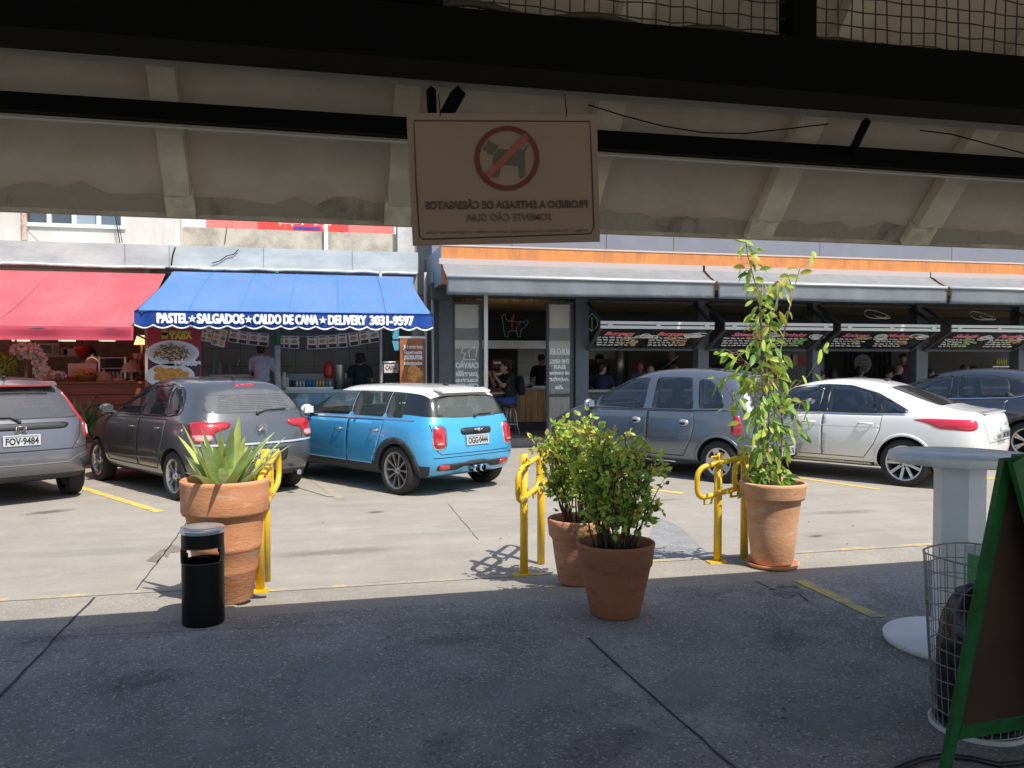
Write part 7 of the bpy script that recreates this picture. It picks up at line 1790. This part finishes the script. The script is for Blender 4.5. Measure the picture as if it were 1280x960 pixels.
def wob(o, amp, seed):
    rr = random.Random(seed); ph = [rr.uniform(0, 6) for _ in range(4)]
    for v in o.data.vertices:
        r = math.hypot(v.co.x, v.co.y)
        if r > .02:
            a = math.atan2(v.co.y, v.co.x); k = 1 + amp * (math.sin(2 * a + ph[0] + v.co.z * 3) + .6 * math.sin(3 * a + ph[1] + v.co.z * 7)) ; v.co.x *= k; v.co.y *= k
    return o
# ---- left pot with strap leaves
def at_base(px, py, r=0): 
    p = atZ(px, py, PZ); d = Vector((p.x, p.y, 0)).normalized(); return Vector((p.x, p.y, PZ)) + d * r
lp = thing('potted_plant', 'tall ridged terracotta pot with strappy pale green leaves at the left', 'potted plant', at_base(283, 757, .17))
H = .80
wob(MB().lathe([(.001, 0), (.165, 0), (.178, .012), (.208, .19), (.214, .197), (.217, .21), (.245, .345), (.252, .352), (.252, .37), (.272, .50), (.284, .555), (.288, .57), (.312, .578), (.322, .60), (.328, .70), (.338, .775), (.342, .795), (.33, .803), (.305, .80), (.295, .76), (.285, .70)], n=72, cap=False).build('pot', M_tc, lp), .006, 1)
for v in lp.children[0].data.vertices: k_ = 1 - .13 * v.co.z / .8; v.co.x *= k_; v.co.y *= k_; v.co.z *= 1.05
MB().lathe([(.235, .73), (.15, .745), (.001, .75)], n=32, cap=False).build('soil', M_soil, lp)
rr = random.Random(21); mb = MB()
for k in range(46):
    a = rr.uniform(0, 6.28); o_ = rr.uniform(0, .12); st = rr.uniform(.15, .95)
    mb.mi = 0 if rr.random() < .8 else 1
    strap(mb, (o_ * math.cos(a), o_ * math.sin(a), .73), (math.cos(a) * st, math.sin(a) * st, 1), rr.uniform(.28, .56), rr.uniform(.027, .041), rr.uniform(.05, .8), n=9)
M_lily = mat('strap_leaf', (.48, .60, .24), .42, var=.3, vscale=6, spec=.5); M_lily2 = mat('strap_leaf_yellow', (.45, .50, .14), .45, var=.2, vscale=6)
leafy(M_lily, .3); leafy(M_lily2, .3); mb.build('leaves', [M_lily, M_lily2], lp)
# ---- litter bin
bn2 = thing('litter_bin', 'black cylindrical litter bin with steel ashtray lid in front of the left pot', 'bin', at_base(254.5, 785.5, .13))
R_ = .128; Hb = .605; M_bin = mat('bin_black', (.012, .012, .013), .35, var=.2)
def bin_body():
    b_ = bmesh.new(); n = 72; zs_ = [0, .01, .15, .3, .385, .40, .43, .46, .485, .50, Hb - .03, Hb]; rows = []
    for z in zs_:
        rows.append([b_.verts.new(((R_ - (.004 if z == 0 else 0)) * math.cos(2 * math.pi * i / n), (R_ - (.004 if z == 0 else 0)) * math.sin(2 * math.pi * i / n), z)) for i in range(n)])
    fz = R(-90 - 5)
    for j in range(len(zs_) - 1):
        for i in range(n):
            a = 2 * math.pi * (i + .5) / n; da = (a - fz + math.pi) % (2 * math.pi) - math.pi; zm = (zs_[j] + zs_[j + 1]) / 2
            da2 = abs(da); lim = R(58) * (1 - ((zm - .4425) / .062) ** 2 * .25) if abs(zm - .4425) < .045 else -1
            opp = (a - fz) % (2 * math.pi) - math.pi
            if (lim > 0 and (da2 < lim or abs(opp) < lim)): continue
            b_.faces.new((rows[j][i], rows[j][(i + 1) % n], rows[j + 1][(i + 1) % n], rows[j + 1][i])).smooth = True
    b_.faces.new(rows[0][::-1]); bmesh.ops.solidify(b_, geom=b_.faces[:], thickness=.004)
    me = bpy.data.meshes.new('body'); b_.to_mesh(me); b_.free(); return me
link('body', bin_body(), bn2, M_bin)
for a0 in (R(-95), R(85)):
    pts = [(math.cos(a0 + R(60) * t) * (R_ + .004), math.sin(a0 + R(60) * t) * (R_ + .004), z) for t, z in [(x_ / 8, .395) for x_ in range(-8, 9)] + [(1.07, .42), (1.07, .465)] + [(x_ / 8, .49) for x_ in range(8, -9, -1)] + [(-1.07, .465), (-1.07, .42)]]
    MB().tube(pts, .0035, 6, closed=True).build('slot_rim', mat('bin_rim', (.05, .05, .055), .3), bn2)
MB().lathe([(R_ + .004, Hb - .03), (R_ + .006, Hb - .01), (R_ + .004, Hb + .004), (R_ - .012, Hb + .008), (.07, Hb - .006), (.001, Hb - .010)], n=48, cap=False).build('lid', mat('steel_lid', (.55, .57, .60), .25, metal=.7), bn2)
# ---- bushes in the two middle pots
def bush(root, base_z, r0, h, spread, n_st, seed, dens, mats, lean=(0, 0), leafs=.026):
    rr = random.Random(seed); st = MB(); lf = MB(); tips = []
    for k in range(n_st):
        a = rr.uniform(0, 6.28); q0 = r0 * math.sqrt(rr.random()); p0 = Vector((q0 * math.cos(a), q0 * math.sin(a), base_z)); 
        t_ = math.sqrt(rr.random()); tp = Vector((spread * t_ * math.cos(a) + lean[0], spread * t_ * math.sin(a) + lean[1], base_z + h * (1.0 - .28 * t_ * t_) * rr.uniform(.72, 1.03)))
        mid = p0.lerp(tp, .5) + Vector((rr.uniform(-.04, .04), rr.uniform(-.04, .04), rr.uniform(-.02, .05)))
        pts = [p0, p0.lerp(mid, .6) + Vector((rr.uniform(-.015, .015),) * 3), mid, mid.lerp(tp, .55) + Vector((rr.uniform(-.02, .02),) * 3), tp]
        st.tube(pts, [.0075, .006, .005, .004, .0025], 5)
        for j in range(int(dens * rr.uniform(.7, 1.2))):
            u = 1 - rr.random() ** 1.3 * .76; i = min(3, int(u * 4)); p = pts[i].lerp(pts[i + 1], u * 4 - i)
            br = Vector((rr.gauss(0, 1), rr.gauss(0, 1), rr.gauss(.3, .8))).normalized() * rr.uniform(.02, .085) * (.5 + u)
            tw = p + br; st.tube([p, tw], .0015, 3, cap=False)
            for _ in range(rr.randint(2, 4)):
                d = (br.normalized() + Vector((rr.gauss(0, .8), rr.gauss(0, .8), rr.gauss(.15, .7)))).normalized(); s_ = d.cross(Vector((rr.gauss(0, 1), rr.gauss(0, 1), rr.gauss(0, 1)))).normalized()
                l_ = leafs * rr.uniform(.7, 1.35); w_ = l_ * .36; nn = d.cross(s_) * l_ * .12
                c = [tw, tw + d * l_ * .3 + s_ * w_ * .85 + nn, tw + d * l_ * .75 + s_ * w_ * .9 + nn, tw + d * l_ * 1.2, tw + d * l_ * .75 - s_ * w_ * .9 + nn, tw + d * l_ * .3 - s_ * w_ * .85 + nn]
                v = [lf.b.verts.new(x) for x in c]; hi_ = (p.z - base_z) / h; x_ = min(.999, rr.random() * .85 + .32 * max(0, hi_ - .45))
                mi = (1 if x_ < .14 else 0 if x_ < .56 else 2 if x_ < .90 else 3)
                f = lf.b.faces.new(v); f.material_index = mi
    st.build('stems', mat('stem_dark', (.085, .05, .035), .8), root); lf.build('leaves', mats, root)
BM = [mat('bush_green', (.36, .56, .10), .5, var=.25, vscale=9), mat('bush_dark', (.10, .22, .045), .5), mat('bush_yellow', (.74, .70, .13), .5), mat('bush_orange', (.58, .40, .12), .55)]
for m_ in BM: leafy(m_, .45)
mp = thing('potted_plant', 'shaded terracotta pot with leggy green and yellow bush, front one of the middle pair', 'potted plant', at_base(769, 777, .17))
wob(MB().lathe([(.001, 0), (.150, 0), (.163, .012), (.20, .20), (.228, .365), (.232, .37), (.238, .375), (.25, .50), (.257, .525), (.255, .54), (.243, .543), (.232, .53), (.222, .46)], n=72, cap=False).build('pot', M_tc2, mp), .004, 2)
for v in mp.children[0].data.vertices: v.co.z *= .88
MB().lathe([(.218, .40), (.1, .415), (.001, .41)], n=32, cap=False).build('soil', M_soil, mp)
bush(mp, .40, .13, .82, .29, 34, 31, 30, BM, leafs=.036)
mq = thing('potted_plant', 'worn terracotta pot with a bush behind the front middle pot, beside the yellow rack', 'potted plant', at_base(724, 735, .17))
wob(MB().lathe([(.001, 0), (.145, 0), (.155, .012), (.185, .20), (.20, .32), (.21, .34), (.225, .355), (.232, .43), (.238, .475), (.225, .485), (.212, .475), (.205, .41)], n=72, cap=False).build('pot', terracotta('terracotta_worn', (.47, .19, .095), (.50, .24, .14), (.13, .085, .065), 4), mq), .008, 3)
MB().lathe([(.208, .41), (.1, .425), (.001, .42)], n=32, cap=False).build('soil', M_soil, mq)
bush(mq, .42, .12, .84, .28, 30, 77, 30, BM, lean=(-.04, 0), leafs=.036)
# ---- tall climbing plant
rp = thing('potted_plant', 'tall terracotta pot on a saucer with a high climbing plant at the right', 'potted plant', at_base(965, 714, .19))
wob(MB().lathe([(.001, .03), (.155, .03), (.162, .04), (.185, .24), (.20, .38), (.215, .52), (.222, .548), (.244, .552), (.248, .57), (.258, .655), (.262, .675), (.25, .685), (.236, .675), (.226, .60)], n=72, cap=False).build('pot', terracotta('terracotta_pale', (.58, .27, .13), (.66, .38, .22), (.68, .50, .38)), rp), .006, 4)
MB().lathe([(.001, 0), (.175, 0), (.20, .008), (.212, .034), (.203, .036), (.19, .015), (.001, .013)], n=48, cap=False).build('saucer', M_tc, rp)
MB().lathe([(.23, .60), (.1, .62), (.001, .615)], n=32, cap=False).build('soil', M_soil, rp)
CL = [mat('vine_green', (.28, .46, .08), .42, var=.3, vscale=9, spec=.5), mat('vine_deep', (.13, .28, .05), .42, spec=.5), mat('vine_lime', (.50, .62, .12), .45), mat('vine_yellow', (.58, .50, .07), .5)]
for m_ in CL: leafy(m_, .45)
st = MB(); lf = MB(); rr = random.Random(50)
def vleaf(p, d, l_, mi):
    d = d.normalized(); s_ = d.cross(Vector((rr.gauss(0, 1), rr.gauss(0, 1), .3))).normalized(); up = s_.cross(d).normalized()
    w_ = l_ * .21; rows = []
    pr = None
    for i in range(5):
        t = i / 4; w = w_ * (math.sin(math.pi * (t * .9 + .06)) ** .7 if t < 1 else .03); c = p + d * (l_ * t) + Vector((0, 0, -.22 * l_ * t * t))
        row = [lf.b.verts.new(c - s_ * w + up * w * .35), lf.b.verts.new(c), lf.b.verts.new(c + s_ * w + up * w * .35)]
        if pr:
            for a, b_ in ((0, 1), (1, 2)):
                f = lf.b.faces.new((pr[a], pr[b_], row[b_], row[a])); f.smooth = True; f.material_index = mi
        pr = row
base = rp.location
def rel(px, py, off=0): v = atY(px, py, base.y + off); return v - base
stems = [[(965, 615), (960, 560), (962, 500), (955, 430), (948, 370), (935, 320), (932, 302)], [(958, 615), (952, 540), (958, 470), (950, 400), (954, 350)], [(970, 615), (972, 560), (966, 480), (962, 410), (975, 360), (985, 345)],
         [(974, 615), (978, 540), (975, 440), (990, 370), (1000, 335), (1018, 322)], [(964, 520), (985, 490), (1010, 470), (1022, 450), (1029, 436)], [(958, 480), (935, 455), (920, 440), (910, 444)], [(962, 560), (990, 535), (1000, 505), (990, 500)], [(962, 615), (950, 575), (945, 520), (938, 480), (930, 475)],
         [(955, 615), (950, 570), (955, 500), (948, 440), (945, 400)], [(972, 540), (930, 520), (905, 480), (912, 470)]]
for si, s_ in enumerate(stems):
    pts = [rel(px, py, rr.uniform(-.08, .08)) for px, py in s_]; n = len(pts)
    st.tube(pts, [.009 - .0065 * i / (n - 1) for i in range(n)] if si not in (4, 5, 6, 9) else .003, 6)
    for i in range(n - 1):
        a, b_ = pts[i], pts[i + 1]; L_ = (b_ - a).length
        thin = si in (3, 4)
        for k in range(int(L_ * (42 if not thin else 12))):
            t = rr.random(); p = a.lerp(b_, t)
            z = p.z + base.z
            if z < .95 and rr.random() < .55: continue
            side = Vector((rr.gauss(0, 1), rr.gauss(0, 1), 0)).normalized(); rad = rr.uniform(.02, .145 if z < 1.9 else .08) * (.35 if thin else 1)
            q = p + side * rad + Vector((0, 0, rr.uniform(-.02, .05))); st.tube([p, q], .002, 3, cap=False)
            x_ = rr.random(); hi_ = sm(1.0, 2.4, z); mi = 2 if x_ < .25 + .35 * hi_ else 3 if x_ < .31 + .38 * hi_ else 0 if x_ < .78 else 1
            vleaf(q, side * .7 + Vector((rr.gauss(0, .3), rr.gauss(0, .3), rr.uniform(-1.3, .2))), rr.uniform(.06, .12), mi)
    for k in range(3): vleaf(pts[-1], Vector((rr.gauss(0, 1), rr.gauss(0, 1), rr.uniform(-.4, .6))), .10, 2)
for k in range(60):
    a = rr.uniform(0, 6.28); vleaf(Vector((.10 * math.cos(a), .10 * math.sin(a), rr.uniform(.62, .80))), Vector((math.cos(a), math.sin(a), rr.uniform(-.1, .8))), rr.uniform(.07, .12), rr.choice((0, 0, 1, 2)))
st.build('stems', mat('vine_stem', (.28, .20, .12), .8, var=.2), rp); lf.build('leaves', CL, rp)
# ---- yellow racks
M_yel = mat('yellow_enamel', (.74, .47, .015), .35, var=.1, vscale=20, col2=(.62, .36, .01), lo=.5, hi=.75, detail=8, coat=.3)
def stadium(w, h, r, n=6):
    pts = []
    for cx_, cz_, a0 in ((w / 2 - r, h / 2 - r, 0), (-w / 2 + r, h / 2 - r, 90), (-w / 2 + r, -h / 2 + r, 180), (w / 2 - r, -h / 2 + r, 270)):
        for i in range(n + 1): a = R(a0 + 90 * i / n); pts.append((cx_ + r * math.cos(a), cz_ + r * math.sin(a)))
    return pts
RD = Vector((math.sin(R(36)), math.cos(R(36)), 0)); RN = Vector((RD.y, -RD.x, 0))
def rack(loc, lab, ttop=.98, zb=PZ, rd=None, gap=.39):
    rd = rd or RD; rn = Vector((rd.y, -rd.x, 0))
    t = thing('bicycle_rack', lab, 'bicycle rack', loc, 0, 'yellow bicycle racks along the kerb')
    for k in (0, 1):
        o_ = rd * (gap * k) ; hgt = ttop + .045 * k
        MB().tube([o_, o_ + Vector((0, 0, hgt))], .033, 16).build('post', M_yel, t)
        cz_ = hgt - .20; cc_ = o_ + rd * (-.01 + .10 * k) + rn * .045 + Vector((0, 0, cz_))
        pts = [cc_ + rd * u + Vector((0, 0, v + .16 * u)) for u, v in stadium(.46, .25, .08)]
        MB().tube(pts, .022, 10, closed=True).build('hoop', M_yel, t)
        for u, dz in ((-.13, -.125), (.13, -.125), (-.06, .125)):
            c0 = o_ + rd * u + Vector((0, 0, hgt - .20 + dz + .16 * u)) ; sg_ = 1 if dz < 0 else -1
            MB().tube([c0 + rn * .045 - rd * .04, c0 + rn * .045 - rd * .04 - Vector((0, 0, .06 * sg_)), c0 + rn * .03 + rd * .04 - Vector((0, 0, .06 * sg_)), c0 + rn * .045 + rd * .04], .009, 6).build('hook', M_yel, t)
    MB().box(-.10, .06, -.07, .02, -.002, .012).build('base_plate', M_yel, t)
    return t
g_ = atZ(655, 717, 0.01); rack((g_.x, g_.y, .005), 'yellow tubular bicycle rack left of the middle pots', .98)
g_ = atZ(897, 702, PZ); rack((g_.x, g_.y, PZ), 'yellow tubular bicycle rack left of the climbing plant pot', .90, rd=Vector((.985, .17, 0)), gap=.27)
g_ = atZ(325, 738, PZ); rack((g_.x, g_.y, PZ), 'yellow tubular bicycle rack half hidden behind the left pot', .95, rd=Vector((math.sin(R(7)), math.cos(R(7)), 0)), gap=.25)
# ---- bar table
tb = thing('bar_table', 'white round bar table with hexagonal column and disc foot at the right', 'table', at_base(1196, 832, .38))
M_wt = mat('white_laminate', (.80, .81, .82), .4, var=.05, vscale=3)
MB().lathe([(.37, 0), (.395, .004), (.40, .035), (.392, .045), (.001, .047)], n=64).build('foot_disc', M_wt, tb)
mb = MB(); n_ = 6
pts = [(.138 * math.cos(R(8 + 60 * i)), .138 * math.sin(R(8 + 60 * i))) for i in range(6)]
mb.prism([(x, y, .048) for x, y in pts], (0, 0, 1.02)); mb.build('column', M_wt, tb)
MB().lathe([(.36, 1.069), (.378, 1.071), (.38, 1.075), (.38, 1.116), (.378, 1.12), (.001, 1.121)], n=72).build('table_top', mat('table_top_grey', (.74, .75, .75), .28, var=.12, vscale=4, col2=(.42, .44, .44), lo=.45, hi=.8), tb)
# ---- wire basket with a black bag
wb = thing('wire_basket', 'tall round wire mesh litter basket in front of the bar table', 'basket', at_base(1222, 930, .20))
M_wire = mat('galvanised_wire', (.34, .33, .32), .45, metal=.5)
Hw = .78; r0w, r1w = .185, .232
mb = MB()
for i in range(34):
    a = 2 * math.pi * i / 34; c_, s_ = math.cos(a), math.sin(a)
    mb.tube([(r0w * c_, r0w * s_, .01), (lerp(r0w, r1w, .5) * c_ * 1.01, lerp(r0w, r1w, .5) * s_ * 1.01, Hw / 2), (r1w * c_, r1w * s_, Hw + .006 * (i % 2))], .0022, 5, cap=False)
for k in range(12):
    z = .02 + (Hw - .02) * k / 11; r_ = lerp(r0w, r1w, z / Hw)
    mb.tube([(r_ * math.cos(a) * 1.005, r_ * math.sin(a) * 1.005, z + .006 * math.sin(3 * a + k)) for a in [2 * math.pi * i / 40 for i in range(40)]], .0024 if k not in (0, 11) else .004, 5, closed=True, cap=False)
mb.build('wire_grid', M_wire, wb)
MB().lathe([(r0w + .015, -.01), (r0w + .02, .02), (r0w + .003, .022), (r0w, .0)], n=40, cap=False).build('base_ring', mat('ring_pale', (.5, .5, .48), .5), wb)
bg_ = thing('rubbish_bag', 'crumpled black plastic bag inside the wire basket', 'bag', wb.location)
mb = MB(); mb.lathe([(.001, .02), (.16, .03), (.175, .10), (.18, .35), (.165, .50), (.12, .60), (.06, .64), (.001, .63)], n=40, cap=False)
o = mb.build('bag_film', mat('black_film', (.012, .012, .014), .22, bump=.5, bscale=12), bg_, True); rr = random.Random(8)
for v in o.data.vertices: v.co *= 1 + .05 * math.sin(v.co.x * 60 + v.co.z * 31) * math.sin(v.co.y * 52) ; v.co.x += .02 * v.co.z
for k, (x_, y_, z_, c_, lb_) in enumerate(((-.03, -.13, .50, (.62, .62, .62), 'crumpled white napkin near the top of the wire basket'), (.0, -.185, .30, (.30, .42, .50), 'pale blue wrapper halfway down the wire basket'), (-.09, -.15, .17, (.16, .12, .35), 'purple wrapper low in the wire basket'))):
    mb = MB(); mb.ball((x_, y_, z_), (.035, .02, .03), 10); o = mb.build('wrapper', mat('wrapper%d' % k, c_, .5)); 
    for v in o.data.vertices: v.co += Vector((rr.uniform(-.006, .006), rr.uniform(-.006, .006), rr.uniform(-.008, .008)))
    o.location = wb.location; tag(o, lb_, 'wrapper', 'litter in the wire basket')
# green crate-like box seen between table and board
o = MB().box(0, .14, 0, .10, 0, .62, bev=.004).build('green_panel', mat('green_plastic', (.03, .35, .10), .5)); o.location = at_base(1224, 870, .35); tag(o, 'narrow bright green panel standing behind the wire basket', 'panel')
o = MB().box(-.01, .15, -.005, .105, .621, .66, bev=.004).build('pale_lid', mat('lid_pale', (.55, .60, .58), .5)); o.location = at_base(1224, 870, .35); tag(o, 'pale flat lid lying on the narrow green panel', 'lid')
# ---- A-board
ab = thing('a_board', 'dark brown folding board with green wooden frame at the bottom right corner', 'signboard')
M_gr = mat('green_gloss', (.010, .10, .024), .4, var=.25, vscale=14, bump=.1); M_br = mat('brown_board', (.05, .022, .012), .8, var=.25, vscale=3)
A = atD(1258, 574, 2.78); Bt = atZ(1176, 990, PZ)
rid = (CM @ Vector((1, 0, -.30))).normalized(); rid.z = 0; rid.normalize()   # ridge runs right and towards the camera
def member(mb, p, q, w, t_, nn):
    d = (q - p).normalized(); s_ = d.cross(nn).normalized() * w / 2; n2 = nn.normalized() * t_ / 2
    a = [p - s_ - n2, p + s_ - n2, p + s_ + n2, p - s_ + n2]; mb.prism(a, q - p)
nn = (Bt - A).cross(rid).normalized()
fr_ = thing('front_leaf', None, None); fr_.parent = ab
Wb = .62
mb = MB(); member(mb, A, Bt, .042, .022, nn); mb.build('stile', M_gr, fr_)
mb = MB(); member(mb, A + rid * Wb, Bt + rid * Wb, .05, .022, nn); mb.build('stile', M_gr, fr_)
d_ = (Bt - A)
for f_ in (.012, .80):
    mb = MB(); member(mb, A + d_ * f_ + rid * .026, A + d_ * f_ + rid * (Wb - .026), .06, .02, nn); mb.build('rail', M_gr, fr_)
mb = MB(); a_, b_ = A + d_ * .03 + rid * .026, A + d_ * .775 + rid * .026; mb.prism([a_, b_, b_ + rid * (Wb - .052), a_ + rid * (Wb - .052)], nn * .006); mb.build('board', M_br, fr_)
bk_ = thing('rear_leaf', None, None); bk_.parent = ab
perp = Vector((rid.y, -rid.x, 0)); 
if perp.dot(Bt - A) > 0: perp = -perp
A2 = atD(1269, 574.5, 2.74); B2 = atZ(1385, 1010, PZ)
for u in (0, Wb):
    mb = MB(); member(mb, A2 + rid * u, B2 + rid * u, .045, .022, (B2 - A2).cross(rid)); mb.build('stile', M_gr, bk_)
d2 = B2 - A2; n2_ = d2.cross(rid).normalized()
mb = MB(); a_, b_ = A2 + d2 * .03 + rid * .024, A2 + d2 * .80 + rid * .024; mb.prism([a_, b_, b_ + rid * (Wb - .048), a_ + rid * (Wb - .048)], n2_ * .006); mb.build('board', M_br, bk_)
mb = MB(); mb.ball(A + rid * .0 - nn * .016 + d_ * .02, .006, 8); mb.ball(A2 + d2 * .02 - n2_ * .014, .006, 8); mb.build('hinge_screw', M_alu, ab)
# dark hose lying at the bottom right
wire([atZ(px, py, PZ + .012) for px, py in ((1120, 962), (1150, 949), (1180, 944), (1215, 948), (1250, 956), (1300, 950))], .012, 'hose', 'black rubber hose lying at the bottom right corner', mat('hose_black', (.015, .015, .016), .5))
# ---- hanging no-dogs sign, seen from behind
DS = 2.6
c0, c1, c2, c3 = atD(508, 141, DS), atD(746, 143, DS + .10), atD(750, 302, DS + .06), atD(516, 307, DS - .02)
sg = thing('hanging_sign', 'brownish translucent no-dogs sign hung from the beam, seen mirrored from behind', 'sign')
ux = (c1 - c0).normalized(); vz = (c3 - c0).normalized(); nn = ux.cross(vz).normalized()
if nn.dot(c0) > 0: nn = -nn       # towards the camera
M_sg = mat('sign_sheet', (.215, .14, .09), .6, var=.05, vscale=2)
_n = (c1 - c0).cross(c3 - c0); _r = ray(750, 302); _o = Vector((0, 0, CAMZ)); c2 = _o + _r * (_n.dot(c0 - _o) / _n.dot(_r))
def bl_(u, v): return c0.lerp(c1, u).lerp(c3.lerp(c2, u), v)
mb = MB(); mb.prism([bl_(0, 0), bl_(1, 0), bl_(1, 1), bl_(0, 1)], -nn * .004); mb.build('sign_sheet', M_sg, sg)
M_sgd = mat('sign_ink', (.055, .035, .027), .7); M_sgr = mat('sign_red', (.24, .055, .038), .7); M_sgk = mat('sign_dog', (.07, .064, .042), .7)
Wd, Hd = (c1 - c0).length, (c3 - c0).length
def S(px, py, dy=.003):     # photo point on the sheet
    u = (px - lerp(508, 516, (py - 141) / 165)) / lerp(238, 234, (py - 141) / 165); v = (py - lerp(141, 143, u)) / lerp(166, 159, u)
    return bl_(u, v) + nn * dy
def flat_shape(pts, m, name, dy=.003, th=.0012):
    mb = MB(); mb.prism([S(x, y, dy) for x, y in pts], -nn * th); return mb.build(name, m, sg)
# frame line
fp = [(517, 151), (737, 152), (739, 200), (742, 285), (738, 292), (720, 293), (540, 299), (528, 299), (524, 295), (520, 230)]
MB().tube([S(*p, .002) for p in fp], .0022, 4, closed=True).build('border_line', M_sgd, sg)
cxp, cyp, ro, ri = 631.5, 198.5, 40.5, 34.5
mb = MB(); n_ = 56; ring = [[S(cxp + r_ * math.cos(2 * math.pi * i / n_), cyp + r_ * 1.0 * math.sin(2 * math.pi * i / n_), .005) for i in range(n_)] for r_ in (ri, ro)]
vi = [mb.b.verts.new(p) for p in ring[0]]; vo_ = [mb.b.verts.new(p) for p in ring[1]]
for i in range(n_): mb.b.faces.new((vi[i], vi[(i + 1) % n_], vo_[(i + 1) % n_], vo_[i]))
r_ = bmesh.ops.solidify(mb.b, geom=mb.b.faces[:], thickness=.001); mb.build('ring', M_sgr, sg)
flat_shape([(604, 218), (610, 224), (659, 174), (653, 168)], M_sgr, 'slash', .0065)
flat_shape([(608, 174), (611, 178), (621, 183), (614, 194), (607, 192), (606, 189), (602, 187), (603, 184), (607, 180)], M_sgk, 'dog_head')
flat_shape([(621, 187), (652, 188), (657, 181), (659, 182), (654, 190), (654, 220), (651, 223), (647, 222), (646, 208), (624, 206), (622, 220), (619, 223), (615, 222), (614, 200), (615, 195)], M_sgk, 'dog_body')
MS = Matrix(((ux.x, -vz.x, nn.x), (ux.y, -vz.y, nn.y), (ux.z, -vz.z, nn.z))).to_4x4()
def stext(s_, px, py, w_px, h_px, m, shear=0, bold=.002):
    k = Wd / 238
    text('lettering', s_, h_px * k * 1.38, m, sg, M=Matrix.Translation(S(px, py, .004)) @ MS, mirror=True, width=w_px * k, shear=shear, ext=.0006, bold=bold)
stext('PROIBIDO A ENTRADA DE CÃES/GATOS', 632.5, 257, 202, 9.5, M_sgd, bold=.0012)
stext('SOMENTE CÃO GUIA', 635, 272.5, 106, 9, mat('sign_ink_light', (.10, .062, .045), .7), shear=.2, bold=.0004)
stext('Artigo 1º do decreto de lei municipal, sujeito a multa e à Vigilância em Saúde', 633, 289.5, 202, 4.2, mat('sign_ink_faint', (.145, .095, .068), .7), bold=0)
for px in (549, 707):
    MB().tube([S(px, 146, 0), S(px, 139, 0), atD(px - 1, 118, DS + .4)], .0018, 5).build('hanger', M_black, sg)
